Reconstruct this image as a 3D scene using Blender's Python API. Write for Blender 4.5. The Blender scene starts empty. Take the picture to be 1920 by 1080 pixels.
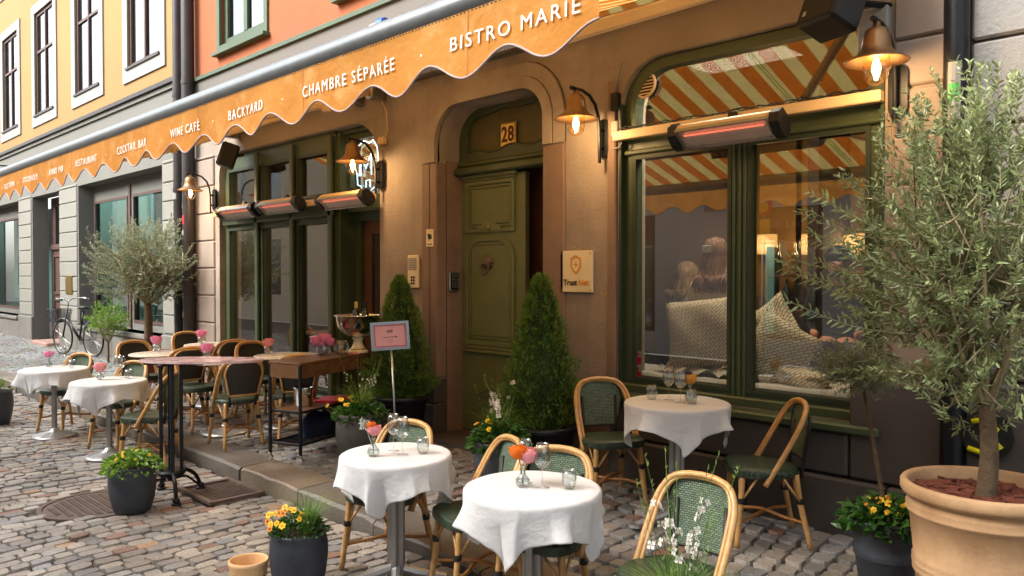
import bpy, math, random
from math import sin, cos, pi, radians, sqrt, atan2, hypot
from mathutils import Vector, Matrix, noise
from mathutils.geometry import tessellate_polygon
R = random.Random(7)
SC = bpy.context.scene
COL = SC.collection
# ---------------------------------------------------------------- camera, sky, sun, exposure
CH = 1.78; YAW = radians(45.1); FPX = 1475.0
cd = bpy.data.cameras.new('camera'); cam = bpy.data.objects.new('camera', cd); COL.objects.link(cam)
cam.location = (0, 0, CH); cam.rotation_euler = (radians(90 - 1.01), 0, YAW)
cd.sensor_width = 36; cd.lens = 36 * FPX / 1920; cd.clip_end = 400; cd.clip_start = .05
SC.camera = cam
W_ = bpy.data.worlds.new('World'); SC.world = W_; W_.use_nodes = True
nt = W_.node_tree; nt.nodes.clear()
sky = nt.nodes.new('ShaderNodeTexSky'); sky.sky_type = 'NISHITA'; sky.sun_disc = False
SUN_EL, SUN_AZ = radians(40), radians(205)
sky.sun_elevation = SUN_EL; sky.sun_rotation = SUN_AZ; sky.air_density = 1.0; sky.dust_density = 4; sky.ozone_density = .6
hs = nt.nodes.new('ShaderNodeHueSaturation'); hs.inputs['Saturation'].default_value = .32
bg = nt.nodes.new('ShaderNodeBackground'); bg.inputs['Strength'].default_value = .15
wo = nt.nodes.new('ShaderNodeOutputWorld')
nt.links.new(sky.outputs[0], hs.inputs['Color']); nt.links.new(hs.outputs[0], bg.inputs[0]); nt.links.new(bg.outputs[0], wo.inputs[0])
sl = bpy.data.lights.new('sun', 'SUN'); sl.energy = 1.15; sl.angle = radians(32); sl.color = (1, .975, .94)
so = bpy.data.objects.new('sun', sl); COL.objects.link(so)
sd = Vector((sin(SUN_AZ) * cos(SUN_EL), cos(SUN_AZ) * cos(SUN_EL), sin(SUN_EL)))
so.rotation_euler = sd.to_track_quat('Z', 'Y').to_euler()
SC.view_settings.view_transform = 'Standard'; SC.view_settings.look = 'None'; SC.view_settings.gamma = 1
SC.view_settings.exposure = 1.88
SC.cycles.use_denoising = True
SC.cycles.max_bounces = 7; SC.cycles.transparent_max_bounces = 16; SC.cycles.diffuse_bounces = 4; SC.cycles.glossy_bounces = 4
SC.cycles.sample_clamp_indirect = 4; SC.cycles.caustics_reflective = False; SC.cycles.caustics_refractive = False

# ---------------------------------------------------------------- measuring helpers (points at real distances)
_th = radians(1.01)
_F = Vector((-sin(YAW) * cos(_th), cos(YAW) * cos(_th), -sin(_th))); _R = Vector((cos(YAW), sin(YAW), 0)); _U = _R.cross(_F)
def ray(x, y): return _F + _R * ((x - 960) / FPX) - _U * ((y - 540) / FPX)
def G(x, y, z=0.0):
    d = ray(x, y); return Vector((0, 0, CH)) + d * ((z - CH) / d.z)
def Wp(x, y, Y):
    d = ray(x, y); return Vector((0, 0, CH)) + d * (Y / d.y)
def PX(p):
    v = Vector(p) - Vector((0, 0, CH)); t = v.dot(_F)
    if t < .1: return (-9999, -9999, t)
    return 960 + FPX * v.dot(_R) / t, 540 - FPX * v.dot(_U) / t, t
FY = 4.95; YY = 5.2; KY = 3.1; OY = -4.6
def kh(x):
    if x < -4.7: return .12
    if x > -3.7: return .045
    return .12 - .075 * (x + 4.7)
def gz(x, y):
    if y < KY: return 0.0
    k = kh(x); return k + (min(y, FY) - KY) / (FY - KY) * (.2 - k)

# ---------------------------------------------------------------- materials
def lin(h):
    h = h.lstrip('#'); c = [int(h[i:i + 2], 16) / 255 for i in (0, 2, 4)]
    return tuple(v / 12.92 if v <= .04045 else ((v + .055) / 1.055) ** 2.4 for v in c)
class NT:
    def __init__(s, name):
        s.m = bpy.data.materials.new(name); s.m.use_nodes = True; s.t = s.m.node_tree; s.t.nodes.clear()
        s.out = s.n('ShaderNodeOutputMaterial'); s.tc = s.n('ShaderNodeTexCoord')
    def n(s, k, **kw):
        o = s.t.nodes.new(k)
        for a, b in kw.items(): setattr(o, a, b)
        return o
    def l(s, a, b): s.t.links.new(a, b)
    def noise(s, scale, detail=3, rough=.6, vec=None, dim=None):
        o = s.n('ShaderNodeTexNoise'); o.inputs['Scale'].default_value = scale; o.inputs['Detail'].default_value = detail
        o.inputs['Roughness'].default_value = rough; s.l(vec or s.tc.outputs['Object'], o.inputs['Vector']); return o.outputs[0]
    def mix(s, f, a, b, mode='MIX'):
        o = s.n('ShaderNodeMix', data_type='RGBA', blend_type=mode)
        for k, v in ((0, f), (6, a), (7, b)):
            if hasattr(v, 'is_linked') or hasattr(v, 'links'): s.l(v, o.inputs[k])
            elif k == 0: o.inputs[0].default_value = v
            else: o.inputs[k].default_value = (*v[:3], 1)
        return o.outputs[2]
    def ramp(s, f, stops):
        o = s.n('ShaderNodeValToRGB'); e = o.color_ramp.elements
        while len(e) < len(stops): e.new(.5)
        for i, (p, c) in enumerate(stops):
            e[i].position = p; e[i].color = (*c, 1) if len(c) == 3 else c
        s.l(f, o.inputs[0]); return o.outputs[0]
    def math(s, op, a, b=0.0, c=None):
        o = s.n('ShaderNodeMath', operation=op)
        for i, v in enumerate((a, b, c)):
            if v is None: continue
            if isinstance(v, (int, float)): o.inputs[i].default_value = v
            else: s.l(v, o.inputs[i])
        return o.outputs[0]
    def bump(s, h, strength=.3, dist=.01, nrm=None):
        o = s.n('ShaderNodeBump'); o.inputs['Strength'].default_value = strength; o.inputs['Distance'].default_value = dist
        s.l(h, o.inputs['Height'])
        if nrm: s.l(nrm, o.inputs['Normal'])
        return o.outputs[0]
    def bsdf(s, col, rough=.6, metal=0, spec=.5, nrm=None, **kw):
        b = s.n('ShaderNodeBsdfPrincipled')
        for k, v in (('Base Color', col), ('Roughness', rough), ('Metallic', metal), ('Specular IOR Level', spec)):
            if isinstance(v, tuple): b.inputs[k].default_value = (*v, 1)
            elif isinstance(v, (int, float)): b.inputs[k].default_value = v
            else: s.l(v, b.inputs[k])
        for k, v in kw.items():
            k = k.replace('_', ' ')
            b.inputs[k].default_value = v if not (isinstance(v, tuple) and len(v) == 3) else (*v, 1)
        if nrm: s.l(nrm, b.inputs['Normal'])
        return b.outputs[0]
    def done(s, sh): s.l(sh, s.out.inputs[0]); return s.m
def sc(c, k): return tuple(min(1, v * k) for v in c)
def M(name, col, rough=.6, metal=0, var=.18, vs=5, bump=.15, bs=60, bd=.003, spec=.4, col2=None, grime=0, streak=0, **kw):
    if isinstance(col, str): col = lin(col)
    if isinstance(col2, str): col2 = lin(col2)
    s = NT(name); a = s.noise(vs, 5, .65)
    f = s.ramp(a, [(.3, (0, 0, 0)), (.7, (1, 1, 1))])
    c = s.mix(f, sc(col, 1 - var), col2 or sc(col, 1 + var))
    if grime:
        g = s.ramp(s.noise(vs * .35, 6, .7), [(.48, (0, 0, 0)), (.72, (1, 1, 1))])
        c = s.mix(s.math('MULTIPLY', g, grime), c, sc(col, .45))
        g2 = s.ramp(s.noise(vs * 3.7, 4, .7), [(.6, (0, 0, 0)), (.75, (1, 1, 1))])
        c = s.mix(s.math('MULTIPLY', g2, grime * .5), c, sc(col, 1.5))
    if streak:
        mp = s.n('ShaderNodeMapping'); mp.inputs['Scale'].default_value = (7, 7, .35); s.l(s.tc.outputs['Object'], mp.inputs[0])
        g3 = s.ramp(s.noise(1.0, 5, .7, mp.outputs[0]), [(.52, (0, 0, 0)), (.75, (1, 1, 1))]); c = s.mix(s.math('MULTIPLY', g3, streak * .55), c, sc(col, .55))
        vo = s.n('ShaderNodeTexVoronoi', feature='DISTANCE_TO_EDGE'); vo.inputs['Scale'].default_value = .9; dv = s.n('ShaderNodeMapping'); s.l(s.tc.outputs['Object'], dv.inputs[0])
        nn = s.n('ShaderNodeTexNoise'); nn.inputs['Scale'].default_value = 3; s.l(s.tc.outputs['Object'], nn.inputs['Vector']); ad = s.n('ShaderNodeVectorMath', operation='ADD'); s.l(dv.outputs[0], ad.inputs[0]); s.l(nn.outputs['Color'], ad.inputs[1]); s.l(ad.outputs[0], vo.inputs['Vector'])
        cr = s.ramp(vo.outputs['Distance'], [(0, (1, 1, 1)), (.006, (0, 0, 0))]); c = s.mix(s.math('MULTIPLY', s.math('MULTIPLY', cr, s.ramp(s.noise(.8, 2), [(.55, (0, 0, 0)), (.7, (1, 1, 1))])), .3), c, sc(col, .5))
    n = s.bump(s.noise(bs, 4), bump, bd) if bump else None
    rr = s.math('MULTIPLY_ADD', s.noise(vs * 2, 3), .25, rough - .12) if rough > .15 else rough
    return s.done(s.bsdf(c, rr, metal, spec, n, **kw))
def EM(name, col, st):
    s = NT(name); e = s.n('ShaderNodeEmission'); e.inputs[0].default_value = (*col, 1); e.inputs[1].default_value = st
    return s.done(e.outputs[0])
def GLASS(name, ior=1.5, tint=(1, 1, 1), add=0.0, rough=0.0, bmp=0, pw=4.0):
    # Schlick reflectance on both faces of a thin sheet
    s = NT(name); lw = s.n('ShaderNodeLayerWeight'); lw.inputs['Blend'].default_value = .5; f0 = ((ior - 1) / (ior + 1)) ** 2
    tr = s.n('ShaderNodeBsdfTransparent'); tr.inputs[0].default_value = (*tint, 1)
    gl = s.n('ShaderNodeBsdfGlossy'); gl.inputs['Roughness'].default_value = rough
    if bmp:
        b = s.bump(s.noise(bmp, 2, .4), .25, .004); s.l(b, gl.inputs['Normal'])
    f = s.math('MULTIPLY_ADD', s.math('POWER', lw.outputs['Facing'], pw), 1 - f0 - add, f0 + add)
    m = s.n('ShaderNodeMixShader'); s.l(f, m.inputs[0]); s.l(tr.outputs[0], m.inputs[1]); s.l(gl.outputs[0], m.inputs[2])
    return s.done(m.outputs[0])
def CLOTH(name, col, trans=.3, var=.05, bump=.15, bs=300, col2=None, rough=.85, crease=0):
    s = NT(name); c = s.mix(s.noise(3, 4), sc(col, 1 - var), col2 or sc(col, 1 + var))
    n = s.bump(s.noise(bs, 2), bump, .001); n = s.bump(s.noise(9, 5, .55), crease, .03, n) if crease else n
    b = s.bsdf(c, rough, 0, .2, n); t = s.n('ShaderNodeBsdfTranslucent'); s.l(c, t.inputs[0])
    m = s.n('ShaderNodeMixShader'); m.inputs[0].default_value = trans; s.l(b, m.inputs[1]); s.l(t.outputs[0], m.inputs[2])
    return s.done(m.outputs[0])
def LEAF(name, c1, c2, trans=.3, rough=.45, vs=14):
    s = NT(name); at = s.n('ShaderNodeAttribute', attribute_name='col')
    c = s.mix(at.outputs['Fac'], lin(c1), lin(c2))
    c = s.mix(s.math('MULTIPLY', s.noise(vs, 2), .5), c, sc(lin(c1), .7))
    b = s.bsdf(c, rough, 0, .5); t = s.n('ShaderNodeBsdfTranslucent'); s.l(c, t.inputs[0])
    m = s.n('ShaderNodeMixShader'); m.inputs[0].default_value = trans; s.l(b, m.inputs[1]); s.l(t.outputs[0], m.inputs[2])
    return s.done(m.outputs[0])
def STONE(name, bump=.5):
    s = NT(name); at = s.n('ShaderNodeAttribute', attribute_name='col')
    v = s.ramp(s.noise(90, 4, .7), [(.3, (.55, .55, .55)), (.7, (1.35, 1.33, 1.3))])
    c = s.mix(1.0, at.outputs['Color'], v, 'MULTIPLY')
    d = s.ramp(s.noise(1.3, 5, .6), [(.4, (.62, .58, .52)), (.66, (1.1, 1.1, 1.1))])
    c = s.mix(.8, c, d, 'MULTIPLY')
    n = s.bump(s.noise(70, 5, .7), bump, .006)
    r = s.math('MULTIPLY_ADD', s.noise(2.1, 4), .5, .2)
    return s.done(s.bsdf(c, r, 0, .5, n))
def WEAVE(name, ca, cb, sx=.014, sz=.007, axes='XZ', bump=.6):
    s = NT(name); sp = s.n('ShaderNodeSeparateXYZ'); s.l(s.tc.outputs['Object'], sp.inputs[0])
    cb_ = s.n('ShaderNodeCombineXYZ'); s.l(sp.outputs[axes[0]], cb_.inputs[0]); s.l(sp.outputs[axes[1]], cb_.inputs[1])
    br = s.n('ShaderNodeTexBrick'); s.l(cb_.outputs[0], br.inputs['Vector'])
    br.inputs['Scale'].default_value = 1; br.inputs['Brick Width'].default_value = sx; br.inputs['Row Height'].default_value = sz
    br.inputs['Mortar Size'].default_value = sz * .22; br.inputs['Mortar Smooth'].default_value = .6
    br.inputs['Color1'].default_value = (*lin(ca), 1); br.inputs['Color2'].default_value = (*sc(lin(ca), .55), 1)
    br.inputs['Mortar'].default_value = (*lin(cb), 1)
    n = s.bump(br.outputs['Fac'], bump, .002)
    return s.done(s.bsdf(br.outputs['Color'], .42, 0, .5, n))
def WOOD(name, ca, cb, scale=(3, 3, 30), rough=.45, coat=0.0):
    s = NT(name); mp = s.n('ShaderNodeMapping'); mp.inputs['Scale'].default_value = scale; s.l(s.tc.outputs['Object'], mp.inputs[0])
    f = s.noise(6, 6, .7, mp.outputs[0])
    c = s.ramp(f, [(.3, lin(ca)), (.7, lin(cb))])
    return s.done(s.bsdf(c, rough, 0, .5, s.bump(f, .15, .003)))

mWall = M('wall_brown_plaster', '#9b8e81', .8, var=.16, vs=1.7, bump=.85, bs=34, bd=.009, grime=.8, streak=.7)
mWallR = M('wall_stucco', '#958779', .85, var=.1, vs=2.2, bump=.9, bs=32, bd=.012, grime=.2)
mBlock = M('brown_block', '#96887b', .8, var=.1, vs=2, bump=.5, bs=50, bd=.004, grime=.25)
mGreyBlock = M('grey_block', '#83807a', .85, var=.1, vs=2, bump=.9, bs=42, bd=.008, grime=.25)
mStoneD = M('dark_plinth_stone', '#4b4541', .65, var=.2, vs=2.6, bump=.4, bs=30, bd=.006, grime=.4)
mJamb = M('jamb_stone', '#836d5e', .7, var=.16, vs=2.6, bump=.35, bs=40, bd=.005, grime=.35)
mJoint = M('joint_line', '#4a423c', .9)
mGreyBand = M('grey_plaster', '#6c6862', .85, var=.05, vs=1, bump=.3, bs=60, grime=.15)
mOrange = M('orange_plaster', '#9a5835', .85, var=.07, vs=.9, bump=.25, bs=60, grime=.25, streak=.3)
mYellow = M('yellow_plaster', '#957445', .85, var=.06, vs=.8, bump=.2, bs=60, grime=.22, streak=.3)
mYGrey = M('grey_ashlar', '#73726b', .85, var=.06, vs=1.5, bump=.3, bs=60, grime=.2)
mYGreyL = M('pale_ashlar', '#86847b', .85, var=.06, vs=1.8, bump=.3, bs=60, grime=.15)
mYPlinth = M('grey_granite', '#77736c', .8, var=.14, vs=3, bump=.3, bs=80, grime=.3)
mWhite = M('white_paint', '#8f8d87', .6, var=.04, bump=.05)
mGreen = M('green_paint', '#434e36', .42, var=.12, vs=4, bump=.12, bs=40, grime=.15)
mGreenD = M('dark_green_paint', '#2f3a2b', .45, var=.15, vs=4, bump=.12, bs=40)
mDoor = M('door_green', '#6c7652', .48, var=.12, vs=3, bump=.2, bs=50, bd=.002, grime=.12)
mTrimG = M('green_trim', '#475844', .6, var=.1)
mBrownW = WOOD('brown_wood', '#4a3020', '#6e4c34')
mMaroon = M('maroon_wood', '#55403a', .55, var=.12)
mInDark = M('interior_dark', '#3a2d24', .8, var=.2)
mInMar = M('interior_maroon', '#6a4433', .8, var=.2)
mInOchre = M('interior_ochre', '#7d5d2c', .8, var=.12)
mBlack = M('black_iron', '#16181c', .38, .3, var=.2, bump=.1)
mBlackP = M('black_plastic', '#141416', .5, var=.1, bump=.05)
mSteel = M('brushed_steel', '#a9a9a6', .3, .9, var=.1, bump=.05)
mChrome = M('chrome', '#dedede', .08, 1, var=.02, bump=0)
mGalv = M('grey_metal', '#7e8386', .42, .6, var=.12, vs=4, bump=.08)
mAlu = M('awning_aluminium', '#7c8080', .36, .7, var=.08, vs=9, bump=.15, bs=25, bd=.002)
mCream = M('cream_metal', '#d3b78c', .5, var=.06, bump=.04)
mCopper = M('aged_copper', '#8a6a4a', .38, .75, var=.25, vs=9, bump=.08)
mPipe = M('pipe_dark', '#3a3533', .45, .4, var=.15)
mRattan = M('rattan', '#b98e56', .35, var=.22, vs=22, bump=.15, bs=70, spec=.5)
mRattanR = M('rattan_dark', '#9a6630', .4, var=.25, vs=22, bump=.15, bs=70)
mWrap = M('black_wrap', '#1c1c18', .5, var=.2, vs=60)
mWeaveB = WEAVE('green_weave_back', '#82957a', '#233428', .020, .0105, 'XZ')
mWeaveS = WEAVE('green_weave_seat', '#66785a', '#223022', .011, .03, 'XY')
mWeaveK = WEAVE('dark_weave_back', '#3f4038', '#181a17', .012, .006, 'XZ')
mCloth = CLOTH('white_linen', (.70, .695, .68), .18, .03, .3, 260, crease=.5)
mTableTop = M('pale_table_top', '#d8cdbd', .25, var=.05, bump=0, spec=.6)
mPink = M('pink_marble_top', '#b07f80', .15, var=.2, vs=9, bump=0, spec=.6, col2='#d9bfbc')
mBaseM = M('table_base_metal', '#9d9b97', .4, .75, var=.1)
mTerra = M('terracotta', '#9d7550', .75, var=.16, vs=4, bump=.4, bs=50, bd=.004, grime=.45, streak=.3, col2='#b8966e')
mTerraB = M('buff_clay', '#dcb17e', .7, var=.08, bump=.2)
mPot = M('dark_zinc_pot', '#3a3e44', .5, .15, var=.25, vs=7, bump=.35, bs=30, grime=.6, streak=.6)
mPotB = M('brown_grey_pot', '#4a4843', .65, .1, var=.25, vs=7, bump=.3, bs=30, grime=.35)
mPotN = M('navy_black_pot', '#1b1f29', .4, 0, var=.2, vs=7, bump=.15)
mSoil = M('soil', '#3a241a', .95, var=.4, vs=40, bump=1, bs=60, bd=.02)
mMulch = M('bark_mulch', '#5f3020', .85, var=.45, vs=35, bump=.5)
mCartW = WOOD('cart_wood', '#4d3220', '#7d5c3d', (30, 3, 3), .3)
mStoneC = STONE('cobble_stone'); mKerb = STONE('kerb_granite', .7)
mGrout = M('grout_sand', '#655b50', .95, var=.3, vs=9, bump=.8, bs=90, bd=.01)
mCast = M('cast_iron', '#6a5c54', .6, .4, var=.25, vs=12, bump=.4, bs=90)
mBark = M('olive_bark', '#5b4b36', .9, var=.35, vs=20, bump=.9, bs=40, bd=.01)
mTwig = M('olive_twig', '#8f8462', .8, var=.2, vs=20)
mOlive = LEAF('olive_leaf', '#3c4b22', '#c0cf92', .3, .36)
mOliveFar = LEAF('olive_leaf_far', '#56664a', '#b0bb98', .25, .42)
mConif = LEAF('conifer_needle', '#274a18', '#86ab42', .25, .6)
mGrassL = LEAF('grass_blade', '#3e6a22', '#9cbb5a', .35, .45)
mBroad = LEAF('broad_leaf', '#1f4a1c', '#5b8a34', .25, .4)
mLight = LEAF('light_leaf', '#5c8a30', '#a8c94e', .3, .45)
mYel = M('yellow_petal', '#e8c020', .6, var=.1, bump=0); mOrn = M('orange_petal', '#e08a22', .6, var=.15, bump=0)
mWhP = M('white_petal', '#ece8de', .6, var=.05, bump=0)
mPinkF = CLOTH('pink_petal', lin('#e878b0'), .4, .1, .2, 60, lin('#f8b4d2')); mPinkL = CLOTH('light_pink_petal', lin('#f08c9a'), .4, .1, .2, 60, lin('#fcc8c6'))
mOrF = CLOTH('orange_rose_petal', lin('#f06a20'), .4, .1, .2, 60, lin('#f5963c'))
mYOr = CLOTH('apricot_petal', lin('#e0a040'), .3, .1, .2, 60, lin('#f0c060'))
mSilver = M('silver_foliage', '#b9bdb2', .7)
mGlass = GLASS('window_glass', 1.62, (.88, .90, .88), .115)
mGlassU = GLASS('wavy_old_glass', 1.7, (.75, .8, .75), .16, 0, 3)
mTeal = GLASS('teal_shop_glass', 1.6, (.5, .72, .66), .2)
mSkyG = GLASS('upper_window_glass', 1.7, (.4, .45, .48), .14, 0, 1.5)
mDrink = GLASS('drinking_glass', 1.5, (.93, .95, .95), .06, pw=2.6)
mWater = GLASS('water', 1.33, (.93, .95, .94), .03)
mJar = GLASS('lamp_jar_glass', 1.5, (1, .90, .72), .09)
mBulb = EM('lamp_bulb_glow', (1, .66, .30), 60); mShade = EM('lit_lamp_shade', (1, .50, .13), .42)
mHeat = EM('heater_element_glow', (1, .20, .10), .42); mNeon = EM('neon_tube_glow', (.6, .86, 1), 1.7)
mSpot = EM('ceiling_spot_glow', (1, .8, .5), 14)
mSignP = M('sign_pink', '#e9b3bd', .4, var=.03, bump=0); mSignR = M('sign_red_line', '#b5546a', .5, bump=0)
mInk = M('black_ink', '#1b1a1a', .5, var=.05, bump=0); mOchre = M('ochre_ink', '#d69420', .5, var=.05, bump=0)
mPlate = M('cream_plate', '#e6d9b4', .35, var=.04, bump=0); mPlateY = M('yellow_plate', '#e2c56a', .4, var=.06, bump=0)
mRed = M('red_sticker', '#c0202c', .5, var=.05, bump=0); mBrass = M('brass', '#8f7434', .35, .8, var=.15)
mSkin = M('skin', '#c48a6c', .55, var=.06, bump=.05, Subsurface_Weight=.1)
def HAIR(name, ca, cb):
    s = NT(name); mp = s.n('ShaderNodeMapping'); mp.inputs['Scale'].default_value = (70, 70, 5); s.l(s.tc.outputs['Object'], mp.inputs[0]); f = s.noise(1, 4, .7, mp.outputs[0])
    return s.done(s.bsdf(s.ramp(f, [(.35, lin(ca)), (.65, lin(cb))]), .45, 0, .4, s.bump(f, .9, .01)))
mHairB = HAIR('light_brown_hair', '#2e1a0e', '#9c6c42'); mHairK = M('black_hair', '#14110f', .5, var=.2, bump=.3)
mKnit = CLOTH('cream_knit', lin('#dcc9a8'), .0, .08, .5, 120); mShirtK = CLOTH('black_shirt', lin('#17181c'), 0, .1, .2, 120)
mLinenW = CLOTH('white_cushion', lin('#b5afa3'), 0, .06, .3, 60)
def zig():
    s = NT('basketweave_fabric'); w = s.n('ShaderNodeTexBrick'); mp = s.n('ShaderNodeMapping'); mp.inputs['Rotation'].default_value = (pi / 2, 0, radians(45))
    sp = s.n('ShaderNodeSeparateXYZ'); s.l(s.tc.outputs['Object'], sp.inputs[0])
    a = s.math('ADD', sp.outputs[0], sp.outputs[2]); b = s.math('SUBTRACT', sp.outputs[0], sp.outputs[2])
    c = s.n('ShaderNodeCombineXYZ'); s.l(a, c.inputs[0]); s.l(b, c.inputs[1]); s.l(c.outputs[0], w.inputs['Vector'])
    w.inputs['Scale'].default_value = 1; w.inputs['Brick Width'].default_value = .075; w.inputs['Row Height'].default_value = .03
    w.inputs['Mortar Size'].default_value = .0045; w.inputs['Mortar Smooth'].default_value = .3
    for k, v in (('Color1', '#e2d6ba'), ('Color2', '#cdbf9f'), ('Mortar', '#7a684e')): w.inputs[k].default_value = (*lin(v), 1)
    return s.done(s.bsdf(w.outputs['Color'], .85, 0, .2, s.bump(w.outputs['Fac'], .5, .004)))
mZig = zig()
def awn(name, stripe):
    s = NT(name)
    if stripe:
        sp = s.n('ShaderNodeSeparateXYZ'); s.l(s.tc.outputs['Object'], sp.inputs[0])
        f = s.math('FRACT', s.math('MULTIPLY', sp.outputs[0], 1 / .26)); g = s.math('FRACT', s.math('MULTIPLY', sp.outputs[0], 1 / 1.3))
        c = s.n('ShaderNodeValToRGB'); c.color_ramp.interpolation = 'CONSTANT'
        for i, (p, k) in enumerate(((0, '#b8641c'), (.52, '#cfb873'))):
            c.color_ramp.elements[i].position = p; c.color_ramp.elements[i].color = (*lin(k), 1)
        s.l(f, c.inputs[0])
        gr = s.n('ShaderNodeValToRGB'); gr.color_ramp.interpolation = 'CONSTANT'; e = gr.color_ramp.elements
        st = [(0, 0), (.135, 1), (.147, 0), (.157, 1), (.169, 0)]
        while len(e) < len(st): e.new(.9)
        for i, (p, v) in enumerate(st): e[i].position = p; e[i].color = (v, v, v, 1)
        s.l(g, gr.inputs[0]); col = s.mix(gr.outputs[0], c.outputs[0], lin('#8f8a3c'))
    else:
        col = s.mix(s.noise(2.5, 4), lin('#c98334'), lin('#dc9d50'))
        col = s.mix(s.math('MULTIPLY', s.ramp(s.noise(7, 6, .7), [(.5, (0, 0, 0)), (.75, (1, 1, 1))]), .55), col, lin('#f3c486'))
    n = s.bump(s.noise(6, 4), .55, .03)
    b = s.bsdf(col, .8, 0, .2, n); t = s.n('ShaderNodeBsdfTranslucent'); s.l(col, t.inputs[0])
    m = s.n('ShaderNodeMixShader'); m.inputs[0].default_value = .42; s.l(b, m.inputs[1]); s.l(t.outputs[0], m.inputs[2])
    return s.done(m.outputs[0])
mAwnS = awn('striped_awning_fabric', 1); mVal = awn('orange_valance_fabric', 0)
mHem = M('pale_hem', '#a8928e', .7, var=.05, bump=0)
mOpp = M('opposite_plaster', '#b3bcbe', .85, var=.06, vs=1); mOpp2 = M('opposite_upper', '#e0dac6', .85, var=.06, vs=1)
mOppB = M('opposite_shop_brown', '#4a3428', .6, var=.1)

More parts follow.
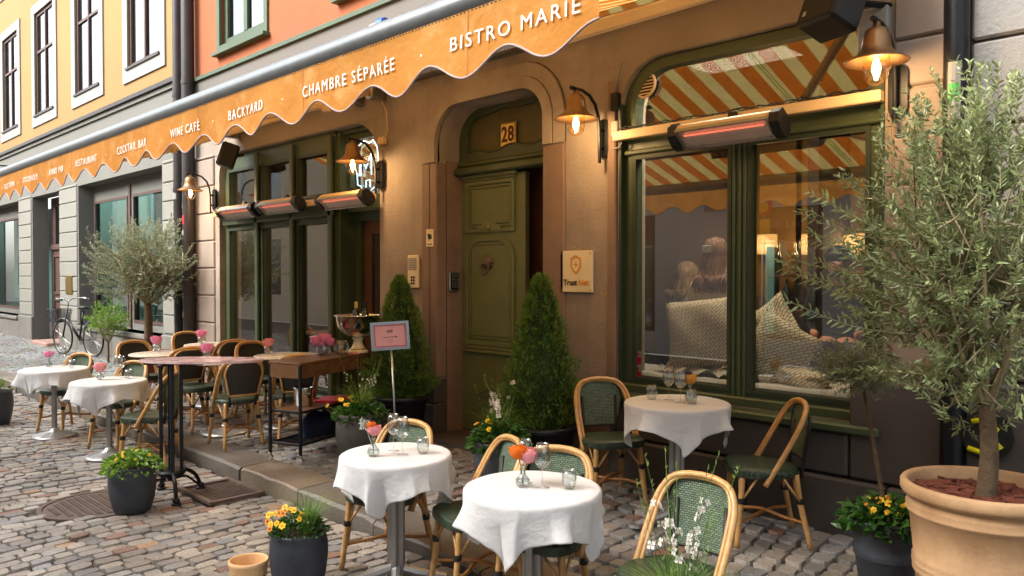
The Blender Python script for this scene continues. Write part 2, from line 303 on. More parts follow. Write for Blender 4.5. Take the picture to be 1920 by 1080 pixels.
# ---------------------------------------------------------------- mesh builder
def tag(o, label=None, cat=None, group=None, kind=None):
    if label: o['label'] = label
    if cat: o['category'] = cat
    if group: o['group'] = group
    if kind: o['kind'] = kind
    return o
def thing(name, loc, label, cat, rz=0, group=None, kind=None):
    o = bpy.data.objects.new(name, None); COL.objects.link(o); o.location = loc; o.rotation_euler = (0, 0, rz)
    o.empty_display_size = .1
    return tag(o, label, cat, group, kind)
def tmat(o):
    m = Matrix.Identity(4)
    while o is not None:
        m = Matrix.Translation(o.location) @ o.rotation_euler.to_matrix().to_4x4() @ m; o = o.parent
    return m
class MB:
    def __init__(s): s.v = []; s.f = []; s.mi = []; s.c = []; s.cur = 0; s.col = None
    def add(s, vs, fs, M4=None):
        b = len(s.v)
        for v in vs:
            if M4 is not None: v = M4 @ Vector(v)
            s.v.append((v[0], v[1], v[2]))
            if s.col is not None: s.c.append(s.col)
        for f in fs: s.f.append(tuple(i + b for i in f)); s.mi.append(s.cur)
        return s
    def box(s, x0, x1, y0, y1, z0, z1, M4=None):
        return s.add([(x0, y0, z0), (x1, y0, z0), (x1, y1, z0), (x0, y1, z0), (x0, y0, z1), (x1, y0, z1), (x1, y1, z1), (x0, y1, z1)],
                     [(0, 3, 2, 1), (4, 5, 6, 7), (0, 1, 5, 4), (1, 2, 6, 5), (2, 3, 7, 6), (3, 0, 4, 7)], M4)
    def cbox(s, x0, x1, y0, y1, z0, z1, c=.01, M4=None):
        # chamfered box: 24 verts
        c = min(c, (x1 - x0) / 2.01, (y1 - y0) / 2.01, (z1 - z0) / 2.01)
        vs = []; idx = {}
        for ix in (0, 1):
            for iy in (0, 1):
                for iz in (0, 1):
                    X = (x0, x1)[ix]; Y = (y0, y1)[iy]; Z = (z0, z1)[iz]
                    sx, sy, sz = (c, -c)[ix], (c, -c)[iy], (c, -c)[iz]
                    idx[ix, iy, iz, 0] = len(vs); vs.append((X, Y + sy, Z + sz))
                    idx[ix, iy, iz, 1] = len(vs); vs.append((X + sx, Y, Z + sz))
                    idx[ix, iy, iz, 2] = len(vs); vs.append((X + sx, Y + sy, Z))
        I = idx; fs = []
        for a in (0, 1):
            fs += [tuple(I[a, p, q, 0] for p, q in ((0, 0), (1, 0), (1, 1), (0, 1))), tuple(I[p, a, q, 1] for p, q in ((0, 0), (1, 0), (1, 1), (0, 1))),
                   tuple(I[p, q, a, 2] for p, q in ((0, 0), (1, 0), (1, 1), (0, 1)))]
        for a in (0, 1):
            for b in (0, 1):
                fs += [(I[a, b, 0, 0], I[a, b, 0, 1], I[a, b, 1, 1], I[a, b, 1, 0]), (I[a, 0, b, 0], I[a, 0, b, 2], I[a, 1, b, 2], I[a, 1, b, 0]),
                       (I[0, a, b, 1], I[0, a, b, 2], I[1, a, b, 2], I[1, a, b, 1])]
                for d in (0, 1): fs.append((I[a, b, d, 0], I[a, b, d, 1], I[a, b, d, 2]))
        s.add(vs, fs, M4); s.fixn = True; return s
    def tube(s, pts, r, n=8, closed=False, cap=True, M4=None):
        pts = [Vector(p) for p in pts]; N = len(pts); rr = r if hasattr(r, '__len__') else [r] * N
        vs = []; prev = None
        for i, p in enumerate(pts):
            if closed: t = pts[(i + 1) % N] - pts[i - 1]
            else: t = pts[min(i + 1, N - 1)] - pts[max(i - 1, 0)]
            if t.length < 1e-9: t = Vector((0, 0, 1))
            t.normalize()
            if prev is None:
                a = Vector((0, 0, 1)) if abs(t.z) < .9 else Vector((1, 0, 0)); u = t.cross(a).normalized()
            else:
                u = prev - t * prev.dot(t)
                if u.length < 1e-6: u = t.orthogonal()
                u.normalize()
            prev = u; w = t.cross(u)
            for k in range(n):
                an = 2 * pi * k / n; vs.append(p + (u * cos(an) + w * sin(an)) * rr[i])
        fs = []
        for i in range(N if closed else N - 1):
            j = (i + 1) % N
            for k in range(n): fs.append((i * n + k, i * n + (k + 1) % n, j * n + (k + 1) % n, j * n + k))
        if cap and not closed: fs += [tuple(range(n))[::-1], tuple((N - 1) * n + k for k in range(n))]
        return s.add(vs, fs, M4)
    def lathe(s, prof, n=24, c=(0, 0, 0), M4=None, cap0=False, cap1=False, flute=0, nf=0):
        vs = []; fs = []
        for r, z in prof:
            for k in range(n):
                a = 2 * pi * k / n; q = r * (1 - (flute * (k % 2)) if flute else 1)
                vs.append((c[0] + q * cos(a), c[1] + q * sin(a), c[2] + z))
        for i in range(len(prof) - 1):
            for k in range(n): fs.append((i * n + k, i * n + (k + 1) % n, (i + 1) * n + (k + 1) % n, (i + 1) * n + k))
        if cap0: fs.append(tuple(range(n))[::-1])
        if cap1: fs.append(tuple((len(prof) - 1) * n + k for k in range(n)))
        return s.add(vs, fs, M4)
    def plate(s, out, holes, y0, y1, M4=None):
        loops = [out] + list(holes); vs = []; fs = []
        flat = [(p[0], p[1]) for L in loops for p in L]; n = len(flat)
        tri = tessellate_polygon([[Vector((p[0], p[1], 0)) for p in L] for L in loops])
        vs = [(x, y0, z) for x, z in flat] + [(x, y1, z) for x, z in flat]
        for t in tri:
            a, b, c = [flat[i] for i in t]
            cr = (b[0] - a[0]) * (c[1] - a[1]) - (b[1] - a[1]) * (c[0] - a[0])
            if abs(cr) < 1e-12: continue
            t = tuple(t) if cr > 0 else tuple(t)[::-1]
            fs.append(t); fs.append(tuple(i + n for i in t[::-1]))
        o = 0
        for li, L in enumerate(loops):
            m = len(L); ar = sum(L[i][0] * L[(i + 1) % m][1] - L[(i + 1) % m][0] * L[i][1] for i in range(m))
            for i in range(m):
                a, b = o + i, o + (i + 1) % m
                q = (a, a + n, b + n, b) if (ar > 0) == (li == 0) else (b, b + n, a + n, a)
                fs.append(q)
            o += m
        return s.add(vs, fs, M4)
    def build(s, name, mat, parent=None, smooth=None, world=False, kind=None, label=None, loc=None, auto=None):
        me = bpy.data.meshes.new(name)
        vs = s.v
        if world and parent is not None:
            inv = tmat(parent).inverted(); vs = [tuple(inv @ Vector(v)) for v in vs]
        me.from_pydata(vs, [], s.f)
        for m in (mat if isinstance(mat, (list, tuple)) else [mat]): me.materials.append(m)
        if any(s.mi): me.polygons.foreach_set('material_index', s.mi)
        if getattr(s, 'fixn', False):
            import bmesh
            b = bmesh.new(); b.from_mesh(me); bmesh.ops.recalc_face_normals(b, faces=b.faces); b.to_mesh(me); b.free()
        if s.c and len(s.c) == len(vs):
            at = me.color_attributes.new(name='col', type='FLOAT_COLOR', domain='POINT')
            at.data.foreach_set('color', [k for c in s.c for k in (c[0], c[1], c[2], 1.0)])
        if smooth: me.polygons.foreach_set('use_smooth', [True] * len(me.polygons))
        me.update()
        if smooth == 'auto':
            try: me.set_sharp_from_angle(angle=radians(38))
            except Exception: pass
        o = bpy.data.objects.new(name, me); COL.objects.link(o)
        if parent is not None: o.parent = parent
        if loc is not None: o.location = loc
        if kind: o['kind'] = kind
        if label: o['label'] = label
        return o
def copy_tree(o, parent=None):
    c = o.copy(); COL.objects.link(c); c.parent = parent
    for ch in KIDS.get(o.name, [x for x in o.children]): copy_tree(ch, c)
    return c
KIDS = {}
def place(root, loc, rz=0, label=None, used=set()):
    if root.name in used: o = copy_tree(root)
    else: used.add(root.name); o = root
    o.location = loc; o.rotation_euler = (0, 0, rz)
    if label: o['label'] = label
    return o
def rr(x0, x1, z0, z1, rtl=0, rtr=0, rbl=0, rbr=0, n=8):
    P = []
    def arc(cx, cz, r, a0, a1):
        if r <= 0: P.append((cx, cz)); return
        for i in range(n + 1):
            a = a0 + (a1 - a0) * i / n; P.append((cx + r * cos(a), cz + r * sin(a)))
    arc(x0 + rbl, z0 + rbl, rbl, pi, 1.5 * pi); arc(x1 - rbr, z0 + rbr, rbr, 1.5 * pi, 2 * pi)
    arc(x1 - rtr, z1 - rtr, rtr, 0, pi / 2); arc(x0 + rtl, z1 - rtl, rtl, pi / 2, pi)
    return P
def ell(cx, cz, a, b, n=20): return [(cx + a * cos(2 * pi * i / n), cz + b * sin(2 * pi * i / n)) for i in range(n)]
def text(name, s_, size, loc, mat, parent=None, rot=(pi / 2, 0, 0), ext=.001, sx=1, space=1.1, align='CENTER', bold=0.0, shear=0, label=None):
    cu = bpy.data.curves.new('t', 'FONT'); cu.body = s_; cu.size = size; cu.extrude = ext; cu.align_x = align; cu.align_y = 'CENTER'
    cu.space_character = space; cu.offset = bold; cu.shear = shear; cu.resolution_u = 3
    o = bpy.data.objects.new('t', cu); COL.objects.link(o); bpy.context.view_layer.update()
    me = bpy.data.meshes.new_from_object(o.evaluated_get(bpy.context.evaluated_depsgraph_get())); bpy.data.objects.remove(o)
    import bmesh
    bb_ = bmesh.new(); bb_.from_mesh(me); bmesh.ops.triangulate(bb_, faces=bb_.faces); bb_.to_mesh(me); bb_.free()
    Mx = Matrix.Translation(loc) @ (Matrix.Rotation(rot[2], 4, 'Z') @ Matrix.Rotation(rot[0], 4, 'X')) @ Matrix.Diagonal((sx, 1, 1, 1))
    if parent is not None: Mx = tmat(parent).inverted() @ Mx
    me.transform(Mx); me.materials.clear(); me.materials.append(mat); me.name = name
    ob = bpy.data.objects.new(name, me); COL.objects.link(ob)
    if parent is not None: ob.parent = parent
    if label: ob['label'] = label
    return ob

# ================================================================ GROUND
def cobble_geo(mb, cs, h0, h1, colr):
    """one stone: cs = 4 corners (x,y) ccw, top height h1, foot h0"""
    cx = sum(c[0] for c in cs) / 4; cy = sum(c[1] for c in cs) / 4
    oc = []
    for i in range(4):
        a = cs[i]; p = cs[i - 1]; q = cs[(i + 1) % 4]; k = R.uniform(.1, .22)
        oc.append((a[0] + (p[0] - a[0]) * k, a[1] + (p[1] - a[1]) * k)); oc.append((a[0] + (q[0] - a[0]) * k, a[1] + (q[1] - a[1]) * k))
    tl = (R.uniform(-.03, .03), R.uniform(-.03, .03)); vs = []
    for (x, y) in oc: vs.append((x, y, h0))
    for (x, y) in oc:
        X = cx + (x - cx) * .98; Y = cy + (y - cy) * .98; vs.append((X, Y, h1 - .008 + tl[0] * (X - cx) + tl[1] * (Y - cy)))
    for (x, y) in oc:
        X = cx + (x - cx) * .93; Y = cy + (y - cy) * .93; vs.append((X, Y, h1 - .0015 + tl[0] * (X - cx) + tl[1] * (Y - cy)))
    vs.append((cx, cy, h1)); fs = []
    for r_ in (0, 8):
        for i in range(8): fs.append((r_ + i, r_ + (i + 1) % 8, r_ + 8 + (i + 1) % 8, r_ + 8 + i))
    for i in range(8): fs.append((16 + i, 16 + (i + 1) % 8, 24))
    mb.col = colr; mb.add(vs, fs)
PAL = ['#979490', '#a09c96', '#8d8b88', '#a39e95', '#96918b', '#a59e95', '#858382', '#9b9690', '#9a9189', '#908b86', '#aba69d', '#8e9092']
PALR = ['#8f7365', '#9a7462', '#90766c', '#a58a70', '#8a7266']
def stonecol(red=.12, k=1.0):
    c = lin(R.choice(PALR if R.random() < red else PAL)); v = R.uniform(.82, 1.16) * k
    return tuple(x * v for x in c)
MH = G(180, 944, 0); GR = G(424, 919, 0); GR.y = min(GR.y, 2.84)
def free_street(x, y):
    if hypot(x - MH.x, y - MH.y) < .41: return False
    if abs(x - GR.x) < .33 and abs(y - GR.y) < .25: return False
    return True
street = thing('street', (0, 0, 0), None, None, kind='structure')
MB().add([(-60, OY, -.035), (12, OY, -.035), (12, KY, -.035), (-60, KY, -.035)], [(0, 1, 2, 3)]).build('mortar_bed', mGrout, street)
def lay(x0, x1, y0, y1, cw, ll, gap, hf, ok, col, skew=.0):
    out = []; x = x0; i = 0
    while x < x1:
        w = cw * R.uniform(.9, 1.12); y = y0 + R.uniform(-.15, 0); pj = [R.uniform(-.01, .01)] * 2
        while y < y1:
            L = R.uniform(*ll); ya, yb = max(y, y0), min(y + L, y1); y += L
            if yb - ya < .05: continue
            def off(xx, yy): return xx + .05 * sin(yy * 1.7 + 1) + .018 * sin(yy * 5.1 + xx * 3)
            j = lambda: R.uniform(-.007, .007)
            cs = [(off(x + gap, ya) + j(), ya + gap + j()), (off(x + w - gap, ya) + j(), ya + gap + j()), (off(x + w - gap, yb) + j(), yb - gap + j()), (off(x + gap, yb) + j(), yb - gap + j())]
            mx, my = x + w / 2, (ya + yb) / 2
            if not ok(mx, my): continue
            out.append((cs, hf(mx, my) + R.uniform(-.009, .006), col(mx, my), PX((mx, my, hf(mx, my)))))
        x += w; i += 1
    return out
def emit(stones, parent, limit=300, name='cobblestone', m=None):
    vis = [(s_[3][2], k) for k, s_ in enumerate(stones) if -60 < s_[3][0] < 1980 and 200 < s_[3][1] < 1110 and s_[3][2] > 0]
    vis.sort(); top = set(k for _, k in vis[:limit]); rest = MB()
    for k, s_ in enumerate(stones):
        if k in top:
            b = MB(); cobble_geo(b, s_[0], s_[1] - .06, s_[1], s_[2]); b.build(name, m or mStoneC, parent, 'auto')
        else: cobble_geo(rest, s_[0], s_[1] - .06, s_[1], s_[2])
    rest.build(name + 's_beyond', m or mStoneC, parent, 'auto', kind='stuff')
st = lay(-26, 1.6, -1.6, KY - .01, .098, (.105, .165), .004, lambda x, y: 0.0, free_street, lambda x, y: stonecol(.065))
emit(st, street)
MB().add([(-60, OY, -.03), (12, OY, -.03), (12, -1.6, -.012), (-60, -1.6, -.012)], [(0, 1, 2, 3)]).build('far_paving', mStoneD, street)
# sidewalk
side = thing('sidewalk', (0, 0, 0), None, None, kind='structure')
SX = [-60, -26, -12, -4.7, -4.2, -3.7, 5]
b = MB(); b.add([(x, y, gz(x, y) - .03) for x in SX for y in (KY + .02, 5.9)], [(2 * i, 2 * i + 2, 2 * i + 3, 2 * i + 1) for i in range(len(SX) - 1)]); b.build('sidewalk_bed', mGrout, side)
def kerbw(x): return .34 if x > -12 else .2
st = lay(-26, 1.2, KY + .34, FY - .06, .125, (.11, .155), .006, gz, lambda x, y: x > -11.9, lambda x, y: stonecol(.05, .8))
emit(st, side)
st = lay(-26, -11.8, KY + .2, 5.3, .1, (.09, .12), .005, gz, lambda x, y: True, lambda x, y: tuple(c * R.uniform(.9, 1.2) for c in lin('#9b9c9a')))
r_ = MB()
for s_ in st: cobble_geo(r_, s_[0], s_[1] - .05, s_[1], s_[2])
r_.build('small_setts', mStoneC, side, 'auto', kind='stuff')
kerb = thing('kerb', (0, KY, 0), None, None, kind='structure')
x = -26.0
while x < 1.5:
    L = R.uniform(.85, 1.35); w = kerbw(x + L / 2) if not (-4.9 < x < -3.4) else .62
    z = gz(x + L / 2, KY + .01) + R.uniform(-.004, .006); z0, z1 = kh(x), kh(x + L); b = MB(); g = .006
    k = R.uniform(.8, 1.15); warm = R.random()
    b.col = tuple(a * k for a in lin('#7d7263' if warm < .6 else '#716b64'))
    N = 8; xs = [x + g + (L - 2 * g) * i / N for i in range(N + 1)]; ring = []
    vs = []
    for i, xx in enumerate(xs):
        zt = z0 + (z1 - z0) * i / N; e = .006 if i in (0, N) else 0
        y0 = KY + R.uniform(-.008, .008); q = R.uniform(.012, .026)
        vs += [(xx, y0, -.04), (xx, y0, zt - q - e), (xx, y0 + q, zt - e), (xx, y0 + .12, zt + R.uniform(-.003, .003)), (xx, KY + w, zt + .012 - e), (xx, KY + w, zt - .05)]
    fs = []
    for i in range(N):
        for j in range(5): fs.append((i * 6 + j, (i + 1) * 6 + j, (i + 1) * 6 + j + 1, i * 6 + j + 1))
    fs += [tuple(range(6))[::-1], tuple(N * 6 + j for j in range(6))]
    b.add([(v[0], v[1] - KY, v[2]) for v in vs], fs); b.build('kerb_stone', mKerb, kerb, 'auto')
    x += L
# manhole cover and grate
mh = thing('manhole_cover', (MH.x, MH.y, -.005), 'round rusty cast iron manhole cover set in the street cobbles', 'manhole cover')
b = MB(); b.lathe([(.40, -.03), (.40, .004), (.365, .004), (.362, -.004), (.352, -.004), (.35, .0), (0, .0)], 48); b.build('rim_and_disc', mCast, mh, 'auto')
b = MB()
for i in range(-8, 9):
    for j in range(-5, 6):
        x_ = i * .038 + (.019 if j % 2 else 0); y_ = j * .058
        if hypot(x_, y_) < .315: b.box(x_ - .012, x_ + .012, y_ - .019, y_ + .019, 0, .006)
b.build('tread_pattern', mCast, mh, kind='stuff')
dg = thing('drain_grate', (GR.x, GR.y, -.004), 'rusty rectangular iron drain grate in the gutter below the kerb', 'drain grate')
b = MB(); b.plate(rr(-.31, .31, -.23, .23), [rr(-.27, .27, -.19, .19)], -.02, .004, Matrix.Rotation(-pi / 2, 4, 'X')); b.build('grate_frame', mCast, dg)
for i in range(13):
    xx = -.255 + i * .0425
    MB().box(xx - .009, xx + .009, -.19, .19, -.02, .002).build('grate_bar', mCast, dg)
MB().box(-.27, .27, -.19, .19, -.06, -.05).build('sump', mStoneD, dg)

# ================================================================ BISTRO BUILDING
bis = thing('bistro_building', (-6, FY, 0), 'brown plastered bistro house number 28 with green windows and orange upper wall', 'building')
BX0, BX1 = -11.75, -1.33
holeL = rr(-10.85, -6.97, .2, 3.45, .3, .5); holeD = rr(-6.0, -4.56, .2, 3.40, .34, .28); holeR = rr(-3.76, -1.79, .85, 3.42, .36, .1)
MB().plate(rr(BX0, BX1, -.05, 3.72), [holeL, holeD, holeR], FY, FY + .32).build('wall', mWall, bis, world=True)
# stucco field round the right window, proud 4 mm
MB().plate(rr(-3.84, -1.745, .9, 3.715), [rr(-3.765, -1.785, .845, 3.425, .37, .1)], FY - .006, FY + .002).build('stucco_field', mWallR, bis, world=True)
MB().plate(rr(-11.0, -6.9, 3.46, 3.715), [], FY - .006, FY + .002).build('stucco_band', mWallR, bis, world=True)
MB().box(BX0, BX1, FY - .02, FY + .3, 3.72, 4.61).build('grey_band', mGreyBand, bis, world=True)
MB().box(BX0, BX1 + .02, FY - .06, FY + .3, 4.61, 4.66).build('cornice_trim', mTrimG, bis, world=True)
# upper orange wall with windows
upw = [(-10.35, -9.05), (-7.1, -5.8), (-4.0, -2.7)]
z0u = Wp(455, 73, FY).z
wl = Wp(413, 60, FY).x; wr = Wp(500, 40, FY).x
upw = [(wl, wr), (wl + 3.1, wr + 3.1), (wl + 6.2, wr + 6.2)]
MB().plate(rr(BX0, BX1, 4.66, 12), [rr(a, b_, z0u, z0u + 1.9) for a, b_ in upw], FY + .0, FY + .3).build('upper_wall', mOrange, bis, world=True)
mCurt = CLOTH('window_curtain', lin('#7d786c'), .1)
def sash(parent, x0, x1, z0, z1, y, fm, gm, fw=.07, mx=(.5,), mz=(), d=.06, sill=True, name='window', curtain=True, dark=True):
    f = MB(); f.plate(rr(x0, x1, z0, z1), [rr(x0 + fw, x1 - fw, z0 + fw, z1 - fw)], y, y + d)
    for q in mx: c = x0 + (x1 - x0) * q; f.box(c - fw * .55, c + fw * .55, y - .008, y + d - .01, z0 + fw, z1 - fw)
    for q in mz: c = z0 + (z1 - z0) * q; f.box(x0 + fw, x1 - fw, y - .004, y + d - .012, c - fw * .5, c + fw * .5)
    o = f.build(name, fm, parent, world=True)
    xs = [x0 + fw] + [x0 + (x1 - x0) * q for q in mx] + [x1 - fw]; zs = [z0 + fw] + [z0 + (z1 - z0) * q for q in mz] + [z1 - fw]
    for i in range(len(xs) - 1):
        for j in range(len(zs) - 1):
            p = MB().box(xs[i] + .012, xs[i + 1] - .012, y + .024 + R.uniform(-.002, .004), y + .03, zs[j] + .012, zs[j + 1] - .012).build('pane', gm, o, world=True)
    if curtain:
        b = MB(); n = 26
        for (ca, cb) in ((x0 + .04, x0 + (x1 - x0) * .3), (x1 - (x1 - x0) * .3, x1 - .04)):
            vs = []; fs = []
            for i in range(n + 1):
                xx = ca + (cb - ca) * i / n; yy = y + .2 + .03 * sin(i * 1.9)
                vs += [(xx, yy, z0), (xx, yy, z1)]
            for i in range(n): fs.append((2 * i, 2 * i + 2, 2 * i + 3, 2 * i + 1))
            b.add(vs, fs)
        b.build('curtain', mCurt, o, world=True, smooth=True)
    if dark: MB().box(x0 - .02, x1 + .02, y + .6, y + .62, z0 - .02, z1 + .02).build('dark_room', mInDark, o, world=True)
    return o
for a, b_ in upw:
    w = sash(bis, a + .03, b_ - .03, z0u + .04, z0u + 1.87, FY + .05, mTrimG, mSkyG, .09, (.5,), (.62,))
    MB().plate(rr(a - .06, b_ + .06, z0u - .07, z0u + 1.97), [rr(a + .03, b_ - .03, z0u + .03, z0u + 1.87)], FY - .03, FY + .01).build('frame', mTrimG, w, world=True)
    MB().box(a - .09, b_ + .09, FY - .1, FY + .04, z0u - .11, z0u - .07).build('sill', mTrimG, w, world=True)
# rusticated blocks
def blocks(parent, x0, x1, z0, z1, h, y, m, d=.025, split=None, jit=0, c=.012):
    z = z0; k = 0
    while z < z1 - .03:
        zz = min(z + h, z1); xs = [x0, x1]
        if split: xs = [x0] + [q + (split[1] if k % 2 else 0) for q in split[0] if x0 + .1 < q + (split[1] if k % 2 else 0) < x1 - .1] + [x1]
        for i in range(len(xs) - 1):
            MB().cbox(xs[i] + .008, xs[i + 1] - .008, y - d - R.uniform(0, .003), y + .02, z + .008, zz - .008, c).build('wall_block', m, parent, world=True)
        z = zz; k += 1
blocks(bis, -11.68, -10.98, .68, 3.5, .395, FY, mBlock)
blocks(bis, -1.735, BX1, 1.18, 3.62, .283, FY, mBlock)
MB().cbox(-3.875, -3.79, FY - .035, FY + .02, .9, 3.3, .01).build('window_pilaster', mJamb, bis, world=True)
# plinths
for (a, b_, z1_) in ((-11.7, -10.92, .66), (-6.93, -6.22, .66), (-4.34, -3.8, .66)):
    MB().cbox(a, b_, FY - .045, FY + .02, .0, z1_, .012).build('plinth', mJamb, bis, world=True)
xs = [-3.8, -2.62, -1.72, -1.34]
for i in range(3):
    MB().cbox(xs[i] + .004, xs[i + 1] - .004, FY - .13, FY + .02, .0, .52, .015).build('plinth_stone', mStoneD, bis, world=True)
xs = [-3.8, -3.1, -1.95, -1.34]
for i in range(3):
    MB().cbox(xs[i] + .004, xs[i + 1] - .004, FY - .10, FY + .02, .53, .80 if i < 2 else 1.14, .015).build('plinth_stone', mStoneD, bis, world=True)
# door surround
def archband(x0, x1, w, z0, z1, ro, ri, y0, y1, m, name):
    out = rr(x0 - w, x1 + w, z0, z1 + w, ri + w, ri - .06 + w); inn = rr(x0, x1, z0, z1, ri, ri - .06)
    # open at bottom: build as polygon going out then back
    o = out[1:]; i = inn[1:]
    poly = [(x0 - w, z0)]
    oo = [p for p in out if p[1] > z0 + 1e-4]; ii = [p for p in inn if p[1] > z0 + 1e-4]
    # out order: tr arc then tl arc
    P = [(x1 + w, z0)] + oo + [(x0 - w, z0), (x0, z0)] + ii[::-1] + [(x1, z0)]
    MB().plate(P, [], y0, y1).build(name, m, bis, world=True)
archband(-6.0, -4.56, .10, 2.88, 3.40, .40, .34, FY - .045, FY + .02, mWall, 'arch_inner_band')
archband(-6.104, -4.456, .12, 2.88, 3.504, 0, .444, FY - .026, FY + .02, mWall, 'arch_outer_band')
archband(-6.10, -4.46, .005, 2.88, 3.50, 0, .44, FY - .030, FY + .02, mJoint, 'arch_joint')
archband(-6.224, -4.336, .008, 2.88, 3.624, 0, .564, FY - .006, FY + .02, mJoint, 'arch_joint')
for (a, b_) in ((-6.23, -6.105), (-6.095, -5.985), (-4.575, -4.33)):
    MB().cbox(a, b_, FY - .028 if b_ != -6.105 else FY - .02, FY + .1, .76, 2.872, .01).build('jamb_stone', mJamb, bis, world=True)
for (a, b_) in ((-6.27, -5.975), (-4.585, -4.31)):
    MB().cbox(a, b_, FY - .07, FY + .1, .1, .5, .012).build('plinth_stone', mStoneD, bis, world=True)
    MB().cbox(a + .01, b_ - .01, FY - .055, FY + .1, .505, .75, .012).build('plinth_stone', mStoneD, bis, world=True)
# reveals (side faces of thick wall)
for xa in (-5.997, -4.577):
    MB().box(xa, xa + .014, FY + .102, FY + .36, .2, 2.9).build('door_reveal', mJamb, bis, world=True)
MB().box(-6.1, -4.5, FY - .25, FY + .6, .03, .215).build('door_step', mStoneD, bis, world=True)
DY = FY + .30
# door
# a part holder: a door leaf mesh that carries its mouldings as sub-parts
xd0, xd1 = Wp(855, 400, DY).x, Wp(985, 400, DY).x
zt = 2.74
leaf = MB().cbox(xd0, xd1, DY, DY + .06, .22, zt, .006).build('door_leaf', mDoor, bis, world=True, label='closed left leaf of the green panelled door')
def frame_ring(x0, x1, z0, z1, w, y0, y1, top=0):
    b = MB(); b.plate(rr(x0, x1, z0, z1, top, top), [rr(x0 + w, x1 - w, z0 + w, z1 - w, max(0, top - w * .4), max(0, top - w * .4))], y0, y1); return b
pw = (xd0 + .17, xd1 - .13)
zk = Wp(917, 492, DY).z
ztp = Wp(917, 325, DY).z; zpb = Wp(917, 435, DY).z; zl0 = Wp(917, 655, DY).z; zl1 = Wp(917, 445, DY).z
for (a, b_, c_, d_, tp) in ((pw[0], pw[1], zpb, ztp - .07, .0), (pw[0], pw[1], zl0 + .05, zl1, .2), ):
    frame_ring(a, b_, c_, d_, .035, DY - .022, DY + .002, tp).build('panel_moulding', mDoor, leaf, world=True)
    frame_ring(a + .05, b_ - .05, c_ + .05, d_ - .05, .018, DY - .014, DY + .002, tp * .6).build('panel_moulding', mDoor, leaf, world=True)
    MB().cbox(a + .075, b_ - .075, DY - .010, DY + .004, c_ + .075, d_ - .075, .008).build('door_panel', mDoor, leaf, world=True)
MB().cbox(pw[0] - .04, pw[1] + .04, DY - .045, DY + .002, ztp - .04, ztp, .01).build('panel_cap', mDoor, leaf, world=True)
MB().cbox(pw[0] - .01, pw[1] + .01, DY - .03, DY + .002, ztp - .065, ztp - .041, .008).build('panel_cap', mDoor, leaf, world=True)
for k in range(3): MB().cbox(pw[0] - .02 - .01 * k, pw[1] + .02 + .01 * k, DY - .02 - .008 * k, DY + .002, zl0 + .03 - k * .035, zl0 + .06 - k * .035, .006).build('panel_ledge', mDoor, leaf, world=True)
# carved drop under upper panel and lozenge lower panel
xm = (pw[0] + pw[1]) / 2
MB().plate([(xm - .17, zpb + .02), (xm - .17, zpb + .06), (xm - .1, zpb + .065), (xm - .07, zpb + .1), (xm + .07, zpb + .1), (xm + .1, zpb + .065), (xm + .17, zpb + .06), (xm + .17, zpb + .02)][::-1], [], DY - .03, DY + .002).build('carved_apron', mDoor, leaf, world=True)
MB().lathe([(.0, -.03), (.022, -.01), (.03, .02), (.015, .05), (0, .055)], 8, (xm, DY - .03, zpb + .03)).build('carved_drop', mDoor, leaf, world=True, smooth=True)
b = MB()
for r_ in range(5):
    zz = .32 + r_ * .065; b.plate([(xm - .2, zz), (xm, zz + .09), (xm + .2, zz), (xm + .2, zz + .03), (xm, zz + .12), (xm - .2, zz + .03)][::-1], [], DY - .012, DY + .002)
b.build('chevron_relief', mDoor, leaf, world=True)
# right leaf opened inward, hall behind
MB().cbox(-4.64, -4.59, DY + .02, DY + .25, .22, zt, .006).build('open_door_leaf', mDoor, bis, world=True)
b = MB(); b.box(-5.9, -4.2, DY + .26, DY + .28, .1, 3); b.box(-4.42, -4.40, DY + .02, DY + 1.9, .1, 3); b.box(-5.9, -4.2, DY + .02, DY + 1.9, 2.98, 3); b.box(-5.9, -5.88, DY + .07, DY + 1.9, .1, 3); b.box(-5.9, -4.2, DY + .02, DY + 1.9, .18, .2)
b.build('hallway', mInMar, bis, world=True)
# lintel and transom light
ZL = 2.80
lint = MB().cbox(-5.99, -4.572, DY - .11, DY + .05, ZL - .045, ZL + .03, .015).build('lintel', mGreen, bis, world=True)
MB().cbox(-5.99, -4.572, DY - .07, DY + .05, ZL + .032, ZL + .09, .02).build('lintel_moulding', mGreen, lint, world=True)
ft = rr(-5.985, -4.575, ZL + .09, 3.44, .36, .30)
wav = []
x0_, x1_ = -5.87, -4.61
N = 26
for i in range(N + 1):
    q = i / N; wav.append((x0_ + (x1_ - x0_) * q, ZL + .17 + .03 * q + .022 * sin(q * 16)))
topw = []
for i in range(N + 1):
    q = 1 - i / N; topw.append((x0_ + (x1_ - x0_) * q, 3.17 + .19 * sin(max(0, q) * pi) ** .3 + .008 * sin(q * 19)))
hole = wav + topw
tr = MB().plate(ft, [hole], DY - .03, DY + .03).build('transom_frame', mGreen, bis, world=True)
wire = [(x, DY - .032, z) for x, z in wav + topw]
MB().tube(wire, .009, 5, True).build('carved_bead', mGreen, tr, world=True, smooth=True)
MB().plate(hole, [], DY + .012, DY + .02).build('transom_mesh', M('bronze_mesh', '#5f5a3a', .6, .3, var=.25, vs=5, bump=.8, bs=240), tr, world=True)
n28 = Wp(948, 252, DY - .05)
pl = thing('house_number_plate', (n28.x, DY - .01, n28.z), 'cream enamel plate with the house number 28 above the green door', 'number plate')
MB().cbox(-.105, .105, -.012, 0, -.115, .115, .004).build('plate', mPlateY, pl)
b = MB(); b.plate(rr(-.1, .1, -.11, .11), [rr(-.094, .094, -.104, .104)], -.014, -.012); b.build('border_line', mInk, pl)
